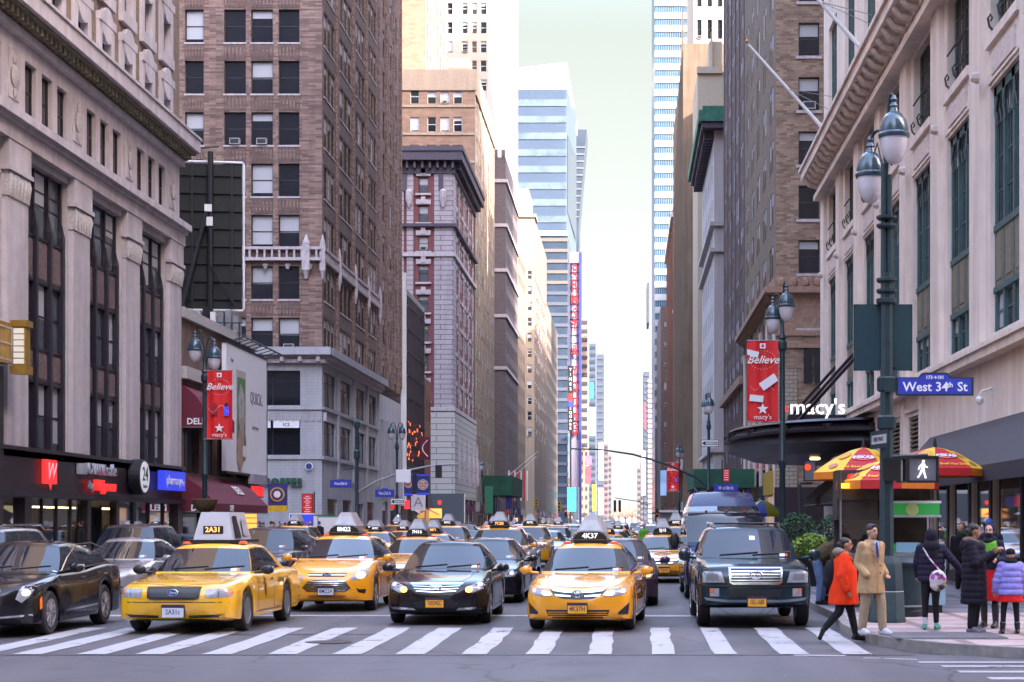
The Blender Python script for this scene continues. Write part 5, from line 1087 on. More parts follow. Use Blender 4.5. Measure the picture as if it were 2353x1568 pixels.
# ================================================================ vehicles
def pchip(P):
    P=sorted(P); xs=[p[0] for p in P]; ys=[p[1] for p in P]; n=len(P)
    d=[(ys[i+1]-ys[i])/(xs[i+1]-xs[i]) for i in range(n-1)]; m=[d[0]]+[0 if d[i-1]*d[i]<=0 else 2*d[i-1]*d[i]/(d[i-1]+d[i]) for i in range(1,n-1)]+[d[-1]]
    def f(x):
        if x<=xs[0]: return ys[0]
        if x>=xs[-1]: return ys[-1]
        i=max(j for j in range(n-1) if xs[j]<=x); h=xs[i+1]-xs[i]; t=(x-xs[i])/h
        return (2*t**3-3*t*t+1)*ys[i]+(t**3-2*t*t+t)*h*m[i]+(-2*t**3+3*t*t)*ys[i+1]+(t**3-t*t)*h*m[i+1]
    return f
def pmat(name,c,rough=.25,metal=0.0,coat=None): return mat(name,c,rough,metal,spec=.5 if max(c)>.1 else .2,coat=(1.0 if max(c)>.1 else .42) if coat is None else coat,noise=.04,nscale=2)
P_yel=pmat('taxi_yellow_paint',(.76,.31,.009)); P_yel2=pmat('taxi_lemon_paint',(.76,.385,.012)); P_blk=pmat('black_car_paint',(.010,.009,.012),.12); P_teal=pmat('dark_teal_paint',(.008,.022,.032),.12)
P_sil=pmat('silver_car_paint',(.30,.29,.32),.25,.4); P_brn=pmat('brown_car_paint',(.06,.045,.05),.2,.2); P_gry=pmat('grey_car_paint',(.13,.12,.14),.25,.3); P_wht=pmat('white_car_paint',(.6,.6,.62)); P_mar=pmat('dark_maroon_paint',(.045,.025,.04),.15); P_blu=pmat('blue_car_paint',(.03,.05,.12)); P_red=pmat('red_car_paint',(.3,.02,.02)); P_nav=pmat('navy_van_paint',(.012,.022,.085),.16)
M_cgl=mat('car_glass',(.012,.016,.024),.02,spec=.6); MATS['car_glass'].node_tree.nodes['Principled BSDF'].inputs['IOR'].default_value=1.6
M_tyre=mat('tyre_rubber',(.018,.017,.02),.75,noise=.2); M_rim=mat('alloy_rim',(.42,.42,.45),.25,metal=.8); M_steelrim=mat('steel_rim',(.25,.24,.25),.4,metal=.6); M_under=mat('underbody',(.01,.01,.012),.9)
M_lens=mat('headlight_lens',(.27,.28,.31),.08,spec=.8,noise=.25,nscale=14); M_bulb=mat('lit_headlight',(1,1,1),emit=(1,.80,.55),es=2.6); M_turn=mat('lit_turn_signal',(1,.5,.1),emit=(1,.42,.06),es=3.0); M_amb=mat('amber_lens',(.75,.12,.01),.2); M_dim=mat('dim_reflector',(.85,.86,.9),.1,metal=.3)
M_trim=mat('black_trim',(.012,.012,.014),.4); M_plo=mat('orange_plate',(.85,.38,.02),.5); M_plw=mat('pale_plate',(.55,.58,.66),.5); M_plk=mat('plate_ink',(.02,.02,.08),.5); M_led=mat('taxi_number_lamp',(1,1,1),emit=(1,1,1),es=.9); M_ledo=mat('taxi_number_amber',(1,.4,.1),emit=(1,.45,.15),es=1.2); M_ad=mat('ad_panel_grey',(.34,.31,.32),.45,noise=.15,nscale=4); M_orl2=mat('orange_roof_lamp',(.8,.10,.02),.3)
M_ad2=mat('ad_panel_pale',(.36,.37,.38),.35,noise=.2,nscale=5)
M_redl=mat('tail_lamp',(.4,.01,.01),.3,emit=(1,.03,.02),es=.3)
class Car:
    def __init__(s,name,label,cat,L,W,H,wb,fo,top,bot,paint,gh,wr=.335,wrx=None,rim=M_rim,nose=.5,p=2.6,shoulder=.075,crown=.02,group=None,spokes=10,flare=0.0):
        s.r=empty(name,(0,0,0),0,label,cat,group); s.L,s.W,s.H,s.wb,s.fo,s.wr=L,W,H,wb,fo,wr; s.paint=paint
        zt,zb=pchip(top),pchip(bot); ax=[fo,fo+wb]; ra=wr+.055
        ys=set([0.0,.012,.03,.055,.09,.14,.2,.28,.37]); y=.46
        while y<L-.4: ys.add(round(y,3)); y+=.11
        for a in (.34,.24,.16,.1,.05,.02,.004): ys.add(L-a)
        for a in ax:
            for q in range(-9,10): ys.add(round(a+ra*math.sin(q/9*math.pi/2)*1.0,3))
            ys.add(a-ra-.012); ys.add(a+ra+.012)
        ys=sorted(ys); W2=W/2; V=[];rows=[]
        for y in ys:
            f=1.0; t=min(1,y/nose) if y<nose else 1.0
            f=(1-(1-max(t,.012))**p)**(1/p) if t<1 else 1.0
            tr=(L-y)/(nose*.9)
            if tr<1: f=min(f,(1-(1-max(tr,.02))**p)**(1/p))
            f=max(f,.3)
            w=W2*f*(1-.02*abs((y-L/2)/(L/2))**2); z1=zt(y); z0=zb(y); zl=z0; lip=0
            for a in ax:
                d=abs(y-a)
                if d<ra: zl=max(zl,wr+math.sqrt(ra*ra-d*d)); lip=flare
            zl=min(zl,z1-.06); sh=min(shoulder,(z1-z0)*.3); zs=z1-sh; zs=max(zs,zl+.03); w+=lip
            P=[(0,zl),(.55*w,zl),(.88*w,zl),(.985*w,zl+min(.03,(zs-zl)*.2)),(1.0*w,zl+.35*(zs-zl)),(1.0*w,zl+.6*(zs-zl)),(.988*w,zl+.85*(zs-zl)),(.965*w,zs),(.925*w,zs+.55*(z1-zs)),(.84*w,z1-.008),(.6*w,z1+crown*.55),(.3*w,z1+crown*.9),(0,z1+crown)]
            ring=P+[(-a,b) for a,b in P[-2:0:-1]]; rows.append([len(V)+i for i in range(len(ring))]); V+=[(a,y-fo,b) for a,b in ring]
        mb=MB(); Fc=[]; n=len(rows[0])
        for i in range(len(rows)-1):
            for j in range(n): k=(j+1)%n; Fc.append((rows[i][j],rows[i][k],rows[i+1][k],rows[i+1][j]))
        Fc.append(tuple(reversed(rows[0]))); Fc.append(tuple(rows[-1])); mb.add(V,Fc,paint)
        # greenhouse
        yc,yrf,yrr,yb,zc,zr,wbs,wrf=[gh[q] for q in ('yc','yrf','yrr','yb','zc','zr','wb','wr')]; bow=gh.get('bow',.17); tum=gh.get('bulge',.03); sd=gh.get('sides',[0,.035,.16,.29,.42,.455,.6,.74,.86,1.0]); bp=gh.get('bpil',[4]); cp=gh.get('cpil',[8]); low=gh.get('glow',.07); hig=gh.get('ghi',.93)
        lev=[0,low,.25,.5,.75,hig,1.0]; nf=10; R_=[]; seg=[]
        for li,v in enumerate(lev):
            ring=[]; w=(wbs+(wrf-wbs)*v+tum*math.sin(math.pi*v)); yf=yc+(yrf-yc)*v; yr=yb+(yrr-yb)*v; bf=bow*(1-.5*v)
            if gh.get('curve'): yf-=gh['curve']*math.sin(math.pi*v)
            def zz(u): base=zc+(zr-zc)*u; return base+(H-.055-base)*v
            for i in range(nf+1): q=-1+2*i/nf; ring.append((q*w*(1 if abs(q)<1 else 1),yf+bf*q*q*abs(q)**.5,zz(0)+ (0.02*v*(1-q*q))))
            a0=yf+bf; a1=yr-bf*.6
            for u in sd[1:]: ring.append((w*(1+.012*math.sin(math.pi*u)),a0+(a1-a0)*u,zz(u)+.02*v*math.sin(math.pi*u)))
            for i in range(1,nf+1): q=1-2*i/nf; ring.append((q*w,yr-bf*.6*q*q,zz(1)+0.02*v*(1-q*q)))
            for u in sd[-2:0:-1]: ring.append((-w*(1+.012*math.sin(math.pi*u)),a0+(a1-a0)*u,zz(u)+.02*v*math.sin(math.pi*u)))
            R_.append([(x,y-fo,z) for x,y,z in ring])
        N=len(R_[0]); ns=len(sd)-1
        def kind(j):
            if j<nf: return 'windshield' if 0<j<nf-1 or True else 'p'
            if j<nf+ns: q=j-nf; side='L'
            elif j<2*nf+ns: return 'rear_window' if nf+ns<j<2*nf+ns-1 else 'p'
            else: q=ns-1-(j-2*nf-ns); side='R'
            if q==0 or q in cp: return 'p'
            if q in bp: return 'b'
            return ('side_window_'+side+('0' if q<bp[0] else str(sum(q>b for b in bp))))
        glass={}
        for li in range(len(lev)-1):
            for j in range(N):
                k=(j+1)%N; q=[R_[li][j],R_[li][k],R_[li+1][k],R_[li+1][j]]; kd=kind(j)
                if kd=='windshield' and (j==0 or j==nf-1) and False: kd='p'
                if kd in('p',) or li==0 or li==len(lev)-2: mb.add(q,[(0,1,2,3)],paint)
                elif kd=='b': mb.add(q,[(0,1,2,3)],M_trim)
                else: glass.setdefault(kd,MB()).add(q,[(0,1,2,3)],M_cgl)
        # roof
        top_=R_[-1]; cx=0; cy=sum(p[1] for p in top_)/N; prev=top_
        for sc_,dz in ((.93,.028),(.8,.045),(.5,.06),(.2,.066),(0.001,.067)):
            cur=[(p[0]*sc_,cy+(p[1]-cy)*sc_,p[2]+(H-p[2]-.0)*0+dz*gh.get('crownk',1)) for p in top_]
            for j in range(N): k=(j+1)%N; mb.add([prev[j],prev[k],cur[k],cur[j]],[(0,1,2,3)],paint)
            prev=cur
        s.bvh=BVHTree.FromPolygons([Vector(v) for v in mb.v]+[Vector(v) for g in glass.values() for v in g.v],mb.f+sum([[tuple(x+len(mb.v)+off for x in f) for f in g.f] for g,off in zip(glass.values(),[sum(len(h.v) for h in list(glass.values())[:i]) for i in range(len(glass))])],[]))
        me=mb.mesh('body'); bm=bmesh.new(); bm.from_mesh(me); bmesh.ops.remove_doubles(bm,verts=bm.verts,dist=.0008); bmesh.ops.recalc_face_normals(bm,faces=bm.faces); bm.to_mesh(me); bm.free()
        me.polygons.foreach_set('use_smooth',[True]*len(me.polygons)); me.set_sharp_from_angle(angle=R(38)); inst(me,'body',s.r)
        for kd,g in glass.items():
            me=g.mesh(kd); bm=bmesh.new(); bm.from_mesh(me); bmesh.ops.remove_doubles(bm,verts=bm.verts,dist=.0008); bmesh.ops.recalc_face_normals(bm,faces=bm.faces); bm.to_mesh(me); bm.free(); me.polygons.foreach_set('use_smooth',[True]*len(me.polygons)); inst(me,'side_window' if kd.startswith('side') else kd,s.r)
        # underside
        mb=MB(); mb.box(-W2*.8,W2*.8,.25-fo,L-.3-fo,bot[3][1]+.0,bot[3][1]+.25,M_under); mb.build('underbody',s.r)
        # wheels
        if (wr,rim.name,spokes) not in Car.wm:
            t=MB(); h=.11; t.lathe([(wr*.62,-h*.8),(wr*.9,-h),(wr*.985,-h*.75),(wr,-h*.4),(wr,h*.4),(wr*.985,h*.75),(wr*.9,h),(wr*.62,h*.8)],(0,0,0),M_tyre,30,axis='x')
            r_=MB()
            for sg in (-1,1):
                r_.lathe([(wr*.66,sg*h*.86),(wr*.66,sg*h*.95),(wr*.6,sg*h*.95),(wr*.58,sg*h*.45)],(0,0,0),rim,30,axis='x'); r_.lathe([(wr*.15,sg*h*.5),(wr*.15,sg*h*.86),(wr*.08,sg*h*.92)],(0,0,0),rim,12,axis='x')
                r_.lathe([(wr*.59,sg*h*.40),(wr*.59,sg*h*.44)],(0,0,0),M_trim if spokes else rim,24,axis='x')
                for i in range(spokes):
                    a=2*math.pi*i/spokes; c,d=math.cos(a),math.sin(a); c2,d2=math.cos(a+.0),math.sin(a); w_=wr*.045
                    r_.tube([(sg*h*.82,c*wr*.1,d*wr*.1),(sg*h*.88,c*wr*.62,d*wr*.62)],[w_*.8,w_],rim,5)
            Car.wm[(wr,rim.name,spokes)]=(t.mesh('tyre',40),r_.mesh('rim',40))
        tm,rm=Car.wm[(wr,rim.name,spokes)]
        for a in ax:
            for sg in (-1,1):
                o=inst(tm,'wheel',s.r,(sg*(W2-.12),a-fo,wr)); inst(rm,'rim',o)
    def cast(s,o,d):
        h=s.bvh.ray_cast(Vector(o),Vector(d)); return h[0]
    def decal(s,name,poly,m,axis='front',off=.004,thick=.02,grid=.05,label=None,parent=None,build=True,mb=None,smooth=40):
        """a panel cut to an outline and laid on the body; poly is (x,z) for the front, (y,z) for a side, (x,y) for the top"""
        n=len(poly); xs=[p[0] for p in poly]; zs=[p[1] for p in poly]
        pts=[Vector(p) for p in poly]; ed=[(i,(i+1)%n) for i in range(n)]
        # split the outline finely
        PP=[];
        for i in range(n):
            a=Vector(poly[i]); b=Vector(poly[(i+1)%n]); k=max(1,int((b-a).length/grid))
            for q in range(k): PP.append(a+(b-a)*q/k)
        nb=len(PP); ed=[(i,(i+1)%nb) for i in range(nb)]
        gx=min(xs)+grid/2
        while gx<max(xs):
            gz=min(zs)+grid/2
            while gz<max(zs): PP.append(Vector((gx,gz))); gz+=grid
            gx+=grid
        vs,_,fs,_,_,_=delaunay_2d_cdt(PP,ed,[list(range(nb))],1,1e-5)
        own=mb is None; mb=mb or MB(); used=sorted({i for f in fs for i in f}); mp={}
        out=[];base=[]
        for i in used:
            a,b=vs[i]
            if axis=='front': o,d=(a,-9,b),(0,1,0)
            elif axis=='left': o,d=(-9,a,b),(1,0,0)
            elif axis=='right': o,d=(9,a,b),(-1,0,0)
            else: o,d=(a,b,9),(0,0,-1)
            h=s.cast(o,d)
            if h is None:
                for e in (.97,.94,.9,.85,.8):
                    h=s.cast((o[0]*e if axis=='front' or axis=='top' else o[0],o[1],o[2] if axis in('front','top') else .5+(o[2]-.5)*e),d)
                    if h is not None: h=Vector((a,h.y,b)) if axis=='front' else h; break
            if h is None: h=Vector(o)*.0+Vector((a,0,b)) if axis=='front' else Vector((0,0,0))
            dv=Vector(d); mp[i]=len(out); out.append(h-dv*off); base.append(h+dv*thick)
        N=len(out); F1=[tuple(mp[i] for i in f) for f in fs]; cnt={}
        for f in F1:
            for i in range(len(f)): e=(f[i],f[(i+1)%len(f)]); cnt[e]=1
        rim_=[(b,a,N+a,N+b) for (a,b) in cnt if (b,a) not in cnt]
        mb.add(out+base,F1+rim_,m)
        if own: return mb.build(name,parent or s.r,smooth)
    def line(s,mb,pts,w,m,axis,off=.003):
        for a,b in zip(pts[:-1],pts[1:]):
            a,b=Vector(a),Vector(b); t=(b-a).normalized(); nrm=Vector((-t.y,t.x))*w/2; e=t*w*.3; s.decal('',[a-nrm-e,b-nrm+e,b+nrm+e,a+nrm-e],m,axis,off,.004,.12,mb=mb)
    def mirror(s,y,z,w=.24,h=.16,m=None,out=.13):
        for sg in (-1,1):
            x0=sg*(s.gx+.0); mb=MB(); mb.lathe([(.02,-.09),(h*.38,-.075),(h*.52,0),(h*.46,.05),(h*.2,.075)],(0,0,0),m or s.paint,12,axis='y'); mb.v=[(a*w/h*.95,b,c) for a,b,c in mb.v]; mb.tube([(-sg*(out+w*.4),.03,-.05),(0,.0,-.03)],[.025,.03],m or s.paint,6)
            o=mb.build('mirror',s.r,40,loc=(x0+sg*(out+w*.5),y,z)); g=MB(); g.box(-w*.4,w*.4,.074,.08,-h*.38,h*.38,M_dim); g.build('mirror_glass',o)
    def plate(s,z,txt,m=M_plw,mt=M_plk,w=.32,h=.165,x=0,tilt=0):
        y=(s.cast((x,-9,z),(0,1,0)) or Vector((0,-s.fo,0))).y-.03; mb=MB(); mb.box(-w/2,w/2,-.008,.02,-h/2,h/2,m); mb.box(-w/2-.012,w/2+.012,-.003,.03,-h/2-.012,h/2+.012,M_trim); mb.box(-w/2,w/2,-.0095,-.008,h*.3,h/2,mt if m is M_plw else M_plk)
        o=mb.build('licence_plate',s.r,loc=(x,y,z)); text('plate_number',txt,(0,-.0105,-.01),.115,0,mt,o,.001,off=.001,sx=min(1,.27/(.066*len(txt)))*1.0)
    def taxi_top(s,y,txt,kind='cone',led=M_led,w=.62,adm=None,x=0):
        z=s.cast((x,y,9),(0,0,-1)).z-.005; r=MB(); adm=adm or M_ad
        r.box(-w/2,w/2,-.12,.95,.0,.05,M_trim); r.box(-w/2+.03,w/2-.03,-.13,.9,.05,.075,M_steel)
        P=[(-w/2,.06),(w/2,.06),(w/2-.04,.14),(w/2-.14,.2),(-w/2+.14,.2),(-w/2+.04,.14)]; r.prism(P,lambda a,b,d:(a,-.14+d,b),.12,M_trim)
        o=r.build('roof_sign',s.r,loc=(x,y,z)); text('roof_number',txt,(0,-.146,.125),.13,0,led,o,.002,off=.002)
        q=MB()
        if kind=='cone':
            hw,tw,h=w*.40,w*.16,.50
            q.add([(-hw,-.06,.2),(hw,-.06,.2),(hw,.95,.2),(-hw,.95,.2),(-tw,.08,h),(tw,.08,h),(tw,.9,h),(-tw,.9,h),(-hw,-.04,.075),(hw,-.04,.075),(hw,.95,.075),(-hw,.95,.075)],[(0,1,5,4),(1,2,6,5),(2,3,7,6),(3,0,4,7),(4,5,6,7),(8,9,1,0),(9,10,2,1),(10,11,3,2),(11,8,0,3)],adm)
            q.add([(-hw*.8,-.064,.22),(hw*.8,-.064,.22),(tw*.8,.075,h-.02),(-tw*.8,.075,h-.02)],[(0,1,2,3)],M_ad2)
        q.build('advertising_cone',o)
        for sg in (-1,1):
            zz=s.cast((sg*.42,y+.12,9),(0,0,-1)); 
            if zz: l=MB(); l.lathe([(.08,0),(.075,.03),(.03,.045)],(0,0,0),M_orl2,10); l.build('roof_lamp',s.r,30,loc=(sg*.42,y+.12,zz.z-.005))
    def wipers(s,y,z,w):
        for x0 in (-.55,.05):
            mb=MB(); 
            pts=[]
            for q in range(5):
                x=x0+q*w/4; h=s.cast((x,-9,z+.02+.012*q),(0,1,0)); 
                if h: pts.append(h-Vector((0,.02,0)))
            if len(pts)>1: mb.tube(pts,.011,M_trim,5); mb.build('wiper',s.r)
    def stickers(s,x,z,w=.1,h=.05):
        for dx,m in ((0,M_plw),(.115,M_amb)): s.decal('windshield_sticker',[(x+dx,z),(x+dx+(w if dx==0 else .03),z),(x+dx+(w if dx==0 else .03),z+h),(x+dx,z+h)],m,off=.003,thick=.001,grid=.1)
    def seams(s,ys,z0,z1,handles=(),sides=('left','right')):
        for sd in sides:
            mb=MB()
            for y in ys: s.line(mb,[(y,z0),(y,z1)],.012,M_trim,sd)
            s.line(mb,[(ys[0],z0),(ys[-1],z0)],.014,M_trim,sd)
            mb.build('door_gaps',s.r)
            for y,z in handles: s.decal('door_handle',[(y-.09,z-.018),(y+.09,z-.018),(y+.09,z+.018),(y-.09,z+.018)],s.hm,sd,.03,.0,.05)
    hm=M_chrome
    def place(s,x,z,yaw=0): s.r.location=(x,z,0); s.r.rotation_euler=(0,0,R(yaw))
Car.wm={}
def mir(P): return [(-a,b) for a,b in P][::-1]
SED_T=[(0,.52),(.02,.585),(.06,.655),(.13,.715),(.3,.775),(.7,.86),(1.15,.925),(1.5,.96),(2.6,.97),(4.0,1.03),(4.5,1.0),(4.68,.92),(4.76,.78),(4.8,.62)]
SED_B=[(0,.44),(.02,.33),(.06,.25),(.2,.2),(.5,.18),(4.2,.19),(4.6,.26),(4.76,.36),(4.8,.48)]
SED_G=dict(yc=1.3,yrf=2.12,yrr=3.35,yb=4.15,zc=.955,zr=1.02,wb=.79,wr=.565,bow=.2)
def both(c,name,P,m,**k):
    for q in (P,mir(P)): c.decal(name,q,m,**k)
# ---- 1. amber family saloon taxi 4K37
def camry(label,num,plate,lit=True,group=None,detail=True):
    c=Car('yellow_taxi',label,'taxi',4.8,1.83,1.46,2.775,.95,SED_T,SED_B,P_yel,SED_G,group=group); c.gx=.83
    both(c,'headlight',[(-.88,.80),(-.80,.80),(-.62,.755),(-.44,.665),(-.42,.615),(-.55,.60),(-.74,.62),(-.86,.70)],M_lens,off=.008)
    both(c,'headlight_bulb',[(-.60,.70),(-.50,.68),(-.44,.64),(-.48,.62),(-.58,.625),(-.62,.66)] if lit else [(-.74,.72),(-.66,.72),(-.66,.65),(-.74,.65)],M_bulb if lit else M_dim,off=.012,grid=.03)
    both(c,'headlight_projector',[(-.76+.045*math.cos(a*.785),.70+.04*math.sin(a*.785)) for a in range(8)],M_dim,off=.014,grid=.03)
    c.decal('grille',[(-.5,.745),(-.25,.715),(0,.705),(.25,.715),(.5,.745),(.40,.62),(.25,.565),(0,.555),(-.25,.565),(-.40,.62)],M_trim,off=.006)
    mb=MB()
    for P in ([(-.5,.755),(-.2,.715),(-.2,.665),(-.42,.695)],[(.5,.755),(.42,.695),(.2,.665),(.2,.715)],[(-.2,.715),(.2,.715),(.2,.668),(-.2,.668)],[(-.40,.645),(-.12,.62),(-.12,.60),(-.36,.61)],[(.40,.645),(.36,.61),(.12,.60),(.12,.62)]): c.decal('',P,M_chrome,off=.018,mb=mb)
    mb.build('grille_bars',c.r,40)
    mb=MB(); y=c.cast((0,-9,.65),(0,1,0)).y-.03; mb.tube([(.085*math.cos(a*.393),y,.65+.06*math.sin(a*.393)) for a in range(17)],.011,M_chrome,6); mb.tube([(.035*math.cos(a*.393),y,.65+.057*math.sin(a*.393)) for a in range(17)],.009,M_chrome,6); mb.tube([(.07*math.cos(a*.393),y,.67+.025*math.sin(a*.393)) for a in range(17)],.009,M_chrome,6); mb.build('emblem',c.r,60)
    c.decal('lower_grille',[(-.54,.38),(.54,.38),(.50,.28),(.42,.235),(-.42,.235),(-.50,.28)],M_trim,off=.006)
    mb=MB()
    for z in (.27,.305,.34): c.decal('',[(-.5,z-.006),(.5,z-.006),(.5,z+.006),(-.5,z+.006)],P_yel,off=.012,mb=mb)
    mb.build('lower_grille_bars',c.r,40)
    both(c,'bumper_vent',[(-.86,.50),(-.68,.34),(-.68,.30),(-.84,.30)],M_trim,off=.006)
    c.plate(.405,plate,M_plo,M_plk); c.mirror(.62,1.0); c.wipers(0,1.0,.6); c.stickers(.48,1.0)
    c.taxi_top(1.45,num); c.seams((.75,1.95,2.95),.28,.93,((1.75,.82),(2.8,.84)))
    mb=MB(); c.line(mb,[(-.62,.2),(-.55,-.45),(-.42,-.72),(0,-.8),(.42,-.72),(.55,-.45),(.62,.2)],.012,M_trim,'top'); mb.build('bonnet_gap',c.r)
    return c
c1=camry('amber yellow taxi numbered 4K37 stopped on the crosswalk with headlights on','4K37','4K37H'); c1.place(-.76,28.7,-4)
# ---- 2. lemon boxy saloon taxi 2A31
CV_T=[(0,.60),(.03,.68),(.08,.74),(.2,.80),(.5,.855),(1.0,.91),(1.5,.95),(1.7,.965),(2.9,.97),(4.3,1.0),(5.0,.99),(5.25,.94),(5.36,.8),(5.4,.62)]
CV_B=[(0,.5),(.03,.34),(.08,.26),(.25,.23),(.5,.2),(4.7,.21),(5.1,.28),(5.34,.36),(5.4,.5)]
c=Car('yellow_taxi','lemon yellow boxy taxi numbered 2A31 with a big white roof advertisement and unlit lamps','taxi',5.35,1.98,1.46,2.91,1.05,CV_T,CV_B,P_yel2,dict(yc=1.55,yrf=2.3,yrr=3.65,yb=4.4,zc=.955,zr=.98,wb=.84,wr=.62,bow=.2,bulge=.02),rim=M_steelrim,spokes=0,wr=.345,nose=.42,p=3.2,shoulder=.09); c.gx=.88
both(c,'headlight',[(-.95,.76),(-.52,.75),(-.54,.60),(-.93,.62)],M_lens,off=.008); both(c,'headlight_divider',[(-.74,.755),(-.73,.755),(-.73,.61),(-.74,.61)],M_trim,off=.012); both(c,'turn_signal_lens',[(-.93,.74),(-.86,.74),(-.86,.66),(-.93,.66)],M_amb,off=.013)
c.decal('grille',[(-.45,.79),(.45,.79),(.43,.60),(.36,.575),(-.36,.575),(-.43,.60)],M_trim,off=.02); c.decal('grille_mesh',[(-.40,.77),(.40,.77),(.385,.61),(-.385,.61)],mat('grille_mesh_grey',(.03,.03,.035),.5),off=.024)
mb=MB()
for i in range(22): c.decal('',[(-.385+i*.036,.76),(-.377+i*.036,.76),(-.377+i*.036,.615),(-.385+i*.036,.615)],M_trim,off=.028,mb=mb,thick=.0)
mb.build('grille_bars',c.r)
y=c.cast((0,-9,.69),(0,1,0)).y-.035; mb=MB(); mb.lathe([(.05,0),(.05,-.01)],(0,y,.69),mat('blue_emblem',(.03,.06,.25),.3),18,axis='y'); mb.v=[(a*1.7,b,q) for a,b,q in mb.v]; mb.tube([(.088*math.cos(a*.393),y-.008,.69+.052*math.sin(a*.393)) for a in range(17)],.008,M_chrome,6); o=mb.build('emblem',c.r,60); text('lettering','Ford',(0,y-.012,.69),.06,0,M_letw,o,.001,shear=.3)
both(c,'lower_grille',[(-.82,.33),(-.25,.31),(-.25,.265),(-.74,.28)],M_trim,off=.005); mb=MB(); c.line(mb,[(-.9,.53),(.9,.53)],.012,M_trim,'front'); mb.build('bumper_gap',c.r)
c.plate(.38,'2A31c',w=.36,h=.2); c.mirror(.72,1.02,m=M_trim); c.wipers(0,1.02,.65); c.stickers(.5,1.0)
c.seams((.68,1.85,3.0),.3,.93,((1.65,.84),(2.8,.84)))
mb=MB(); c.line(mb,[(-.75,.3),(-.72,-.75),(0,-.93),(.72,-.75),(.75,.3)],.012,M_trim,'top'); mb.build('bonnet_gap',c.r)
# door emblem and lettering on the right hand flank
mb=MB(); c.decal('',[(1.2+.085*math.cos(a*.524),.72+.19*math.sin(a*.524)) for a in range(12)],M_trim,'right',off=.004,mb=mb,grid=.05); mb.build('door_emblem',c.r); o=text('lettering','T',(1.0,1.2,.72),.26,R(90),P_yel2,c.r,.001,off=.01); text('lettering','NYC',(1.0,1.0,.78),.07,R(90),M_trim,c.r,.001); text('lettering','Taxi Fare',(.995,2.35,.80),.12,R(90),M_trim,c.r,.001,off=.003)
z=c.cast((0,1.6,9),(0,0,-1)).z; q=MB(); q.box(-.5,.5,-.1,1.3,0,.05,M_trim); o=q.build('roof_sign',c.r,loc=(-.05,1.55,z)); q=MB(); q.add([(-.36,-.05,.03),(.36,-.05,.03),(.36,1.3,.03),(-.36,1.3,.03),(-.25,.1,.55),(.25,.1,.55),(.25,1.2,.55),(-.25,1.2,.55)],[(0,1,5,4),(1,2,6,5),(2,3,7,6),(3,0,4,7),(4,5,6,7)],mat('roof_ad_pale',(.40,.40,.44),.4)); q.build('advertising_box',o)
q=MB(); q.box(-.18,.18,-.02,.0,.16,.30,M_trim); w_=q.build('number_panel',o); text('roof_number','2A31',(0,-.03,.23),.13,0,M_ledo,w_,.002,off=.003)
q=MB(); q.add([(.37,.15,.08),(.37,.55,.08),(.275,.5,.48),(.275,.2,.48)],[(0,1,2,3)],M_trim); q.add([(.365,.7,.12),(.365,1.1,.12),(.3,1.05,.42),(.3,.75,.42)],[(0,1,2,3)],M_ad); q.v=[(a+.004,b,d) for a,b,d in q.v]; q.build('advertising_picture',o)
for sg in (-1,1): l=MB(); l.lathe([(.09,0),(.08,.035),(.03,.05)],(0,0,0),M_orl2,10); l.build('roof_lamp',c.r,30,loc=(sg*.5,1.5,z-.02))
c2=c; c.place(-7.45,28.3,-1.5)
# ---- 3. compact people carrier taxi 8M22
CM_T=[(0,.54),(.02,.62),(.06,.70),(.14,.77),(.3,.85),(.6,.95),(.9,1.02),(1.2,1.06),(2.4,1.07),(3.6,1.1),(4.1,1.1),(4.3,1.0),(4.38,.85),(4.4,.65)]
CM_B=[(0,.44),(.02,.33),(.06,.25),(.2,.21),(.5,.2),(3.9,.21),(4.2,.3),(4.38,.4),(4.4,.5)]
c=Car('yellow_taxi','orange yellow compact people carrier taxi numbered 8M22 with bright oval headlights','taxi',4.4,1.83,1.56,2.65,.9,CM_T,CM_B,P_yel,dict(yc=.95,yrf=1.95,yrr=3.7,yb=4.2,zc=1.05,zr=1.08,wb=.80,wr=.58,bow=.2),nose=.55); c.gx=.84
both(c,'headlight',[(-.86,.90),(-.74,.90),(-.62,.82),(-.50,.72),(-.52,.67),(-.66,.66),(-.82,.74)],M_lens,off=.008); both(c,'headlight_bulb',[(-.69+.09*math.cos(a*.785),.76+.07*math.sin(a*.785)) for a in range(8)],M_bulb,off=.014,grid=.03)
c.decal('upper_grille',[(-.42,.80),(.42,.80),(.36,.73),(-.36,.73)],M_trim,off=.006); mb=MB(); c.decal('',[(-.40,.775),(.40,.775),(.38,.755),(-.38,.755)],M_chrome,off=.02,mb=mb); mb.build('chrome_bar',c.r)
c.decal('grille',[(-.5,.50),(-.38,.64),(-.2,.665),(.2,.665),(.38,.64),(.5,.50),(.4,.42),(-.4,.42)],M_trim,off=.006); mb=MB()
for i,(z,w_) in enumerate(((.63,.38),(.59,.43),(.55,.46),(.51,.49),(.47,.45),(.435,.40))): c.decal('',[(-w_,z),(w_,z),(w_,z+.013),(-w_,z+.013)],M_chrome,off=.018,mb=mb)
mb.build('grille_bars',c.r); both(c,'fog_light_recess',[(-.80,.47),(-.68,.47),(-.60,.50),(-.66,.40),(-.78,.38)],M_trim,off=.006); c.decal('lower_grille',[(-.42,.35),(.42,.35),(.36,.28),(-.36,.28)],mat('orange_mesh',(.35,.13,.01),.6),off=.004)
y=c.cast((0,-9,.765),(0,1,0)).y-.03; mb=MB(); mb.lathe([(.045,0),(.045,-.01)],(0,y,.765),MATS['blue_emblem'],18,axis='y'); mb.v=[(a*1.9,b,q) for a,b,q in mb.v]; o=mb.build('emblem',c.r,60); text('lettering','Ford',(0,y-.012,.765),.055,0,M_letw,o,.001,shear=.3)
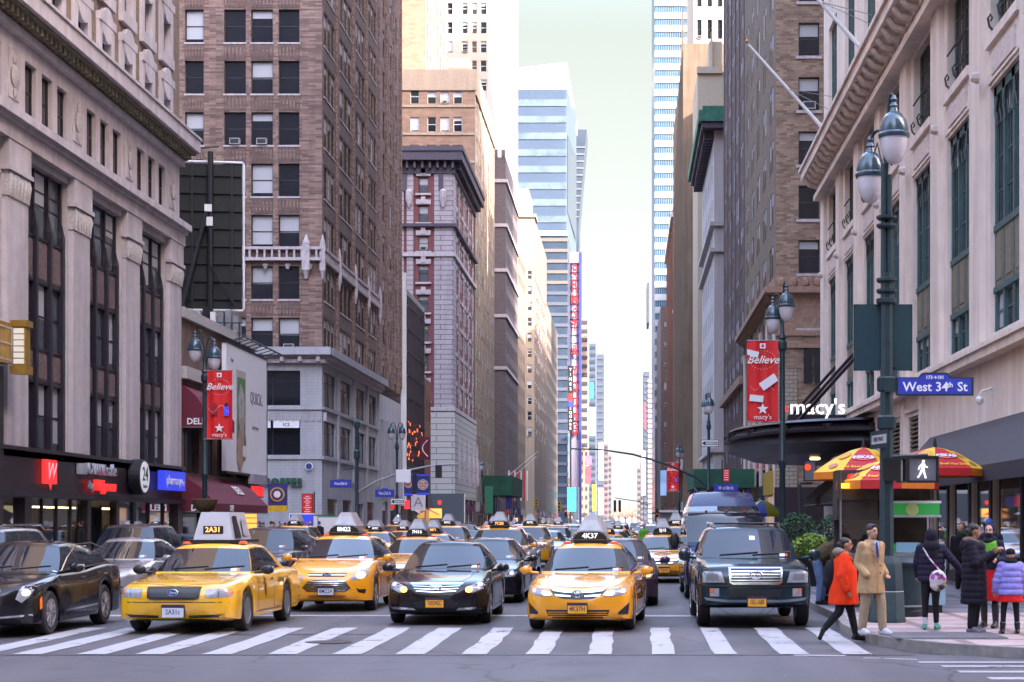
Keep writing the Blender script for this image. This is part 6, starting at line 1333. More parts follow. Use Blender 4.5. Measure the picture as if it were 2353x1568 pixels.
c.plate(.44,'8M22A'); c.mirror(.45,1.1,w=.22); c.wipers(0,1.1,.6); c.stickers(.5,1.08); c.taxi_top(1.4,'8M22',w=.66); c.seams((.55,1.65,2.7),.28,1.0,((1.45,.92),(2.5,.94)))
c3=c; c.place(-6.2,35.0,0)
# ---- 4. black saloon with lit indicators
c=Car('black_sedan','glossy black sedan with H shaped badge, glowing amber corner lamps and orange plate T692942C','car',4.9,1.85,1.47,2.8,.97,SED_T,SED_B,P_blk,SED_G,nose=.5,p=2.8); c.gx=.84
both(c,'headlight',[(-.90,.82),(-.80,.80),(-.55,.69),(-.52,.60),(-.66,.585),(-.84,.66)],M_lens,off=.008); both(c,'headlight_bulb',[(-.585+.065*math.cos(a*.785),.645+.055*math.sin(a*.785)) for a in range(8)],M_turn,off=.014,grid=.03); both(c,'headlight_projector',[(-.78+.05*math.cos(a*.785),.735+.04*math.sin(a*.785)) for a in range(8)],M_dim,off=.013,grid=.03)
c.decal('grille',[(-.46,.745),(.46,.745),(.42,.63),(.34,.565),(-.34,.565),(-.42,.63)],M_trim,off=.006); mb=MB(); c.decal('',[(-.48,.765),(.48,.765),(.46,.735),(-.46,.735)],M_chrome,off=.024,mb=mb)
for z,w_ in ((.695,.43),(.65,.40),(.605,.36)): c.decal('',[(-w_,z+.01),(0,z-.012),(w_,z+.01),(w_,z+.024),(0,z+.004),(-w_,z+.024)],M_chrome,off=.018,mb=mb)
mb.build('grille_bars',c.r); y=c.cast((0,-9,.66),(0,1,0)).y-.04; mb=MB(); mb.tube([(-.075,y,.70),(-.05,y,.60)],.011,M_chrome,5); mb.tube([(.075,y,.70),(.05,y,.60)],.011,M_chrome,5); mb.tube([(-.06,y,.65),(.06,y,.65)],.011,M_chrome,5); mb.tube([(-.03,y,.70),(-.03,y,.61)],.009,M_chrome,5); mb.tube([(.03,y,.70),(.03,y,.61)],.009,M_chrome,5); mb.tube([(-.1,y,.72),(.1,y,.72),(.07,y,.585),(-.07,y,.585),(-.1,y,.72)],.007,M_chrome,5); mb.build('emblem',c.r,50)
c.decal('lower_grille',[(-.40,.42),(.40,.42),(.34,.31),(-.34,.31)],M_trim,off=.003); mb=MB(); [c.decal('',P,M_chrome,off=.008,mb=mb) for P in ([(-.86,.34),(-.40,.31),(-.36,.27),(-.80,.29)],[(.86,.34),(.80,.29),(.36,.27),(.40,.31)])]; mb.build('bumper_chrome',c.r)
c.plate(.41,'T692942C',M_plo,M_plk,x=-.02); c.mirror(.6,1.0); c.wipers(0,1.0,.6); c.stickers(.5,1.0); c.seams((.75,1.95,2.95),.28,.93,((1.75,.82),(2.8,.84)))
mb=MB(); c.line(mb,[(-.62,.2),(-.55,-.45),(-.42,-.72),(0,-.8),(.42,-.72),(.55,-.45),(.62,.2)],.012,M_trim,'top'); mb.build('bonnet_gap',c.r)
c4=c; c.place(-3.42,30.6,0)
# ---- 5. long black luxury saloon at the left edge
XT_T=[(0,.56),(.02,.64),(.06,.73),(.15,.80),(.4,.87),(.8,.93),(1.3,.98),(1.6,1.0),(2.8,1.03),(4.2,1.12),(4.8,1.10),(5.05,1.02),(5.12,.85),(5.15,.62)]
c=Car('black_sedan','long black luxury sedan with chrome trim and bright alloy wheels cut by the left edge','car',5.13,1.87,1.50,2.84,1.0,XT_T,[(0,.46),(.02,.33),(.06,.25),(.2,.2),(.5,.18),(4.4,.19),(4.9,.26),(5.1,.36),(5.15,.5)],P_blk,dict(yc=1.45,yrf=2.25,yrr=3.5,yb=4.55,zc=1.0,zr=1.1,wb=.81,wr=.58,bow=.2,sides=[0,.035,.15,.27,.37,.40,.52,.64,.74,.80,.9,1.0],bpil=[4],cpil=[10,9]),wr=.36,nose=.55); c.gx=.85
both(c,'headlight',[(-.90,.86),(-.72,.82),(-.66,.62),(-.74,.56),(-.84,.66)],M_lens,off=.008); both(c,'headlight_bulb',[(-.79+.05*math.cos(a*.785),.72+.05*math.sin(a*.785)) for a in range(8)],M_bulb,off=.013,grid=.03); c.decal('grille',[(-.45,.80),(.45,.80),(.35,.45),(-.35,.45)],M_trim,off=.006); mb=MB(); [c.decal('',[(-.43,z),(.43,z),(.43,z+.02),(-.43,z+.02)],M_chrome,off=.018,mb=mb) for z in (.5,.58,.66,.74)]; c.line(mb,[(-.86,.36),(-.45,.33),(.45,.33),(.86,.36)],.03,M_chrome,'front',.01); mb.build('grille_bars',c.r)
c.mirror(.72,1.08,w=.25,h=.15); c.wipers(0,1.05,.6); c.seams((.62,1.8,2.95),.28,.98,((1.6,.9),(2.75,.93)))
mb=MB(); c.line(mb,[(.55,1.02),(1.5,1.05),(3.2,1.12)],.02,M_chrome,'right',.01); c.line(mb,[(.7,.36),(2.6,.40)],.035,M_chrome,'right',.006); mb.build('chrome_trim',c.r); c.decal('side_marker',[(-.52,.60),(-.44,.64),(-.44,.46),(-.52,.44)],mat('orange_marker',(.9,.12,.01),.3,emit=(1,.15,0),es=.5),'right',.006)
mb=MB(); mb.tube([(.9,.55,1.03),(.86,.95,1.25),(.80,1.6,1.47),(.79,2.4,1.49),(.80,3.2,1.36),(.82,3.75,1.13)],.012,M_chrome,5); mb.build('window_trim',c.r)
c5=c; c.place(-10.42,27.3,0)
# ---- 6. large dark teal SUV
QT=[(0,.75),(.03,.9),(.07,1.0),(.15,1.06),(.4,1.11),(.9,1.16),(1.3,1.19),(2.5,1.2),(4.8,1.22),(5.05,1.2),(5.15,1.05),(5.2,.8)]; QB=[(0,.6),(.02,.48),(.06,.42),(.2,.38),(.5,.34),(4.6,.36),(5.0,.42),(5.15,.5),(5.2,.6)]
SUV_G=dict(yc=1.35,yrf=2.1,yrr=4.5,yb=5.1,zc=1.17,zr=1.2,wb=.88,wr=.69,bow=.16,bulge=.03,sides=[0,.03,.12,.22,.32,.35,.47,.58,.61,.75,.92,1.0],bpil=[4,7],cpil=[10])
c=Car('black_suv','big dark teal black SUV with wide chrome barred grille and roof rack at the kerb','suv',5.2,2.0,1.77,3.13,.92,QT,QB,P_teal,SUV_G,wr=.40,nose=.35,p=3.2,shoulder=.1,flare=.015); c.gx=.95
both(c,'headlight',[(-.93,1.0),(-.60,.99),(-.54,.80),(-.92,.80)],M_lens,off=.008); both(c,'headlight_projector',[(-.86,.95),(-.66,.95),(-.64,.84),(-.86,.84)],MATS['satin_silver'] if 'satin_silver' in MATS else mat('lens_inner',(.16,.17,.18),.15),off=.013,grid=.06)
mb=MB(); c.decal('',[(-.47,1.07),(.47,1.07),(.46,.80),(.40,.765),(-.40,.765),(-.46,.80)],M_chrome,off=.02,mb=mb); c.decal('',[(-.44,1.05),(.44,1.05),(.43,.81),(-.43,.81)],M_trim,off=.026,mb=mb); mb.build('grille',c.r)
mb=MB(); [c.decal('',[(-.435,z),(.435,z),(.435,z+.022),(-.435,z+.022)],M_chrome,off=.04,mb=mb) for z in (.83,.882,.934,.986)]; mb.build('grille_bars',c.r)
y=c.cast((0,-9,.93),(0,1,0)).y-.055; mb=MB(); mb.tube([(.11*math.cos(a*.393),y,.93+.065*math.sin(a*.393)) for a in range(17)],.012,M_chrome,6); mb.tube([(-.04,y,.875),(0,y,.96),(.04,y,.875)],.011,M_chrome,5); mb.build('emblem',c.r,50)
mb=MB(); c.decal('',[(-.98,.76),(.98,.76),(.98,.73),(-.98,.73)],M_trim,off=.01,mb=mb); mb.build('bumper_gap',c.r); c.decal('lower_grille',[(-.45,.68),(.45,.68),(.42,.55),(-.42,.55)],M_trim,off=.004); c.decal('bumper_chrome',[(-.90,.54),(-.5,.50),(.5,.50),(.90,.54),(.86,.49),(.5,.455),(-.5,.455),(-.86,.49)],mat('satin_silver',(.22,.25,.3),.35,metal=.5),off=.012)
both(c,'fog_light',[(-.80,.70),(-.64,.70),(-.64,.56),(-.80,.56)],M_lens,off=.01); both(c,'turn_signal_lens',[(-.79,.69),(-.73,.69),(-.73,.62),(-.79,.62)],M_amb,off=.015)
c.plate(.47,'GEL-1688',M_plo,M_plk,w=.32,h=.17,x=.02); c.mirror(.55,1.25,w=.23,h=.21,m=P_teal); c.wipers(0,1.24,.7); c.stickers(.55,1.23); c.decal('windshield_sticker',[(.02,1.53),(.12,1.53),(.12,1.60),(.02,1.60)],M_wht,off=.003,thick=.001,grid=.1); c.seams((.62,1.8,2.9),.45,1.15,((1.6,1.02),(2.7,1.03)))
for sg in (-1,1): mb=MB(); mb.tube([(sg*.6,1.3,1.74),(sg*.62,1.5,1.82),(sg*.62,3.6,1.84),(sg*.6,3.8,1.77)],.024,M_chrome,6); mb.build('roof_rail',c.r)
for y in (1.6,3.4): mb=MB(); mb.tube([(-.62,y,1.83),(.62,y,1.83)],.02,M_trim,6); mb.build('roof_crossbar',c.r)
c6=c; c.place(2.25,29.7,0)
# ---- generic builders for the cars behind
def generic(kind,name,label,cat,paint,group=None,lit=0,plate=None,H=None,detail=1):
    if kind=='sedan':
        c=Car(name,label,cat,4.8,1.82,H or 1.46,2.77,.95,SED_T,SED_B,paint,SED_G,group=group,spokes=8 if detail else 0); c.gx=.83; hl=[(-.88,.80),(-.78,.79),(-.50,.69),(-.50,.60),(-.72,.62)]; gr=[(-.45,.73),(.45,.73),(.36,.57),(-.36,.57)]; lw=[(-.5,.38),(.5,.38),(.42,.25),(-.42,.25)]; pz=.42; bz=(-.68,.70); my=(.62,1.0); nb=(.61,.65,.69)
    elif kind=='suv':
        h=H or 1.72; T=[(a,b*.93) for a,b in QT]; T=[(a*.92,b) for a,b in T]; Bt=[(a*.92,b*.75) for a,b in QB]
        g=dict(SUV_G); g.update(yc=1.2,yrf=1.95,yrr=4.1,yb=4.65,zc=1.09,zr=1.12,wb=.84,wr=.64); c=Car(name,label,cat,4.78,1.92,h,2.8,.9,T,Bt,paint,g,wr=.36,group=group,nose=.4,p=3,spokes=8 if detail else 0); c.gx=.9; hl=[(-.90,.95),(-.55,.92),(-.52,.78),(-.88,.80)]; gr=[(-.48,.94),(.48,.94),(.42,.70),(-.42,.70)]; lw=[(-.6,.5),(.6,.5),(.5,.36),(-.5,.36)]; pz=.56; bz=(-.72,.86); my=(.5,1.15); nb=(.75,.81,.87)
    both(c,'headlight',hl,M_lens,off=.008,grid=.08); both(c,'headlight_bulb',[(bz[0]+.06*math.cos(a*1.05),bz[1]+.05*math.sin(a*1.05)) for a in range(6)],M_bulb if lit==1 else M_turn if lit==2 else M_dim,off=.014,grid=.05)
    c.decal('grille',gr,M_trim,off=.006,grid=.1); mb=MB(); [c.decal('',[(-.4,z),(.4,z),(.4,z+.018),(-.4,z+.018)],M_chrome,off=.018,mb=mb,grid=.15) for z in nb]; mb.build('grille_bars',c.r); c.decal('lower_grille',lw,M_trim,off=.005,grid=.12)
    if plate: c.plate(pz,plate,M_plo if lit!=3 else M_plw,M_plk)
    c.mirror(my[0],my[1],m=paint)
    if detail: c.seams((.75,1.9,2.9),.3,.9,((1.7,.82 if kind=='sedan' else .95),))
    c.stickers(.45,1.02 if kind=='sedan' else 1.18)
    return c
c=generic('sedan','black_sedan','black sedan with unlit clear lamps just behind the one with the H badge','car',P_blk,plate='T7H'); c.place(-3.30,38.6,0)
c=generic('sedan','brown_sedan','dark brown sedan with one bright amber lamp half hidden behind taxi 4K37','car',P_mar,lit=2); c.place(-.20,37.2,0)
c=camry('yellow taxi with unlit-looking roof cone and bright lamp between the brown sedan and tall dark van','5J15','5J15'); c.place(1.15,51.5,0)
c=generic('suv','maroon_suv','dark maroon SUV with chrome grille bars behind the lemon taxi','suv',P_mar,H=1.70); c.place(-9.9,44.5,0)
c=generic('suv','grey_suv','grey SUV with roof bars behind the black luxury sedan at the left edge','suv',P_gry,H=1.74); c.place(-13.3,32.5,0)
for sg in (-1,1): mb=MB(); mb.tube([(sg*.55,1.2,1.75),(sg*.57,1.35,1.8),(sg*.57,3.4,1.8),(sg*.55,3.6,1.73)],.022,M_chrome,6); mb.build('roof_rail',c.r)
c=generic('sedan','silver_sedan','silver sedan seen between the black luxury sedan and the lemon taxi','car',P_sil); c.place(-12.1,39.0,0)
c=generic('suv','brown_suv','pale brown boxy SUV behind the roof of the lemon taxi 2A31','suv',P_brn,H=1.78); c.place(-14.0,45.5,0)
c=generic('sedan','yellow_taxi','yellow taxi numbered 7H16 peeking over between taxi 8M22 and the black sedan','taxi',P_yel,H=1.44); c.taxi_top(1.45,'7H16'); c.place(-6.0,46.0,0)
c=generic('sedan','yellow_taxi','yellow taxi with amber roof number 9M71 behind taxi 7H16','taxi',P_yel,H=1.44); c.taxi_top(1.45,'9M71',led=M_ledo); c.place(-7.2,60,0)
c=generic('suv','yellow_taxi','tall yellow taxi numbered 7C83 behind the unlit black sedan','taxi',P_yel,H=1.70); c.taxi_top(1.2,'7C83',led=M_ledo); c.place(-4.05,51.5,0)
c=generic('suv','black_suv','shiny black SUV with one lit lamp in the middle of the traffic, left of taxi 4K37 roof cone','suv',P_blk,lit=2,H=1.62); c.place(-3.75,86,0)
c=generic('sedan','yellow_taxi','yellow taxi numbered 7C68 with roof cone seen over the right shoulder of taxi 4K37','taxi',P_yel,H=1.4); c.taxi_top(1.45,'7C68',led=M_ledo); c.place(-.75,62,0)
# ---- tall dark passenger van
VT=[(0,.8),(.03,.95),(.08,1.05),(.2,1.12),(.5,1.2),(.8,1.28),(1.0,1.3),(5.6,1.3),(5.85,1.28),(5.9,1.1)]; VB=[(0,.55),(.02,.42),(.06,.36),(.2,.34),(.5,.3),(5.4,.3),(5.7,.36),(5.85,.42),(5.9,.5)]
c=Car('passenger_van','very tall dark blue black passenger van with domed roof behind the big SUV','van',5.9,2.02,2.62,3.66,.95,VT,VB,P_nav,dict(yc=.75,yrf=2.0,yrr=5.5,yb=5.85,zc=1.28,zr=1.28,wb=.93,wr=.72,bow=.14,bulge=.10,curve=.12,ghi=.62,sides=[0,.03,.12,.2,.23,.4,.43,.6,.63,.8,.95,1.0],bpil=[3,5,7],cpil=[10]),wr=.36,nose=.4,p=3); c.gx=1.0
both(c,'headlight',[(-.92,1.08),(-.66,1.02),(-.62,.82),(-.88,.78)],M_lens,off=.008); c.decal('grille',[(-.5,1.0),(.5,1.0),(.45,.72),(-.45,.72)],M_trim,off=.006); c.mirror(.35,1.4,w=.24,h=.4,m=M_trim,out=.12)
for x in (-.45,0.05,.5):
    h=c.cast((x,-9,2.13),(0,1,0)); mb=MB(); mb.lathe([(.035,-.03),(.03,-.05),(.01,-.06)],(0,0,0),mat('red_marker_lamp',(.5,.03,.02),.3),8,axis='y'); mb.build('marker_lamp',c.r,30,loc=h+Vector((0,.02,0)))
c.wipers(0,1.36,.7); c.place(2.42,40.5,0)
# ---- the queue of traffic beyond
rr=random.Random(11); PR=[]
def pr(kind,name,cat,paint,lab,tax=False,lit=0):
    c=generic(kind,name,'x',cat,paint,group='cars queued up the avenue',lit=lit,detail=0); 
    if tax: c.taxi_top(1.45,'NYC')
    c.lab=lab; return c
PR=[pr('sedan','yellow_taxi','taxi',P_yel,'yellow taxi with a roof cone',True),pr('sedan','dark_sedan','car',P_blk,'black sedan'),pr('suv','dark_suv','suv',P_gry,'grey SUV'),pr('sedan','silver_sedan','car',P_sil,'silver sedan'),pr('suv','white_suv','suv',P_wht,'white SUV'),pr('sedan','blue_sedan','car',P_blu,'dark blue sedan'),pr('suv','yellow_taxi','taxi',P_yel,'tall yellow taxi with a roof cone',True),pr('sedan','red_sedan','car',P_red,'dark red sedan'),pr('suv','black_suv','suv',P_blk,'black SUV',False,2)]
used=set(); lanes=[(-14.6,53,'leftmost'),(-11.3,55,'second from left'),(-7.6,70,'third from left'),(-4.1,60,'fourth from left'),(-.8,71,'fifth from left'),(2.1,62,'rightmost')]
wt=[0,0,0,1,2,3,4,5,6,6,8,3,1,7]
cnt_=0; ordn=['nearest','second','third','fourth','fifth','sixth','seventh','eighth','ninth','tenth','eleventh','twelfth','thirteenth','fourteenth','fifteenth','sixteenth','seventeenth','eighteenth','nineteenth','twentieth']
for x,z,ln in lanes:
    i=0; tally={}
    while z<260 and i<16:
        if x==-4.1 and abs(z-88)<7: z=94
        k=rr.choice(wt); p=PR[k]
        if k not in used: used.add(k); r=p.r
        else: r=copy_tree(p.r)
        n=tally.get(k,0); tally[k]=n+1
        r['label']='%s %s, %s lane'%(ordn[n],p.lab,ln); r.location=(x+rr.uniform(-.35,.35),z,0); z+=rr.uniform(6.4,9.5)+z*.02; i+=1
for k,p in enumerate(PR):
    if k not in used: r=p.r; r.location=(-4,300+k*9,0); r['label']=p.lab+' lone at the far end of the queue'
# distant cars without visible parts
q=MB(); 
def farcar(paint,tall): 
    q=MB(); h=.95 if not tall else 1.1; H=1.45 if not tall else 1.8
    q.add([(-.9,0,.35),(.9,0,.35),(.9,4.6,.35),(-.9,4.6,.35),(-.88,.1,h-.2),(.88,.1,h-.2),(.88,4.5,h),(-.88,4.5,h),(-.85,1.2,h),(.85,1.2,h),(-.6,1.9,H),(.6,1.9,H),(.6,3.6,H),(-.6,3.6,H),(-.85,4.3,h),(.85,4.3,h)],[(0,1,5,4),(4,5,9,8),(1,2,6,5),(3,0,4,7),(2,3,7,6),(10,11,12,13)],paint); q.add([(-.85,1.2,h),(.85,1.2,h),(.6,1.9,H),(-.6,1.9,H),(.85,4.3,h),(.6,3.6,H),(-.85,4.3,h),(-.6,3.6,H)],[(0,1,2,3),(1,4,5,2),(4,6,7,5),(6,0,3,7)],M_cgl)
    for x in (-.7,.7):
        for y in (.9,3.6): q.lathe([(.32,-.1),(.32,.1)],(x,y,.32),M_tyre,10,axis='x')
    return q.mesh('car')
FM=[(farcar(p,t),n) for p,t,n in ((P_yel,0,'yellow'),(P_blk,0,'black'),(P_sil,0,'silver'),(P_wht,1,'white'),(P_gry,1,'grey'),(P_red,0,'dark red'))]
for x,z,ln in lanes:
    z=268+rr.uniform(0,6); tally={}
    while z<620:
        me,n=rr.choice(FM); o=inst(me,'distant_car',None,(x+rr.uniform(-.4,.4),z,0)); t=tally.get(n,0); tally[n]=t+1
        tag(o,'tiny far %s car, %s of its colour, %s lane'%(n,ordn[min(t,19)],ln),'car','tiny distant cars near the vanishing point'); z+=rr.uniform(11,20)+(z-260)*.03
# ================================================================ street furniture
M_globe=mat('lamp_glass_globe',(.62,.58,.62),.15,spec=.8,noise=.08); M_cap=mat('lamp_cap_green',(.03,.065,.09),.25,spec=.6,noise=.15,coat=.4)
def lamp_post(label,x,z,H,lums,kind='big',group='green lamp posts'):
    r=empty('street_lamp',(x,z,.15 if x>3.9 or x<-17.2 else 0),0,label,'street lamp',group); H=H-.15; b=MB()
    if kind=='big':
        b.lathe([(.36,0),(.36,.06),(.345,.1),(.325,.55),(.315,.57),(.315,.60),(.29,1.05),(.26,1.12),(.20,1.22)],(0,0,0),M_green,8); b.build('base',r,30); q=MB(); q.lathe([(.322,.56),(.322,.575)],(0,0,0),M_blind,8); q.build('base_band',r); b=MB(); b.lathe([(.135,1.1),(.13,2.2),(.12,4),(.11,H-3.2)],(0,0,0),M_green,8)
        for h,rr_,t in ((3.55,.17,.34),(4.25,.175,.36),(H-3.75,.19,.12),(H-3.55,.185,.08),(H-3.35,.185,.08),(H-2.35,.185,.07),(H-2.2,.185,.07)): b.lathe([(rr_*.8,h-.03),(rr_,h),(rr_,h+t*.6),(rr_*.8,h+t*.7)],(0,0,0),M_green,12)
        b.lathe([(.06,H-3.2),(.055,H-1.4)],(.05,0,0),M_green,8); b.lathe([(.06,H-3.2),(.05,H-1.2)],(-.05,0,0),M_green,8)
        b.build('pole',r,30)
    else:
        b.lathe([(.26,0),(.26,.3),(.2,.5),(.16,.9),(.12,1.0)],(0,0,0),M_green,12); b.lathe([(.11,1.0),(.10,3.5),(.13,3.6),(.13,3.75),(.10,3.8),(.09,H-2.2),(.15,H-2.1),(.15,H-1.9),(.09,H-1.8),(.14,H-1.75),(.07,H-1.6),(.05,H-1.0)],(0,0,0),M_green,12); b.build('pole',r,30)
    for dx,dy,zb in lums:
        a=MB(); top=zb+1.15; n=9; P=[]
        for i in range(n+1):
            t=i/n; ang=math.pi*t; P.append((dx*(1-math.cos(ang))/2*1.0,dy*(1-math.cos(ang))/2,H-1.9+(top+.18-(H-1.9))*math.sin(min(ang,math.pi/2)) if t<.5 else top+.18*math.sin(ang)))
        a.tube(P,.03,M_green,7); a.tube([(dx*.1,dy*.1,H-1.5),(dx*.55,dy*.55,top-.05),(dx*.8,dy*.8,top-.25)],.016,M_green,5); a.build('arm',r,50)
        c=MB(); c.lathe([(.27,.5),(.285,.53),(.285,.57),(.262,.6),(.262,.68),(.23,.82),(.15,.93),(.09,.97),(.07,1.05),(.09,1.08),(.05,1.15),(.075,1.2),(.03,1.28)],(dx,dy,zb),M_cap,20); o=c.build('lamp_cap',r,35)
        g=MB(); g.lathe([(.03,.02),(.12,.06),(.19,.18),(.235,.34),(.25,.5)],(dx,dy,zb),M_globe,20); g.build('lamp_globe',r,60)
    return r
L1=lamp_post('tall corner lamp post on an octagonal base carrying the West 34th St sign',4.43,28.2,9.75,[(.12,-.1,8.35),(-.22,.5,7.75)]); L1.scale=(.93,.93,.93)
L2=lamp_post('lamp post with red star banner beside the entrance canopy',5.15,54.7,9.7,[(.12,-.15,8.3),(-.28,.3,7.95)],'small')
L3=lamp_post('lamp post with a one way sign at the next corner, east side',5.0,100.8,9.7,[(0.05,-.3,8.3),(-.15,.6,8.3)],'small')
L4=lamp_post('small lamp post beside the hanging far red banner, east side',5.25,165,9.7,[(-.1,-.3,8.2),(.2,.3,8.2)],'small')
L5=lamp_post('lamp post with red banner and hanging flower bowl before the deli',-16.35,64.1,9.6,[(-.38,0,8.0),(.36,0,7.7)],'small')
L6=lamp_post('lamp post by the burger banners on the far west corner',-17.5,126,9.6,[(-.45,0,8.0),(.4,0,8.0)],'small')
L7=lamp_post('lamp post farther up the west pavement near the striped flags',-17.3,198,9.5,[(0,-.4,8.0)],'small')
b=MB(); b.lathe([(.05,-.52),(.2,-.48),(.36,-.36),(.46,-.18),(.50,0),(.45,.02),(.1,0)],(0,0,0),mat('coir_basket',(.10,.065,.03),.9,noise=.4,nscale=8),18); b.build('flower_bowl',L5,30,loc=(0,0,2.75),label='bronze coloured hanging flower bowl')
# banners
M_ban=mat('red_banner_cloth',(.72,.018,.022),.55,noise=.12,nscale=1.5)
def banner(label,x,z,zb,zt,w,pic,side):
    r=empty('street_banner',(x,z,(zb+zt)/2),0,label,'banner','red star banners'); h=(zt-zb)/2; q=MB(); N=14
    for i in range(N):
        for j in range(6):
            f=lambda u,v:(-w/2+w*u,.025*math.sin(u*9+v*3)+.02*math.sin(u*17),-h+2*h*v)
            q.add([f(i/N,j/6),f((i+1)/N,j/6),f((i+1)/N,(j+1)/6),f(i/N,(j+1)/6)],[(0,1,2,3)],M_ban)
    q.build('cloth',r,60); q=MB()
    for zz in (-h,h): q.tube([(-w/2-.02,0,zz),(w/2+.12,0,zz)] if side>0 else [(-w/2-.12,0,zz),(w/2+.02,0,zz)],.02,M_steel,6)
    q.build('brackets',r); q=MB(); star(q,0,-h*.68,w*.19,-.075,-.06,M_letw); q.build('star',r)
    text('lettering','Believe',(0,-.07,h*.52),.36*w,0,M_letw,r,.004,shear=.4,off=.004); text('lettering',"macy's",(0,-.07,-h*.88),.22*w,0,M_letw,r,.004)
    q=MB(); q.box(-.09*w,.09*w,-.07,-.06,h*.8,h*.93,M_letw); q.box(-.04*w,.04*w,-.075,-.07,h*.83,h*.9,M_ban)
    for k in range(26):
        a=k/26*math.pi*2; q.lathe([(.012,-.07),(.012,-.08)],(.42*w*math.cos(a),0,h*.52+.23*h*math.sin(a)),M_letw,5,axis='y')
    for k in range(16): q.lathe([(.012,-.07),(.012,-.08)],(-.4*w+.8*w*k/16,0,-h*.12-.1*h*math.sin(k*.5)),M_letw,5,axis='y')
    q.build('emblem_and_dots',r); q=MB(); 
    if pic=='ticket':
        for cx,cz,s_,an in ((.2,-.02,.3,.6),(-.33,.68,.2,-.25),(-.2,-.42,.22,-.1)):
            P=[(-s_*w,-s_*.48),(s_*w,-s_*.48),(s_*w,s_*.48),(-s_*w,s_*.48)]; ca,sa=math.cos(an),math.sin(an)
            q.prism([(max(-w/2,min(w/2,cx*w+a*ca-b*sa)),cz*h+a*sa+b*ca) for a,b in P],lambda a,b,d:(a,-.072+d,b),.01,M_post)
    else:
        q.lathe([(.14,-.06),(.14,-.075)],(-.2*w,0,-.05*h),mat('banner_dark_red',(.35,.01,.02),.6),16,axis='y'); q.box(-.2*w-.14,-.2*w+.14,-.073,-.06,-.3*h,-.05*h,MATS['banner_dark_red']); q.box(.18*w,.36*w,-.075,-.06,-.32*h,-.05*h,M_signb); q.lathe([(.075,-.06),(.075,-.08)],(.27*w,0,.0),M_blk,12,axis='y')
    q.build('picture',r); return r
banner('red star banner with pale tickets hanging beside the entrance canopy lamp post',PX(1751.5,.0144),54.6,PZ(971,.0144),PZ(784,.0144),71*.0144,'ticket',1)
banner('red star banner with a small blue figure before the white poster',PX(508,.0169),64.0,PZ(1010,.0169),PZ(853,.0169),59*.0169,'fig',-1)
banner('small far red star banner over the east kerb',PX(1546,.0415),157.7,PZ(1130,.0415),PZ(1063,.0415),27*.0415,'fig',1)
# signs on the corner post
r=empty('street_name_sign',(PX(2148,.0073),F*.0073,PZ(885,.0073)),0,'blue street sign with green frame reading 173 to 101 West 34th St','street sign')
def signpoly(w,h,e): return [(-w,-h),(w,-h),(w,h*.72),(w*.42,h*.72),(w*.34,h*.98+e),(w*.28,h*1.06+e),(-w*.28,h*1.06+e),(-w*.34,h*.98+e),(-w*.42,h*.72),(-w,h*.72)]
q=MB(); q.prism(signpoly(.71,.195,.02),lambda a,b,d:(a,d,b),.03,M_green); q.build('frame',r); q=MB(); q.prism(signpoly(.665,.165,.02),lambda a,b,d:(a,-.006+d,b),.006,M_blue); q.build('face',r)
text('lettering','West 34',(-.17,-.012,-.04),.235,0,M_letw,r,.003,off=.004); text('lettering','th',(.275,-.012,.0),.13,0,M_letw,r,.003,off=.003); text('lettering','St',(.5,-.012,-.04),.235,0,M_letw,r,.003,off=.004); text('lettering','173→101',(0,-.012,.135),.085,0,M_letw,r,.003,off=.002)
q=MB(); q.box(-.9,-.7,.0,.06,-.12,.12,M_green); q.build('bracket',r); r.scale=(.92,.92,.92)
r=empty('sign_back',(PX(2033,.0074),F*.0074+.18,PZ(773,.0074)),0,'large dark green sign seen from behind on the corner lamp post','sign'); q=MB(); q.box(-.51,.51,0,.03,-.6,.6,mat('sign_back_green',(.008,.042,.055),.45,noise=.15)); q.box(-.54,.54,.005,.04,.56,.61,M_green); q.box(-.54,.54,.005,.04,-.61,-.57,M_green); q.box(-.54,-.5,.005,.04,-.6,.6,M_green); q.box(.5,.54,.005,.04,-.6,.6,M_green); q.box(.14,.22,-.12,0,-.55,-.2,M_green); q.build('panel',r)
r.scale=(.93,.93,.93); M_plw2=mat('dull_white_sign',(.4,.4,.42),.6)
r=empty('one_way_sign',(PX(2019,.0073),F*.0073,PZ(1010,.0073)),R(-80),'narrow one way sign seen almost edge on at the corner lamp post','sign'); q=MB(); q.box(-.45,.45,0,.02,-.15,.15,M_green); q.box(-.36,.40,-.004,0,-.075,.075,M_plw2); q.build('panel',r); text('lettering','ONE WAY',(0,-.008,0),.11,0,M_blk,r,.002)
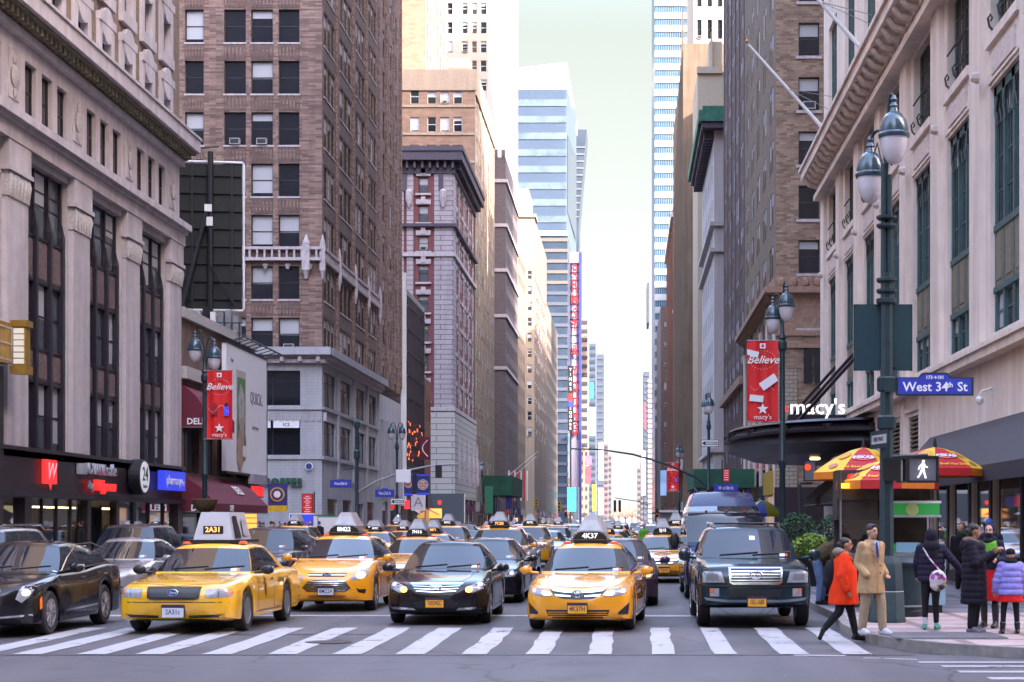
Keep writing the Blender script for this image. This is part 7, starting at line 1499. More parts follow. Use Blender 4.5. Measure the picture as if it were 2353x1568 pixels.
# pedestrian signal
kk=.00725
def ped(label,cx,cy,k,rz=0,walk=True,w=.5,h=.46):
    r=empty('pedestrian_signal',(PX(cx,k),F*k,PZ(cy,k)),rz,label,'traffic signal'); q=MB(); q.box(-w/2,w/2,0,.25,-h/2,h/2,M_trim); q.box(-w/2-.03,w/2+.03,-.06,.02,h/2,h/2+.03,M_trim); q.box(-w/2-.03,w/2+.03,-.06,.02,-h/2-.03,-h/2,M_trim); q.box(-w/2-.03,-w/2,-.06,.02,-h/2,h/2,M_trim); q.box(w/2,w/2+.03,-.06,.02,-h/2,h/2,M_trim); q.build('housing',r); q=MB(); q.box(-w/2+.01,w/2-.01,-.01,-.002,-h/2+.01,h/2-.01,mat('signal_screen',(.16,.16,.19),.5)); q.build('screen',r)
    if walk:
        q=MB(); m=mat('walk_symbol',(1,1,1),emit=(1,1,1),es=1.2); s_=h*.42
        q.lathe([(.13*s_,-.02),(.13*s_,-.03)],(.06*s_,0,.82*s_),m,12,axis='y')
        for a,b,t in (((.05,.62),(-.02,.05),.2),((0,.6),(-.35,.25),.09),((.08,.6),(.3,.25),.09),((.3,.25),(.5,.2),.08),((0,.1),(.15,-.4),.12),((.15,-.4),(.3,-.9),.1),((-.05,.1),(-.25,-.45),.12),((-.25,-.45),(-.5,-.85),.1),((-.35,.25),(-.45,-.02),.08)): q.tube([(a[0]*s_,-.026,a[1]*s_),(b[0]*s_,-.026,b[1]*s_)],t*s_*.75,m,6)
        q.build('walking_figure',r)
    return r
ped('lit white walking man signal on the corner lamp post',2120,1079,kk,w=.46,h=.39); r=ped('second signal housing seen from its side with a brown face',2068,1080,.0074,R(68),False,.38,.38)
q=MB(); q.tube([(PX(2052,kk),F*kk+.12,PZ(1050,kk)),(PX(2135,kk),F*kk+.12,PZ(1046,kk))],.03,M_green,6); q.v=[(a-PX(2120,kk),b-F*kk,c_-PZ(1079,kk)) for a,b,c_ in q.v]; q.build('arm',[o for o in sc.objects if o.name=='pedestrian_signal'][0])
def ped_far(label,px,py,k): return ped(label,px,py,k,w=.45,h=.42)
ped_far('small far walking man signal on the west corner beneath the one way sign',915,1188,.031); 
r=ped('unlit signal with a red hand lamp on the east pavement left of the umbrellas',1861,1082,.0155,0,False,.4,.7); q=MB(); q.lathe([(.11,-.02),(.11,-.05)],(-.08,0,.12),mat('red_hand_lamp',(.8,.03,.01),.4,emit=(1,.05,.02),es=1.5),12,axis='y'); q.build('red_lamp',r); q=MB(); q.tube([(-.35,.12,-.5),(-.35,.12,-3.3)],.06,M_green,6); q.tube([(-.35,.12,-.45),(.1,.12,-.45)],.04,M_green,6); q.build('post',r)
# poles, mast arms and signs of the next corner
def signplate(label,s_,px,py,k,w,h,m=M_blue,mt=M_letw,size=None,small=None,frame=None,cat='street sign',arrow=False,name='street_name_sign',group=None):
    r=empty(name,(PX(px,k),F*k,PZ(py,k)),0,label,cat,group); q=MB(); W_,H_=w*k/2,h*k/2
    if frame: q.box(-W_-.03,W_+.03,.001,.02,-H_-.03,H_+.03,frame)
    q.box(-W_,W_,-.004,.001,-H_,H_,m)
    if small: q.box(-W_*.35,W_*.35,-.004,.001,H_,H_*1.35,m)
    q.build('panel',r)
    if s_: text('lettering',s_,(W_*.12 if arrow else 0,-.01,0),size or H_*1.15,0,mt,r,.003,off=.004,sx=min(1,1.75*W_/(.62*(size or H_*1.15)*len(s_))))
    if arrow: q=MB(); q.prism([(-W_*.9,0),(-W_*.55,H_*.6),(-W_*.55,H_*.25),(W_*.8,H_*.25),(W_*.8,-H_*.25),(-W_*.55,-H_*.25),(-W_*.55,-H_*.6)],lambda a,b,d:(a,-.007+d,b),.003,M_letw); q.build('arrow',r); 
    return r
signplate('blue West 35th St sign on the tall west mast pole by the coffee shop','West 35th St',783,1112,.0268,46,15,frame=M_green,small=True)
signplate('blue West 35th St sign below the far west corner lamp','West 35th St',884,1134,.033,44,17,small=True)
signplate('blue West 35th St sign under the green sidewalk shed, east side','West 35th St',1668,1122,.0265,53,17,small=True)
def oneway(label,px,py,k,w=32,h=13): 
    r=signplate(label,None,px,py,k,w,h,m=M_wht,mt=M_blk,frame=M_blk,cat='sign',name='one_way_sign',group='one way signs'); W_,H_=w*k/2,h*k/2; q=MB(); q.prism([(-W_*.92,0),(-W_*.6,H_*.75),(-W_*.6,H_*.5),(W_*.9,H_*.5),(W_*.9,-H_*.5),(-W_*.6,-H_*.5),(-W_*.6,-H_*.75)],lambda a,b,d:(a,-.008+d,b),.004,M_blk); q.build('arrow',r); q=MB(); q.box(-W_*.5,W_*.8,-.010,-.008,-H_*.32,H_*.32,M_wht); q.build('inset',r); text('lettering','ONE WAY',(W_*.15,-.012,0),H_*.75,0,M_blk,r,.002)
oneway('one way sign with left arrow on the lamp post over the east sidewalk shed',1631,1019,.0262,38,14); oneway('one way sign with left arrow under the far west corner lamp',914,1153,.0328,32,13)
r=signplate('small red bus stop sign standing above the east shed','',1669,1093,.0255,15,28,m=M_red,frame=M_blk,cat='sign',name='bus_stop_sign'); q=MB(); [q.box(-.12,.12,-.012,-.004,.25-i*.13,.29-i*.13,M_letw) for i in range(5)]; q.build('printed_lines',r); q=MB(); q.tube([(-.25,0,.9),(-.25,0,-3.9)],.04,M_green,6); q.build('post',r)
r=empty('mast_pole',(PX(820,.0268),F*.0268,.15),0,'tall green traffic mast at the west corner with a long grey arm','traffic mast'); q=MB(); q.lathe([(.22,0),(.2,1),(.13,1.2),(.12,5.6),(.2,5.7),(.2,6.1),(.12,6.2),(.12,7.5),(.2,7.6),(.2,7.9),(.1,8.0)],(0,0,0),M_green,12); q.tube([(-.9,0,5.0),(.1,0,5.1)],.05,M_green,6); q.build('pole',r,30); q=MB(); P=[(.1,0,3.6),(1.2,0,4.25),(3,0,4.9),(4.5,0,5.2),(6.3,0,5.35)]; q.tube(P,[.07,.065,.06,.05,.04],M_steel,8); q.build('mast_arm',r,60); q=MB(); q.box(4.85,5.25,-.2,.0,4.45,5.25,M_trim); q.build('traffic_light',r)
signplate('blank pale square sign hanging from the west mast arm','',927,1094,.0262,34,29,m=M_post,cat='sign',name='blank_sign')
r=empty('mast_arm_post',(5.2,101.6,.15),0,'slim dark mast arm curving far out over the avenue from the east lamp post','traffic mast'); q=MB(); q.tube([(0,0,0),(0,0,3.9)],.1,M_green,8); q.build('pole',r); q=MB(); q.tube([(0,0,3.7),(-.9,0,4.45),(-2.6,0,5.25),(-4.8,0,5.9),(-6.8,0,6.2),(-8.6,0,6.25)],[.08,.075,.07,.06,.05,.045],M_green,8); q.build('mast_arm',r,60)
r=empty('mast_arm_post',(PX(1520,.075),F*.075,.15),0,'far thin mast arm with hanging traffic lights in the sky gap','traffic mast'); q=MB(); q.tube([(0,0,0),(0,0,4.6)],.14,M_green,6); q.tube([(0,0,3.8),(-4,0,5.4),(-8.0,0,6.0)],.07,M_green,6); q.build('mast_arm',r)
for i,px in enumerate((1413,1424)): 
    q=MB(); q.box(px*.075-1520*.075-.22,px*.075-1520*.075+.22,-.2,.2,3.6,5.6,M_trim); q.build('traffic_light',r)
def tlight(label,px,py,k,c=None,col=mat('yellow_signal_box',(.5,.33,.02),.5)):
    r=empty('traffic_light',(PX(px,k),F*k,PZ(py,k)),0,label,'traffic light','far traffic lights'); q=MB(); q.box(-.2,.2,0,.3,-.55,.55,col); q.build('housing',r); q=MB()
    for i in range(3): q.lathe([(.12,-.01),(.12,-.04)],(0,0,.35-i*.35),M_trim if c is None or c[0]!=i else c[1],8,axis='y')
    q.build('lenses',r)
M_rl=mat('red_signal',(1,.03,.02),emit=(1,.04,.02),es=2.5)
tlight('yellow traffic light box before the far shed, larger one',1285,1165,.045); tlight('yellow traffic light box before the far shed, smaller one',1232,1157,.05); tlight('yellow traffic light box over the east kerb far away',1517,1168,.07)
tlight('dark traffic light showing red low on the east side',1510,1180,.06,(1,M_rl),M_trim); tlight('dark traffic light showing red by the pink screen',1300,1180,.07,(0,M_rl),M_trim)
# hanging banners and flags farther up the west side
def hang(label,px0,px1,y0,y1,k,m,f=None,cat='banner'):
    r=empty('hanging_banner',(PX((px0+px1)/2,k),F*k,PZ((y0+y1)/2,k)),0,label,cat); w=(px1-px0)*k/2; h=(y1-y0)*k/2; q=MB(); q.box(-w,w,0,.05,-h,h,m); q.build('cloth',r); f and f(r,w,h); q=MB(); q.tube([(-w-.3,.03,h),(w,.03,h)],.03,M_trim,5); q.build('bracket',r)
def burg(r,w,h):
    q=MB(); q.lathe([(w*.8,-.02),(w*.8,-.03)],(0,0,0),M_letw,22,axis='y'); q.lathe([(w*.7,-.03),(w*.7,-.035)],(0,0,0),M_navy,22,axis='y'); q.lathe([(w*.6,-.035),(w*.6,-.04)],(0,0,0),M_letw,22,axis='y'); q.box(-w*.5,w*.5,-.045,-.04,w*.28,w*.45,M_yel); q.box(-w*.5,w*.5,-.045,-.04,-w*.45,-w*.28,M_yel); q.box(-w,w,-.03,0,h*.85,h*.95,M_signb); q.box(-w,w,-.03,0,-h*.95,-h*.8,M_signb); q.build('crest',r)
    text('lettering','BURGER',(0,-.05,w*.12),w*.32,0,M_red,r,.003,off=.01); text('lettering','KING',(0,-.05,-w*.17),w*.36,0,M_red,r,.003,off=.01)
hang('navy burger banner with round crest, left of the pair',928,948,1088,1140,.041,M_navy,burg); hang('navy burger banner with round crest, right of the pair',957,987,1090,1138,.0405,M_navy,burg)
hang('maroon banner with a white arc of lettering high on the orange brick building',965,988,1005,1056,.0412,M_awn,lambda r,w,h:[ (lambda q:(q.tube([(w*.6-w*1.1*math.sin(a*.31),-.03,-h*.75+h*1.5*a/10) for a in range(11)],.05,M_letw,5),q.build('arc',r)))(MB())])
hang('green and navy street banner on the far west lamp post',1114,1133,1118,1180,.052,mat('green_banner',(.03,.16,.08),.6)); hang('small violet street banner farther on the west side',1162,1176,1130,1170,.066,M_navy)
r=empty('striped_flags',(PX(1192,.078),F*.078,PZ(1110,.078)),0,'row of red and white striped flags hanging at a facade','flags'); q=MB()
for i in range(7): q.box(-1.9+i*.55,-1.65+i*.55,0,.06,-3.2,2.2,M_red if i%2 else M_letw)
q.build('cloth',r); q=MB(); q.tube([(-2,-.1,.2),(3.2,-.1,4.8)],.06,M_wht,5); q.tube([(-2.2,-.1,1.0),(3.4,-.1,5.6)],.06,M_wht,5); q.build('flagpoles',r)
# litter bins, planters by the kerb
def bin_(label,x,z,m,rad=.36,h=.95,group=None):
    r=empty('litter_bin',(x,z,.15),0,label,'litter bin',group); q=MB(); q.lathe([(rad*.8,0),(rad*.85,.04),(rad*.92,.1),(rad*.88,.12),(rad*.95,.6),(rad,h*.85),(rad*1.12,h*.88),(rad*1.15,h*.93),(rad*1.0,h),(rad*.7,h*1.01)],(0,0,0),m,24); q.lathe([(rad*1.02,.18),(rad*1.02,.21)],(0,0,0),M_steel,24); q.build('body',r,30); q=MB(); q.lathe([(rad*.68,h*1.0),(rad*.6,h*1.03)],(0,0,0),M_trim,18); q.build('opening',r)
bin_('round dark green litter bin just behind the corner lamp post base',5.05,30.0,M_green,.38,1.05); bin_('black ridged litter bin at the kerb beside the big SUV',4.42,34.6,M_trim,.42,1.1)
# ---- planters with shrubs
def leafcloud(mb,c,rad,n,m,size,rr,flat=1.0):
    for i in range(n):
        a=rr.uniform(0,6.283); u=rr.uniform(-1,1); r0=rr.uniform(.55,1)**.6; s_=math.sqrt(1-u*u); p=Vector((c[0]+rad*r0*s_*math.cos(a),c[1]+rad*r0*s_*math.sin(a),c[2]+rad*flat*r0*u)); d=Vector((rr.uniform(-1,1),rr.uniform(-1,1),rr.uniform(-1,1))).normalized(); e=d.orthogonal().normalized()*size*.5; f=d.cross(e); mb.add([p-d*size,p+e*.8,p+d*size,p-e*.8],[(0,1,2,3)],rr.choice(m))
M_lf=[mat('leaf_dark_green',(.018,.05,.02),.6),mat('leaf_mid_green',(.03,.08,.025),.6)]; M_lf2=[mat('leaf_lime',(.28,.38,.04),.6),mat('leaf_yellow_green',(.20,.30,.05),.6),mat('leaf_fresh_green',(.10,.20,.03),.6)]
rr=random.Random(21)
def planter(label,x,z,kind,zc):
    r=empty('planter',(x,z,.15),0,label,'planter'); q=MB(); q.lathe([(.38,0),(.45,.3),(.52,.7),(.56,.75),(.5,.78)],(0,0,0),M_trim,18); q.build('pot',r,35); q=MB()
    if kind=='dark': leafcloud(q,(0,0,zc),.55,1300,M_lf,.06,rr)
    else:
        leafcloud(q,(0,0,zc),.5,900,M_lf2,.07,rr,.75); leafcloud(q,(.3,-.1,zc-.2),.35,400,M_lf2,.07,rr)
    q.build('foliage',r)
planter('black pot with a round clipped dark shrub behind the big SUV',PX(1833,.0122),F*.0122,'dark',1.45); planter('black pot with bright lime foliage beside the bending man',PX(1863,.0117),F*.0117,'lime',1.05); planter('black pot with a dark round shrub behind the orange parka woman',PX(1915,.0125),F*.0125,'dark',1.4)
# ---- hot dog cart and umbrellas
M_umy=mat('umbrella_yellow',(.85,.52,.02),.6,noise=.08,nscale=3); M_umr=mat('umbrella_red',(.55,.02,.025),.6,noise=.08,nscale=3); M_umo=mat('umbrella_orange',(.80,.22,.02),.6,noise=.1)
def umbrella(label,cx,cy,k,rad,rise,rot,colors=(M_umy,M_umr),words=('NIKAS','All Beef Hot Dogs'),tilt=0,pole=2.0,group='cart umbrellas'):
    r=empty('umbrella',(PX(cx,k),F*k,PZ(cy,k)),0,label,'umbrella',group); N=8
    for i in range(N):
        a0=rot+2*math.pi*i/N; a1=rot+2*math.pi*(i+1)/N; q=MB(); m=colors[i%2]; S=4; pr_=[]
        for s_ in range(S+1):
            t=s_/S; pr_.append((rad*t,-rise*(t**1.5)))
        for (r0,h0),(r1,h1) in zip(pr_[:-1],pr_[1:]): q.quad((r0*math.cos(a0),r0*math.sin(a0),h0),(r1*math.cos(a0),r1*math.sin(a0),h1),(r1*math.cos(a1),r1*math.sin(a1),h1),(r0*math.cos(a1),r0*math.sin(a1),h0),m)
        c0,s0,c1,s1=math.cos(a0),math.sin(a0),math.cos(a1),math.sin(a1); q.quad((rad*c0,rad*s0,-rise),(rad*1.0*c0,rad*1.0*s0,-rise-.17),(rad*c1,rad*s1,-rise-.17),(rad*c1,rad*s1,-rise),M_umo if m is colors[0] and colors[0] is M_umy else m)
        o=q.build('canopy_panel',r,30); am=(a0+a1)/2
        if math.sin(am)<.2 and words:
            ch=math.cos(math.pi/N)
            def lay(t,ob,dz=0):
                P=lambda u:Vector((rad*u*ch*math.cos(am),rad*u*ch*math.sin(am),-rise*u**1.5)); v=(P(min(1,t+.13))-P(t-.13)).normalized(); X=Vector((-math.sin(am),math.cos(am),0)); Zv=-v; Y=Zv.cross(X); p=P(t)-Y*.012
                ob.matrix_local=Matrix(((X.x,Y.x,Zv.x,p.x),(X.y,Y.y,Zv.y,p.y),(X.z,Y.z,Zv.z,p.z),(0,0,0,1)))
            e=MB()
            if i%2:
                n=len(e.v); e.lathe([(.17,-.004),(.17,-.008)],(0,0,0),M_letw,20,axis='y'); e.lathe([(.15,-.008),(.15,-.011)],(0,0,0),M_umr,20,axis='y'); e.v=[(x*1.5,y,z*.62) for x,y,z in e.v]; eo=e.build('crest',o); lay(.6,eo)
                text('lettering',words[0],(0,-.014,0),.16,0,M_letw,eo,.002,off=.006); t=text('lettering',words[1],(0,0,0),.12,0,M_umy,o,.002,off=.003,sx=.8); lay(.88,t)
            else:
                e.lathe([(.10,-.004),(.10,-.008)],(0,0,0),mat('umbrella_badge',(.55,.2,.12),.6,noise=.3,nscale=20),16,axis='y'); e.v=[(x*1.3,y,z) for x,y,z in e.v]; eo=e.build('printed_badge',o); lay(.85,eo)
                e=MB(); e.lathe([(.16,-.004),(.16,-.008)],(0,0,0),mat('umbrella_print',(.80,.36,.02),.6,noise=.2,nscale=15),16,axis='y'); eo=e.build('printed_badge',o); lay(.52,eo)
    q=MB(); q.tube([(0,0,.12),(0,0,-pole)],.025,M_steel,8); q.lathe([(.05,-.02),(.04,.1),(.02,.2)],(0,0,0),M_trim,8); q.build('pole',r)
    q=MB()
    for i in range(N): a0=rot+2*math.pi*i/N; q.tube([(0,0,-.05),(rad*.5*math.cos(a0),rad*.5*math.sin(a0),-rise*.36-.01),(rad*math.cos(a0),rad*math.sin(a0),-rise-.01)],.009,M_steel,4)
    q.build('ribs',r); return r
umbrella('red and yellow hot dog umbrella at the left rear of the cart',1984,1028,.0102,1.24,.60,.25,pole=1.6); umbrella('red and yellow hot dog umbrella lowest in front behind the lamp post',2040,1056,.0088,1.06,.44,.1,pole=1.5); umbrella('red and yellow hot dog umbrella spreading widest at the right of the cart',2148,1027,.0100,1.14,.52,.62,pole=2.6)
umbrella('blue and yellow umbrella small between tall van and lamp post',1752,1149,.0205,.98,.62,.15,colors=(mat('umbrella_lemon',(.55,.6,.04),.6),mat('umbrella_blue',(.05,.09,.5),.6)),words=None,pole=2.2,group=None)
kc=.0088; cx,cz=PX(2035,kc),F*kc; M_inox=mat('stainless_steel',(.45,.45,.47),.28,metal=.8,noise=.15); M_dkc=mat('cart_dark_interior',(.05,.035,.03),.7,noise=.4,nscale=5); M_grn=mat('green_menu_sign',(.03,.30,.06),.5,emit=(.03,.5,.08),es=.15)
r=empty('food_cart',(cx,cz,.15),0,'steel street food cart with green menu board, shelves and small wheels','food cart')
q=MB(); q.box(-.95,.85,-.35,.5,.42,1.02,M_inox); q.box(-1.0,.9,-.4,.55,1.02,1.08,M_inox); q.box(-.9,.8,-.36,-.35,.5,.95,M_blk); q.build('body',r); q=MB(); q.box(-.95,-.1,-.3,.45,1.08,1.75,M_sglass) ; q.build('glass_case',r)
q=MB(); q.box(-1.0,.9,-.35,.5,2.15,2.75,M_dkc); q.box(-1.0,.9,.35,.45,1.05,2.2,M_dkc); q.box(-1.02,-.2,-.3,.4,1.75,2.2,M_dkc); q.build('upper_cabinet',r)
for x in (-.95,.85):
    for y in (-.33,.48): q=MB(); q.tube([(x,y,1.05),(x,y,2.75)],.022,M_inox,6); q.build('post',r)
q=MB(); q.box(.0,1.0,-.5,-.46,1.85,2.08,M_grn); q.box(-.03,1.03,-.505,-.45,1.80,1.85,M_blind); q.box(-.03,1.03,-.505,-.45,2.08,2.13,M_wht); q.lathe([(.13,-.51),(.13,-.52)],(.45,0,1.96),mat('menu_badge',(.5,.6,.2),.5),14,axis='y'); q.build('menu_board',r,label='green menu board with pale badge')
q=MB(); q.lathe([(.01,-.14),(.11,-.08),(.13,0),(.11,.1),(.02,.14)],(-.72,-.3,2.55),mat('red_balloon_lamp',(.85,.03,.01),.4,emit=(1,.03,0),es=.5),14); q.build('red_lamp',r,40)
for x in (-.95,-.76): q=MB(); q.box(x,x+.16,-.5,-.4,2.38,2.48,mat('yellow_cart_lamp',(1,.7,.05),emit=(1,.65,.03),es=1.2)); q.build('yellow_lamp',r)
for i in range(9): q=MB(); q.lathe([(.04,0),(.045,.12),(.02,.16),(.02,.2)],(-.05+i*.1,-.2,1.08),random.choice([M_red,M_yel,M_blind,M_grn,M_post]),8); q.build('bottle',r)
q=MB(); q.box(.15,.6,-.42,-.38,1.1,1.3,mat('light_blue_panel',(.25,.45,.6),.5)); q.box(.35,.8,-.41,-.37,.5,.95,M_inox); q.build('drinks_panel',r)
for x,y in ((.75,-.3),(.3,-.3),(-.7,-.3),(.75,.4)): q=MB(); q.lathe([(.15,-.035),(.17,-.03),(.17,.03),(.15,.035)],(x,y,.17),M_tyre,14,axis='x'); q.lathe([(.09,-.045),(.09,.045)],(x,y,.17),M_inox,12,axis='x'); q.build('cart_wheel',r,40)
# a food truck like counter and picture sign behind: newspaper boxes on the kerb
def box_thing(name,label,cat,x,z,w,d,h,m,m2,group=None):
    r=empty(name,(x,z,.15),0,label,cat,group); q=MB(); q.box(-w/2,w/2,-d/2,d/2,.15,h,m); q.box(-w/2+.05,w/2-.05,-d/2+.05,d/2-.05,0,.15,M_trim); q.build('body',r); q=MB(); q.box(-w/2+.06,w/2-.06,-d/2-.01,-d/2,h*.5,h-.08,m2); q.build('window',r)
box_thing('cooler_box','pale blue cooler box on the pavement right of the lamp base','cooler',5.75,31.2,.45,.4,.95,mat('cooler_blue',(.25,.4,.5),.5),M_wht)
for i,(px,k,m,l) in enumerate(((1105/1,.0,None,''),)): pass
box_thing('payphone_kiosk','white telephone kiosk on the west corner before the grey painted wall','kiosk',PX(697,.0275),F*.0275,1.6,1.0,2.3,M_post,M_signb)
box_thing('newspaper_box','tan newspaper box beside the white kiosk on the west corner','newspaper box',PX(735,.0272),F*.0272,.8,.6,2.2,M_dst,M_wht)
box_thing('bus_shelter_panel','green and white lit panel on the west pavement by the mast','panel',PX(755,.026),F*.026,1.3,.2,2.1,mat('pale_green_panel',(.10,.30,.18),.5),M_post)
# signs & lights at far west street level
rr=random.Random(31)
for px,py,w,h,k,c_,l in ((1000,1180,30,22,.048,(1,.55,.12),'glowing amber shop window at the ornate corner building base'),(935,1160,12,20,.042,(1,.04,.05),'red lit vertical shop sign beside the white letter A sign'),(1010,1155,8,9,.047,(.9,.05,.04),'small red square shop sign in the west distance'),(888,1165,9,30,.04,(.95,.85,.55),'cream lit doorway beside the west corner'),(1440-255,1195,10,8,.06,(1,.55,.2),'tiny warm lamp cluster under the far west green shed'),(1215,1190,9,6,.07,(1,.4,.1),'tiny orange light in the shade of the far west shed')):
    r=empty('lit_shop_sign',(PX(px,k),F*k,PZ(py,k)),0,l,'lit sign'); q=MB(); q.box(-w*k/2,w*k/2,0,.1,-h*k/2,h*k/2,mat('shop_glow_%d'%px,c_,.5,emit=c_,es=.9,noise=0)); q.build('panel',r)
r=empty('letter_sign',(PX(961,.0425),F*.0425,PZ(1155,.0425)),0,'pale hanging sign with a big dark letter A','sign'); q=MB(); q.box(-.7,.7,0,.1,-.8,.8,M_post); q.build('panel',r); text('lettering','A',(0,-.01,0),1.4,0,M_gry,r,.01)
# led lettering on the bronze glass block
r=empty('orange_led_sign',(XL+.25,168,9.6),R(90),'broken orange dot matrix lights on the bronze glass building','lit sign'); q=MB(); m=mat('orange_led',(1,.2,.05),emit=(1,.16,.04),es=1.3)
for i in range(26):
    a=rr.uniform(-6,6); b=rr.uniform(-1.6,2.2); q.box(a,a+rr.uniform(.15,.6),-.05,0,b,b+rr.uniform(.1,.35),m)
q.build('led_strokes',r)
# trees closing the avenue far away
M_tw=[mat('bare_twigs_tan',(.30,.20,.13),.9),mat('bare_twigs_brown',(.22,.14,.10),.9)]; M_trunk=mat('tree_bark',(.10,.07,.055),.9)
def far_tree(label,x,z,h):
    r=empty('park_tree',(x,z,0),0,label,'tree','bare park trees closing the avenue'); q=MB(); q.tube([(0,0,0),(0,0,h*.45),(.3,0,h*.7)],[.5,.35,.15],M_trunk,7)
    for i in range(6): a=i*1.05; q.tube([(0,0,h*.35),(h*.2*math.cos(a),h*.2*math.sin(a),h*.62),(h*.3*math.cos(a),h*.3*math.sin(a),h*.8)],[.2,.12,.05],M_trunk,5)
    q.build('trunk',r); q=MB(); leafcloud(q,(0,0,h*.68),h*.36,420,M_tw,.6,rr,.8); q.build('crown',r)
for i,(x,z,h) in enumerate(((-13,1480,15),(-7,1510,18),(-1,1490,15),(5,1520,19),(10,1485,16),(-18,1520,20),(15,1530,20))): far_tree('bare tan park tree closing the avenue, %s'%['left of the middle','just left of the middle','in the middle','just right of the middle','right of the middle','at the left end of the row','at the right end of the row'][i],x,z,h)
# ================================================================ people
def blob_mesh(prims,voxel,smooth=6):
    mb=MB(); D=M_blk
    for p in prims:
        if p[0]=='c':
            _,a,r0,b,r1=p[:5]; a,b=Vector(a),Vector(b); d=(b-a); L=d.length or 1e-4; t=d/L; P=[];Rr=[]
            for q in (-1,-.92,-.7,-.38,0): P.append(a+t*q*r0); Rr.append(max(.0008,r0*math.sqrt(max(0,1-q*q))))
            for q in (0,.38,.7,.92,1): P.append(b+t*q*r1); Rr.append(max(.0008,r1*math.sqrt(max(0,1-q*q))))
            if L<1e-3: del P[4]; del Rr[4]
            mb.tube(P,Rr,D,12)
        elif p[0]=='e':
            _,c,s_=p[:3]; rot=p[3] if len(p)>3 else None; b0=len(mb.v); mb.lathe([(max(.01,math.cos(math.pi*(i/8-.5))),math.sin(math.pi*(i/8-.5))) for i in range(9)],(0,0,0),D,16)
            M=Matrix.Translation(Vector(c))@(rot.to_4x4() if rot is not None else Matrix())@Matrix.Diagonal((*s_,1)); mb.v[b0:]=[tuple(M@Vector(v)) for v in mb.v[b0:]]
        elif p[0]=='r':
            b0=len(mb.v); n=20; rings=p[1]
            for (x,y,z,rx,ry) in rings:
                for j in range(n): a=2*math.pi*j/n; mb.v.append((x+rx*math.cos(a),y+ry*math.sin(a),z))
            for i in range(len(rings)-1):
                for j in range(n): k=(j+1)%n; mb.f.append((b0+i*n+j,b0+i*n+k,b0+(i+1)*n+k,b0+(i+1)*n+j)); mb.m.append(0)
            mb.f.append(tuple(b0+j for j in reversed(range(n)))); mb.m.append(0); mb.f.append(tuple(b0+(len(rings)-1)*n+j for j in range(n))); mb.m.append(0); mb.mi(D)
    me=mb.mesh('tmp'); o=bpy.data.objects.new('tmp',me); link(o); m=o.modifiers.new('r','REMESH'); m.mode='VOXEL'; m.voxel_size=voxel
    if smooth: s_=o.modifiers.new('s','SMOOTH'); s_.factor=.5; s_.iterations=smooth
    dg=bpy.context.evaluated_depsgraph_get(); out=bpy.data.meshes.new_from_object(o.evaluated_get(dg)); bpy.data.objects.remove(o); bpy.data.meshes.remove(me)
    out.polygons.foreach_set('use_smooth',[True]*len(out.polygons)); return out
def bpart(name,prims,m,parent,voxel=.014,smooth=4,label=None):
    me=blob_mesh(prims,voxel,smooth); me.materials.clear(); me.materials.append(m); o=inst(me,name,parent)
    if label: o['label']=label
    return o
M_sk=mat('skin_light',(.50,.27,.19),.5,noise=.06); M_sk2=mat('skin_tan',(.36,.18,.12),.5,noise=.06); M_hair=mat('dark_hair',(.018,.011,.010),.5,noise=.3,nscale=30); M_eye=mat('eye_dark',(.02,.015,.015),.3); M_lip=mat('lips',(.32,.09,.08),.5)
def cloth(n,c,**k): return mat('cloth_'+n,c,.85,spec=.25,noise=.16,nscale=9,bump=.9,**k)
def lerp(a,b,t): return tuple(a[i]+(b[i]-a[i])*t for i in range(3))
def hand(w,e,fs=1,curl=.5):
    """palm, four bent fingers of different lengths and a thumb beyond the wrist w (elbow e)"""
    w,e=Vector(w),Vector(e); d=(w-e).normalized(); sd=d.cross(Vector((0,-1,0))); sd=(sd if sd.length>.2 else d.cross(Vector((0,0,1)))).normalized(); n=sd.cross(d).normalized(); P=[('c',w,.026,w+d*.07,.032)]
    for i,(o,l) in enumerate(((-.027,.070),(-.009,.080),(.009,.075),(.026,.058))):
        a=w+d*.085+sd*o; b=a+(d*.8+n*curl*.5)*l*.5; c=b+(d*.45+n*curl)*l*.5; P+=[('c',a,.0095,b,.009),('c',b,.009,c,.008)]
    a=w+d*.03-sd*.03; b=a+(d*.6-sd*.55+n*.2)*.04; c=b+(d*.9+n*.3)*.032; P+=[('c',a,.012,b,.011),('c',b,.011,c,.009)]; return P
def head_prims(c,yaw=0,tilt=0):
    """head centre c; the face looks to -Y turned by yaw"""
    Rz=Matrix.Rotation(yaw,3,'Z')@Matrix.Rotation(tilt,3,'X'); f=lambda x,y,z:Vector(c)+Rz@Vector((x,y,z)); q=Rz
    return [('e',f(0,.01,.02),(.077,.096,.10),q),('e',f(0,-.025,-.045),(.058,.068,.068),q),('e',f(0,-.05,-.088),(.028,.03,.026),q),('c',f(0,-.088,.012),.011,f(0,-.108,-.022),.016),('e',f(.078,.01,-.005),(.013,.022,.032),q),('e',f(-.078,.01,-.005),(.013,.022,.032),q),('c',f(-.03,-.083,.03),.012,f(.03,-.083,.03),.012)],f
def face_parts(par,f):
    q=MB()
    for sx in (-.031,.031): q.lathe([(.004,-.006),(.011,-.003),(.011,.003),(.004,.006)],tuple(f(sx,-.088,.012)),M_eye,8,axis='y')
    q.build('eyes',par); q=MB(); q.tube([f(-.05,-.078,.034),f(-.03,-.09,.038),f(-.012,-.092,.033)],.005,M_hair,5); q.tube([f(.05,-.078,.034),f(.03,-.09,.038),f(.012,-.092,.033)],.005,M_hair,5); q.build('eyebrows',par); q=MB(); q.tube([f(-.022,-.086,-.052),f(0,-.096,-.05),f(.022,-.086,-.052)],.006,M_lip,6); q.build('mouth',par)
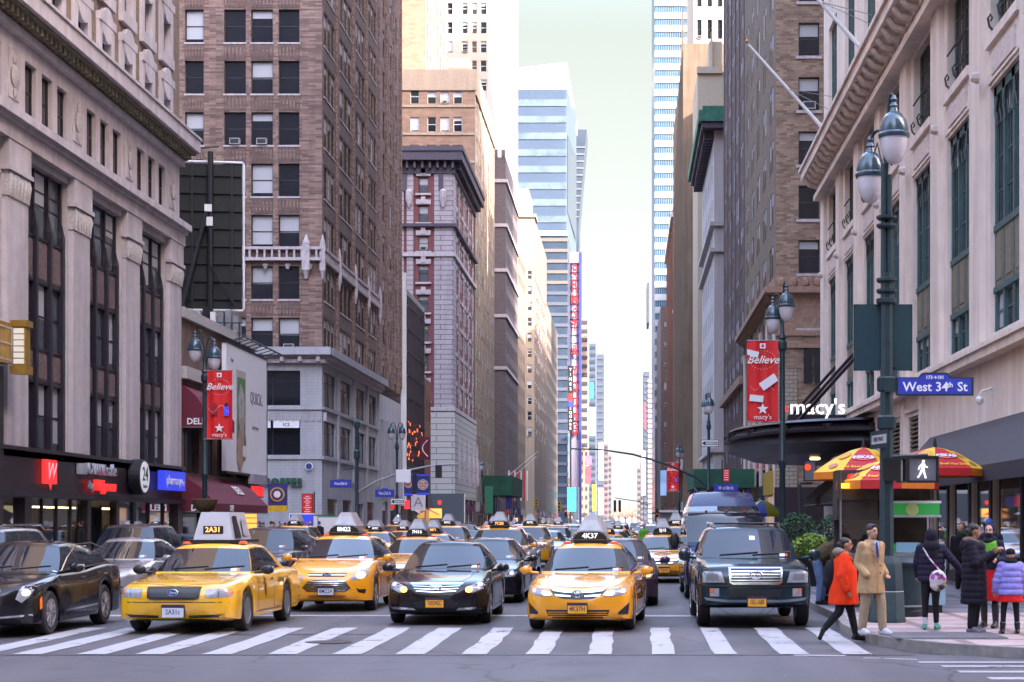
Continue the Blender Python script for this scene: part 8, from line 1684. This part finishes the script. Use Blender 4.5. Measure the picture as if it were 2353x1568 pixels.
def person(label,x,z,yaw,h,P,group=None,z0=None):
    """P: joints in metres for a 1.75 m figure facing -Y"""
    s_=h/1.75; r=empty('person',(x,z,z0 if z0 is not None else .15),R(yaw),label,'person',group); r.scale=(s_,s_,s_)
    J=dict(hip=(0,0,.93),chest=(0,0,1.30),neck=(0,.0,1.46),head=(0,-.015,1.625),hl=(.09,0,.92),hr=(-.09,0,.92),sl=(.18,0,1.41),sr=(-.18,0,1.41),kl=(.10,-.01,.50),kr=(-.10,-.01,.50),al=(.10,.02,.09),ar=(-.10,.02,.09),el=(.25,.02,1.13),er=(-.25,.02,1.13),wl=(.26,-.05,.88),wr=(-.26,-.05,.88),tl=(.11,-.13,.03),tr=(-.11,-.13,.03),hy=0,ht=0); J.update(P.get('J',{}))
    hp,f=head_prims(J['head'],R(J['hy']),R(J['ht'])); pr_=hp+[('c',J['neck'],.052,lerp(J['neck'],J['head'],.6),.05),('c',J['hip'],.13,J['chest'],.13),('c',lerp(J['chest'],J['sl'],.4),.09,J['sl'],.055),('c',lerp(J['chest'],J['sr'],.4),.09,J['sr'],.055),('c',J['chest'],.11,J['neck'],.06)]
    for a,b,c,r0,r1,r2 in (('sl','el','wl',.047,.04,.027),('sr','er','wr',.047,.04,.027),('hl','kl','al',.08,.055,.036),('hr','kr','ar',.08,.055,.036)): pr_+=[('c',J[a],r0,J[b],r1),('c',J[b],r1,J[c],r2)]
    for a,t in (('al','tl'),('ar','tr')): pr_.append(('c',J[a],.035,J[t],.028))
    hc=P.get('hands','both')
    if hc in('both','l'): pr_+=hand(J['wl'],J['el'],1,P.get('curl',.5))
    if hc in('both','r'): pr_+=hand(J['wr'],J['er'],-1,P.get('curl',.5))
    skin=P.get('skin',M_sk); body=bpart('body',pr_,skin,r,P.get('vox',.011),3)
    if P.get('face',True): face_parts(r,f)
    # hair
    hs=P.get('hair','short')
    if hs=='short': bpart('hair',[('e',f(0,.022,.05),(.084,.097,.085)),('e',f(0,-.045,.10),(.055,.04,.022)),('e',f(0,.06,0),(.07,.05,.07))],P.get('hairm',M_hair),r,.011,2)
    elif hs=='bun': bpart('hair',[('e',f(0,.025,.045),(.084,.097,.085)),('e',f(0,.07,-.02),(.07,.05,.08)),('e',f(0,.12,0.0),(.045,.045,.05))],P.get('hairm',M_hair),r,.011,2)
    elif hs=='long': bpart('hair',[('e',f(0,.03,.04),(.09,.10,.09)),('r',[tuple(f(0,.07,-.38))+(.10,.05),tuple(f(0,.07,-.2))+(.11,.06),tuple(f(0,.05,0))+(.095,.07)])],P.get('hairm',M_hair),r,.012,2)
    # trousers or tights
    t=P.get('legs')
    if t:
        m,k1,k2,k3=t; q=[('c',J['hl'],.105*k1,J['kl'],.075*k2),('c',J['kl'],.075*k2,lerp(J['kl'],J['al'],P.get('leglen',.93)),.055*k3),('c',J['hr'],.105*k1,J['kr'],.075*k2),('c',J['kr'],.075*k2,lerp(J['kr'],J['ar'],P.get('leglen',.93)),.055*k3),('e',J['hip'],(.165*k1,.125*k1,.13))]
        bpart(P.get('legname','trousers'),q,m,r,.014,3)
    for a,t_,k_ in (('al','tl','kl'),('ar','tr','kr')):
        A,T,K=Vector(J[a]),Vector(J[t_]),Vector(J[k_]); d=(T-A); up=(K-A).normalized(); heel=A-Vector((d.x,d.y,0))*.28+ (Vector((0,0,-.045)) if abs(A.z-T.z)<.12 else -up*.05)
        q=[('c',heel,.040,T,.040),('c',A,.046,lerp(A,T,.6),.042)]
        if P.get('boots'): q+=[('c',A,.052,lerp(A,K,P['boots']),.066)]
        bpart('boot' if P.get('boots') else 'shoe',q,P.get('shoem',M_blk),r,.012,2)
        if P.get('solem'): q=MB(); q.tube([heel-Vector((0,0,.03)),T-Vector((0,0,.03))],[.036,.036],P['solem'],8); q.build('sole',r,60)
    for nm,prims,m,vx,lab in P.get('wear',[]): bpart(nm,prims(J,f) if callable(prims) else prims,m,r,vx,3,lab)
    for fn in P.get('extra',[]): fn(r,J,f)
    return r
def sleeves(J,r0=.068,r1=.058,r2=.05,cut=.93,puff=0):
    q=[]
    for a,b,c in (('sl','el','wl'),('sr','er','wr')):
        if puff:
            for A,B,n,ra,rb in ((J[a],J[b],puff,r0,r1),(J[b],lerp(J[b],J[c],cut),puff,r1,r2)):
                for i in range(n+1):
                    p=lerp(A,B,i/n); rr_=ra+(rb-ra)*i/n; q.append(('e',p,(rr_*1.12,rr_*1.12,rr_*.95)))
                q.append(('c',A,ra*.86,B,rb*.86))
        else: q+=[('c',J[a],r0,J[b],r1),('c',J[b],r1,lerp(J[b],J[c],cut),r2)]
    return q
def coat(rings,**kw): return lambda J,f: [('r',rings)]+sleeves(J,**kw)
def puffed(z0,z1,n,rx0,ry0,rx1,ry1,bulge=.016,cx=0,cy=0):
    R_=[]
    for i in range(n):
        for t in (0,.15,.5,.85): u=(i+t)/n; b={0:-.012,.15:.6*bulge,.5:bulge,.85:.6*bulge}[t]; z=z0+(z1-z0)*u; R_.append((cx,cy,z,rx0+(rx1-rx0)*u+b,ry0+(ry1-ry0)*u+b))
    return R_
C_or=cloth('orange_parka',(.80,.045,.008)); C_fur=mat('grey_brown_fur',(.20,.15,.12),.95,noise=.5,nscale=50); C_blk=cloth('black',(.012,.011,.015)); C_camel=cloth('camel_wool',(.42,.27,.14)); C_kh=cloth('khaki',(.33,.25,.17)); C_wsh=mat('white_trainer',(.50,.51,.57),.6); C_navy=cloth('dark_navy_quilt',(.016,.014,.032)); C_blkq=cloth('black_quilt',(.012,.010,.020)); C_jean=cloth('pale_denim',(.13,.19,.33)); C_olive=cloth('brown_corduroy',(.10,.065,.035)); C_lil=cloth('lilac_quilt',(.27,.24,.62)); C_red=cloth('bright_red',(.50,.01,.012)); C_hiv=cloth('lime_hi_vis',(.12,.34,.03)); C_shirt=cloth('pale_blue_shirt',(.40,.45,.62)); C_lav=cloth('lavender_denim',(.25,.27,.42)); C_rub=mat('glossy_boot_leather',(.008,.008,.010),.22)
# 1 woman in the orange parka, walking to the right off the crosswalk
def backpack(r,J,f): bpart('backpack',[('e',(0,.22,1.14),(.15,.11,.24)),('e',(0,.26,1.0),(.12,.09,.12))],C_blk,r,.015,3); q=MB(); q.tube([(-.12,.12,1.36),(-.14,-.02,1.46),(-.13,-.15,1.34),(-.15,-.12,1.12),(-.14,.06,1.02)],.016,C_blk,6); q.tube([(.12,.12,1.36),(.14,-.02,1.46),(.13,-.15,1.34),(.15,-.12,1.12),(.14,.06,1.02)],.016,C_blk,6); q.build('shoulder_straps',r,50)
def patches(r,J,f):
    q=MB(); q.lathe([(.04,-.002),(.04,-.008)],(0,0,0),M_letw,12,axis='x'); q.v=[(-.252-abs(a),b-.01,c_+1.33) for a,b,c_ in q.v]; q.box(-.262,-.256,-.045,.02,1.235,1.265,M_signb); q.build('sleeve_badges',r)
person('woman in a bright orange parka with fur hood and black boots striding along the kerb',PX(1938,.0067),F*.0067,88,1.60,dict(skin=M_sk2,hair='bun',legs=(C_blk,1.05,1.0,1.0),legname='leggings',boots=.62,shoem=C_rub,curl=.9,
  J=dict(head=(0,-.05,1.625),neck=(0,-.02,1.47),kl=(.09,-.13,.52),al=(.08,-.22,.10),tl=(.08,-.37,.035),kr=(-.09,.08,.50),ar=(-.09,.34,.20),tr=(-.09,.40,.06),el=(.27,.08,1.13),wl=(.27,-.02,.88),er=(-.27,.06,1.12),wr=(-.28,-.04,.87)),
  wear=[('parka',coat([(0,.0,.62,.25,.255),(0,.0,.72,.25,.255),(0,0,.95,.24,.235),(0,-.01,1.2,.235,.215),(0,0,1.35,.22,.17),(0,0,1.44,.17,.12),(0,0,1.5,.10,.09)],r0=.092,r1=.08,r2=.072),C_or,.014,None),('fur_hood',lambda J,f:[('e',(0,.08,1.50),(.145,.11,.085)),('c',(-.12,.05,1.5),.05,(-.09,-.08,1.46),.04),('c',(.12,.05,1.5),.05,(.09,-.08,1.46),.04)],C_fur,.014,'grey brown fur hood trim')],extra=[backpack,patches,lambda r,J,f:[(lambda q:(q.box(-.262,-.255,-.1,.08,.93,.96,cloth('orange_flap',(.62,.03,.006))),q.tube([(-.2,-.14,.9),(-.245,-.08,.9),(-.25,.05,.9)],.006,MATS['cloth_orange_flap'],5),q.build('pocket_flap',r)))(MB())]]),group=None,z0=.02)
# 2 young man in the camel coat
def tie(r,J,f):
    q=MB(); q.add([(-.055,-.125,1.49),(.055,-.125,1.49),(.0,-.168,1.20),(-.02,-.16,1.2)],[(0,1,2,3)],C_shirt); q.add([(-.06,-.09,1.5),(0,-.13,1.47),(-.03,-.15,1.44)],[(0,1,2)],C_shirt); q.build('shirt',r); q=MB(); q.add([(-.016,-.142,1.47),(.016,-.142,1.47),(.024,-.170,1.24),(0,-.174,1.21),(-.024,-.170,1.24)],[(0,1,2,3,4)],cloth('navy_tie',(.02,.03,.16))); q.build('tie',r)
    q=MB()
    for sg in (-1,1): q.add([(sg*.07,-.10,1.50),(sg*.115,-.125,1.38),(sg*.06,-.178,1.24),(sg*.0,-.182,1.12),(sg*.03,-.165,1.3)],[(0,1,2,3,4)],cloth('camel_lapel',(.36,.23,.12)))
    q.build('lapels',r); q=MB()
    for z in (1.1,.98): q.lathe([(.013,-.19),(.013,-.2)],(.03,0,z),M_blk,8,axis='y')
    q.tube([(0,-.185,1.12),(0,-.182,.66)],.004,MATS['cloth_camel_lapel'],4); q.build('buttons',r)
person('young man in a long camel coat, navy tie and white trainers, hand in pocket',PX(2002,.00657),F*.00657,28,1.67,dict(hair='short',legs=(C_kh,1.12,1.15,1.25),leglen=.92,shoem=C_wsh,hands='l',
  J=dict(hy=10,head=(0,-.02,1.63),el=(.215,.07,1.14),wl=(.19,-.12,.97),er=(-.22,.07,1.13),wr=(-.19,-.12,.96),kl=(.13,-.08,.5),al=(.15,-.10,.09),tl=(.17,-.27,.04),kr=(-.10,.02,.5),ar=(-.11,.10,.09),tr=(-.12,-.07,.04)),
  wear=[('coat',coat([(0,.01,.66,.245,.19),(0,.01,.75,.24,.185),(0,0,.95,.215,.17),(0,0,1.08,.205,.16),(0,0,1.28,.225,.16),(0,0,1.40,.215,.135),(0,.01,1.46,.13,.10),(0,.02,1.51,.085,.08)],r0=.075,r1=.066,r2=.058,cut=1.0),C_camel,.012,None)],extra=[tie]))
# 3 woman seen from behind with floral bag
def floralbag(r,J,f):
    m=mat('floral_cloth',(.5,.45,.46),.7); n=m.node_tree; b=n.nodes['Principled BSDF']; tc=n.nodes.new('ShaderNodeTexCoord'); v=n.nodes.new('ShaderNodeTexVoronoi'); v.inputs['Scale'].default_value=13; n.links.new(tc.outputs['Object'],v.inputs['Vector']); cr_=n.nodes.new('ShaderNodeValToRGB'); cr_.color_ramp.interpolation='CONSTANT'; E=cr_.color_ramp.elements; E[0].color=(.55,.5,.52,1); E[1].position=.45; E[1].color=(.40,.05,.28,1)
    for p_,c_ in ((.62,(.22,.36,.06,1)),(.78,(.55,.5,.52,1)),(.88,(.12,.03,.10,1))): e=E.new(p_); e.color=c_
    sp_=n.nodes.new('ShaderNodeSeparateColor'); n.links.new(v.outputs['Color'],sp_.inputs[0]); n.links.new(sp_.outputs[0],cr_.inputs[0]); n.links.new(cr_.outputs[0],b.inputs['Base Color'])
    bpart('handbag',[('e',(-.10,.30,.88),(.15,.09,.17)),('e',(-.10,.30,.78),(.14,.085,.10))],m,r,.013,3,'floral shoulder bag'); q=MB(); q.tube([(-.16,.30,1.0),(.05,.20,1.25),(.14,.12,1.42),(.12,-.05,1.46)],.014,m,6); q.build('bag_strap',r,50)
person('woman from behind in a dark quilted jacket with a floral shoulder bag',PX(2140,.00687),F*.00687,-8+180,1.60,dict(hair='long',face=False,legs=(C_blk,.95,.85,.85),legname='leggings',shoem=mat('striped_trainer',(.05,.30,.25),.5,noise=.9,nscale=14),curl=.4,hands='both',skin=M_sk2,
  J=dict(hy=-20,kl=(.10,-.02,.50),al=(.11,.0,.09),tl=(.12,-.14,.04),kr=(-.07,.02,.5),ar=(-.09,-.04,.09),tr=(-.14,-.20,.04),el=(.25,-.05,1.13),wl=(.22,-.15,.93),er=(-.36,.04,1.20),wr=(-.53,.0,1.0)),
  J2=0,wear=[('quilted_jacket',lambda J,f:[('r',puffed(.84,1.42,6,.225,.17,.215,.15)+[(0,0,1.46,.16,.11),(0,0,1.5,.1,.09)])]+sleeves(J,.08,.07,.06,.95,4),C_navy,.013,None),('hood',lambda J,f:[('e',(0,.04,1.62),(.115,.13,.145)),('e',(0,.09,1.44),(.16,.10,.12)),('e',(0,.11,1.33),(.13,.07,.12))],C_blkq,.014,'black hood and scarf')],extra=[floralbag,lambda r,J,f:[(lambda q:(q.lathe([(.05,.10),(.05,.22)],(J['al'][0],J['al'][1],0),C_wsh,10),q.lathe([(.05,.10),(.05,.22)],(J['ar'][0],J['ar'][1],0),C_wsh,10),q.build('socks',r)))(MB())]]))
# 4 woman in the long black quilted coat, hands raised
person('woman in a long black quilted coat with fur collar, facing right',PX(2238,.00668),F*.00668,62,1.69,dict(skin=M_sk2,hair='bun',legs=(C_blk,1,1,1.15),shoem=mat('grey_trainer',(.16,.14,.18),.6,noise=.3),solem=C_red,curl=1.0,
  J=dict(hy=30,el=(.24,-.12,1.12),wl=(.10,-.33,1.30),er=(-.24,-.10,1.12),wr=(-.10,-.32,1.27)),
  wear=[('quilted_coat',lambda J,f:[('r',puffed(.46,1.42,10,.235,.20,.225,.165)+[(0,0,1.46,.17,.12),(0,0,1.5,.11,.10)])]+sleeves(J,.085,.075,.062,.95,4),C_blkq,.013,None),('fur_collar',[('e',(0,.07,1.48),(.165,.115,.06)),('c',(.14,.03,1.49),.035,(.09,-.10,1.44),.03),('c',(-.14,.03,1.49),.035,(-.09,-.10,1.44),.03)],cloth('tan_fur',(.16,.11,.07)),.013,'tan fur collar'),('hood',[('e',(0,.14,1.38),(.15,.09,.13))],C_blkq,.014,None)]))
# 5 hooded woman with lime vest and red skirt
person('person in a navy hood, black scarf, lime vest and red skirt behind the long black coat',PX(2274,.0070),F*.0070,-35,1.68,dict(skin=M_sk,hair=None,legs=(C_blk,.8,.8,.85),legname='tights',boots=.7,shoem=C_rub,hands='both',
  J=dict(hy=12,wl=(.2,-.2,1.15),wr=(-.22,-.2,1.12),el=(.25,.0,1.15),er=(-.25,.0,1.15)),
  wear=[('hood',lambda J,f:[('e',f(0,.035,.03),(.10,.10,.12)),('e',(0,.04,1.49),(.13,.11,.06))],cloth('navy_hood',(.010,.014,.045)),.012,None),('scarf',lambda J,f:[('e',f(0,-.05,-.07),(.065,.06,.055)),('e',(0,-.04,1.46),(.10,.10,.06))],C_blk,.012,None),('vest',lambda J,f:[('r',[(0,0,1.02,.20,.14),(0,0,1.3,.22,.15),(0,0,1.42,.19,.12),(0,0,1.47,.1,.08)])],C_hiv,.013,None),('sleeves',lambda J,f:sleeves(J,.072,.06,.05,.9)+[('r',[(0,0,.98,.19,.14),(0,0,1.1,.215,.155),(0,0,1.2,.21,.15)])],C_navy,.013,None),('skirt',[('r',[(0,0,.46,.23,.16),(0,0,.7,.2,.15),(0,0,1.0,.17,.13),(0,0,1.08,.15,.12)])],C_red,.013,None)]))
# 6 child in lilac jacket
person('child from behind in a lilac quilted jacket, red skirt and black hat',PX(2322,.00663),F*.00663,180,1.29,dict(face=False,hair=None,legs=(C_blk,.85,.85,.9),legname='tights',boots=.3,shoem=C_rub,J=dict(el=(.30,.03,1.10),wl=(.30,-.05,.88),er=(-.30,.03,1.10),wr=(-.28,-.08,.88),kl=(.14,0,.5),al=(.17,.02,.09),tl=(.18,-.13,.03),kr=(-.12,0,.5),ar=(-.14,.02,.09),tr=(-.14,-.13,.03)),
  wear=[('quilted_jacket',lambda J,f:[('r',puffed(.80,1.42,5,.25,.19,.22,.16,.022)+[(0,0,1.47,.15,.11),(0,0,1.5,.1,.09)])]+sleeves(J,.095,.085,.07,.95,3),C_lil,.014,None),('skirt',[('r',[(0,0,.66,.30,.22),(0,0,.74,.26,.2),(0,0,.86,.2,.16)])],C_red,.014,'frilled red skirt'),('knitted_hat',lambda J,f:[('e',f(0,.01,.06),(.10,.11,.09))],C_blk,.013,None),('scarf',lambda J,f:[('e',(0,.0,1.50),(.15,.14,.075))],C_blk,.013,None)]))
# 7 bending man at the kerb
person('man in brown jacket and pale jeans bending over beside the black litter bin',PX(1892,.0090),F*.0090,75,1.70,dict(hair='short',hairm=mat('grey_hood_cloth',(.22,.19,.27),.9),face=False,legs=(C_jean,1.1,1.15,1.2),shoem=C_blk,
  J=dict(hip=(0,.12,.92),hl=(.09,.12,.90),hr=(-.09,.12,.90),chest=(0,-.12,1.14),neck=(0,-.26,1.24),head=(0,-.38,1.32),ht=40,sl=(.18,-.20,1.24),sr=(-.18,-.20,1.24),el=(.22,-.26,.98),er=(-.22,-.26,.98),wl=(.18,-.36,.80),wr=(-.18,-.36,.80),kl=(.1,.0,.5),kr=(-.1,.05,.5),al=(.1,.05,.09),ar=(-.1,.08,.09),tl=(.1,-.11,.03),tr=(-.1,-.08,.03)),
  wear=[('jacket',lambda J,f:[('c',(0,.14,.98),.185,(0,-.14,1.16),.195),('c',(0,-.14,1.16),.185,(0,-.24,1.23),.13)]+sleeves(J,.08,.075,.06),C_olive,.013,None)]))
# 8-9 at the cart
C_dk=cloth('charcoal',(.03,.027,.03))
person('vendor in a dark jacket standing inside the food cart at its left end',PX(1965,.0094),F*.0094,0,1.70,dict(hair='short',skin=M_sk2,legs=(C_blk,1,1,1.1),wear=[('jacket',coat([(0,0,.85,.2,.15),(0,0,1.1,.2,.15),(0,0,1.35,.22,.15),(0,0,1.45,.14,.1),(0,0,1.5,.08,.08)]),C_dk,.015,None)],vox=.013))
person('customer in black with covered face behind the cart, right of the lamp post',PX(2097,.0093),F*.0093,20,1.70,dict(hair='long',hands='both',legs=(C_blk,1,1,1.1),J=dict(wr=(-.05,-.2,1.42),er=(-.22,-.12,1.2)),wear=[('coat',coat([(0,0,.6,.22,.17),(0,0,1.1,.2,.15),(0,0,1.35,.22,.15),(0,0,1.45,.14,.1),(0,0,1.5,.08,.08)]),C_blk,.015,None)],vox=.013))
person('grey haired passer with pale jacket far behind the planters',PX(1867,.0150),F*.0150,175,1.70,dict(hair='short',face=False,legs=(C_blk,1,1,1.1),wear=[('jacket',coat([(0,0,.8,.22,.17),(0,0,1.1,.21,.16),(0,0,1.35,.24,.16),(0,0,1.45,.14,.1),(0,0,1.5,.08,.08)],r0=.08),C_lav,.016,None)],vox=.015))
person('traffic officer in a lime vest standing among the queued cars',PX(1480,.024),F*.024,0,1.78,dict(hair='short',legs=(C_blk,1,1,1.1),wear=[('vest',coat([(0,0,.9,.21,.16),(0,0,1.1,.2,.15),(0,0,1.35,.22,.15),(0,0,1.45,.14,.1),(0,0,1.5,.08,.08)]),C_hiv,.016,None)],vox=.015),z0=0)
# ---- small figures far off along both pavements (too small to show their parts)
def small_fig(m,hm):
    q=MB(); parts=[]
    def add(prims,mm):
        me=blob_mesh(prims,.03,2); n=len(q.v); q.v+=[tuple(v.co) for v in me.vertices]; i=q.mi(mm)
        for p in me.polygons: q.f.append(tuple(n+a for a in p.vertices)); q.m.append(i)
    add([('c',(-.09,0,.1),.07,(-.08,0,.85),.09),('c',(.1,.1,.1),.07,(.08,0,.85),.09)],C_blk); add([('r',[(0,0,.75,.2,.14),(0,0,1.1,.2,.15),(0,0,1.4,.22,.14),(0,0,1.5,.09,.08)]),('c',(-.22,0,1.38),.07,(-.26,0,.9),.055),('c',(.22,0,1.38),.07,(.26,0,.9),.055)],m); add([('e',(0,0,1.64),(.09,.1,.125))],M_sk); add([('e',(0,.03,1.68),(.095,.1,.1))],hm)
    me=q.mesh('person',60); return me
FG=[(small_fig(C_blk,M_hair),'black'),(small_fig(cloth('teal_coat',(.02,.08,.10)),C_blk),'teal'),(small_fig(C_navy,cloth('blue_hat',(.04,.08,.3))),'navy'),(small_fig(cloth('red_coat',(.3,.03,.03)),M_hair),'red'),(small_fig(C_kh,M_hair),'tan'),(small_fig(cloth('green_coat',(.04,.2,.08)),cloth('pink_hat',(.4,.12,.2))),'green')]
rr=random.Random(77); tl={}
def fig(i,x,z,where):
    me,c_=FG[i]; n=tl.get((c_,where),0); tl[(c_,where)]=n+1; o=inst(me,'person',None,(x,z,.15),rr.uniform(0,6.28)); s_=rr.uniform(.94,1.04); o.scale=(s_,s_,s_)
    tag(o,'%s small pedestrian in %s %s'%(ordn[min(n,19)],c_,where),'person','small distant pedestrians')
for px,i in ((602,2),(612,5),(622,4),(630,0),(640,2),(648,1),(655,0),(665,5),(690,3),(720,0),(750,2)): fig(i,PX(px,.0262)+rr.uniform(-.2,.2),F*.0262+rr.uniform(-3,3),'by the coffee shop corner')
for k in range(34): fig(rr.randrange(6),rr.uniform(-20.8,-17.9),130+k*6+rr.uniform(-2,2),'on the far west pavement')
for k in range(26): fig(rr.randrange(6),rr.uniform(4.6,8.0),62+k*9+rr.uniform(-3,3),'on the east pavement beyond the planters')
for x,z,i in ((7.9,36,2),(8.3,41,0),(8.6,33.5,4)): fig(i,x,z,'by the big store windows')
for px,z,i in ((60,60,0),(240,64,4),(905,128,5),(880,127,0)): fig(i,PX(px,z/F),z+6,'on the near west pavement')
# ---- last: keep every repeated far group tidy
for o in sc.objects:
    if o.parent is None and o.get('label') and len(o['label'].split())>16: o['label']=' '.join(o['label'].split()[:16])
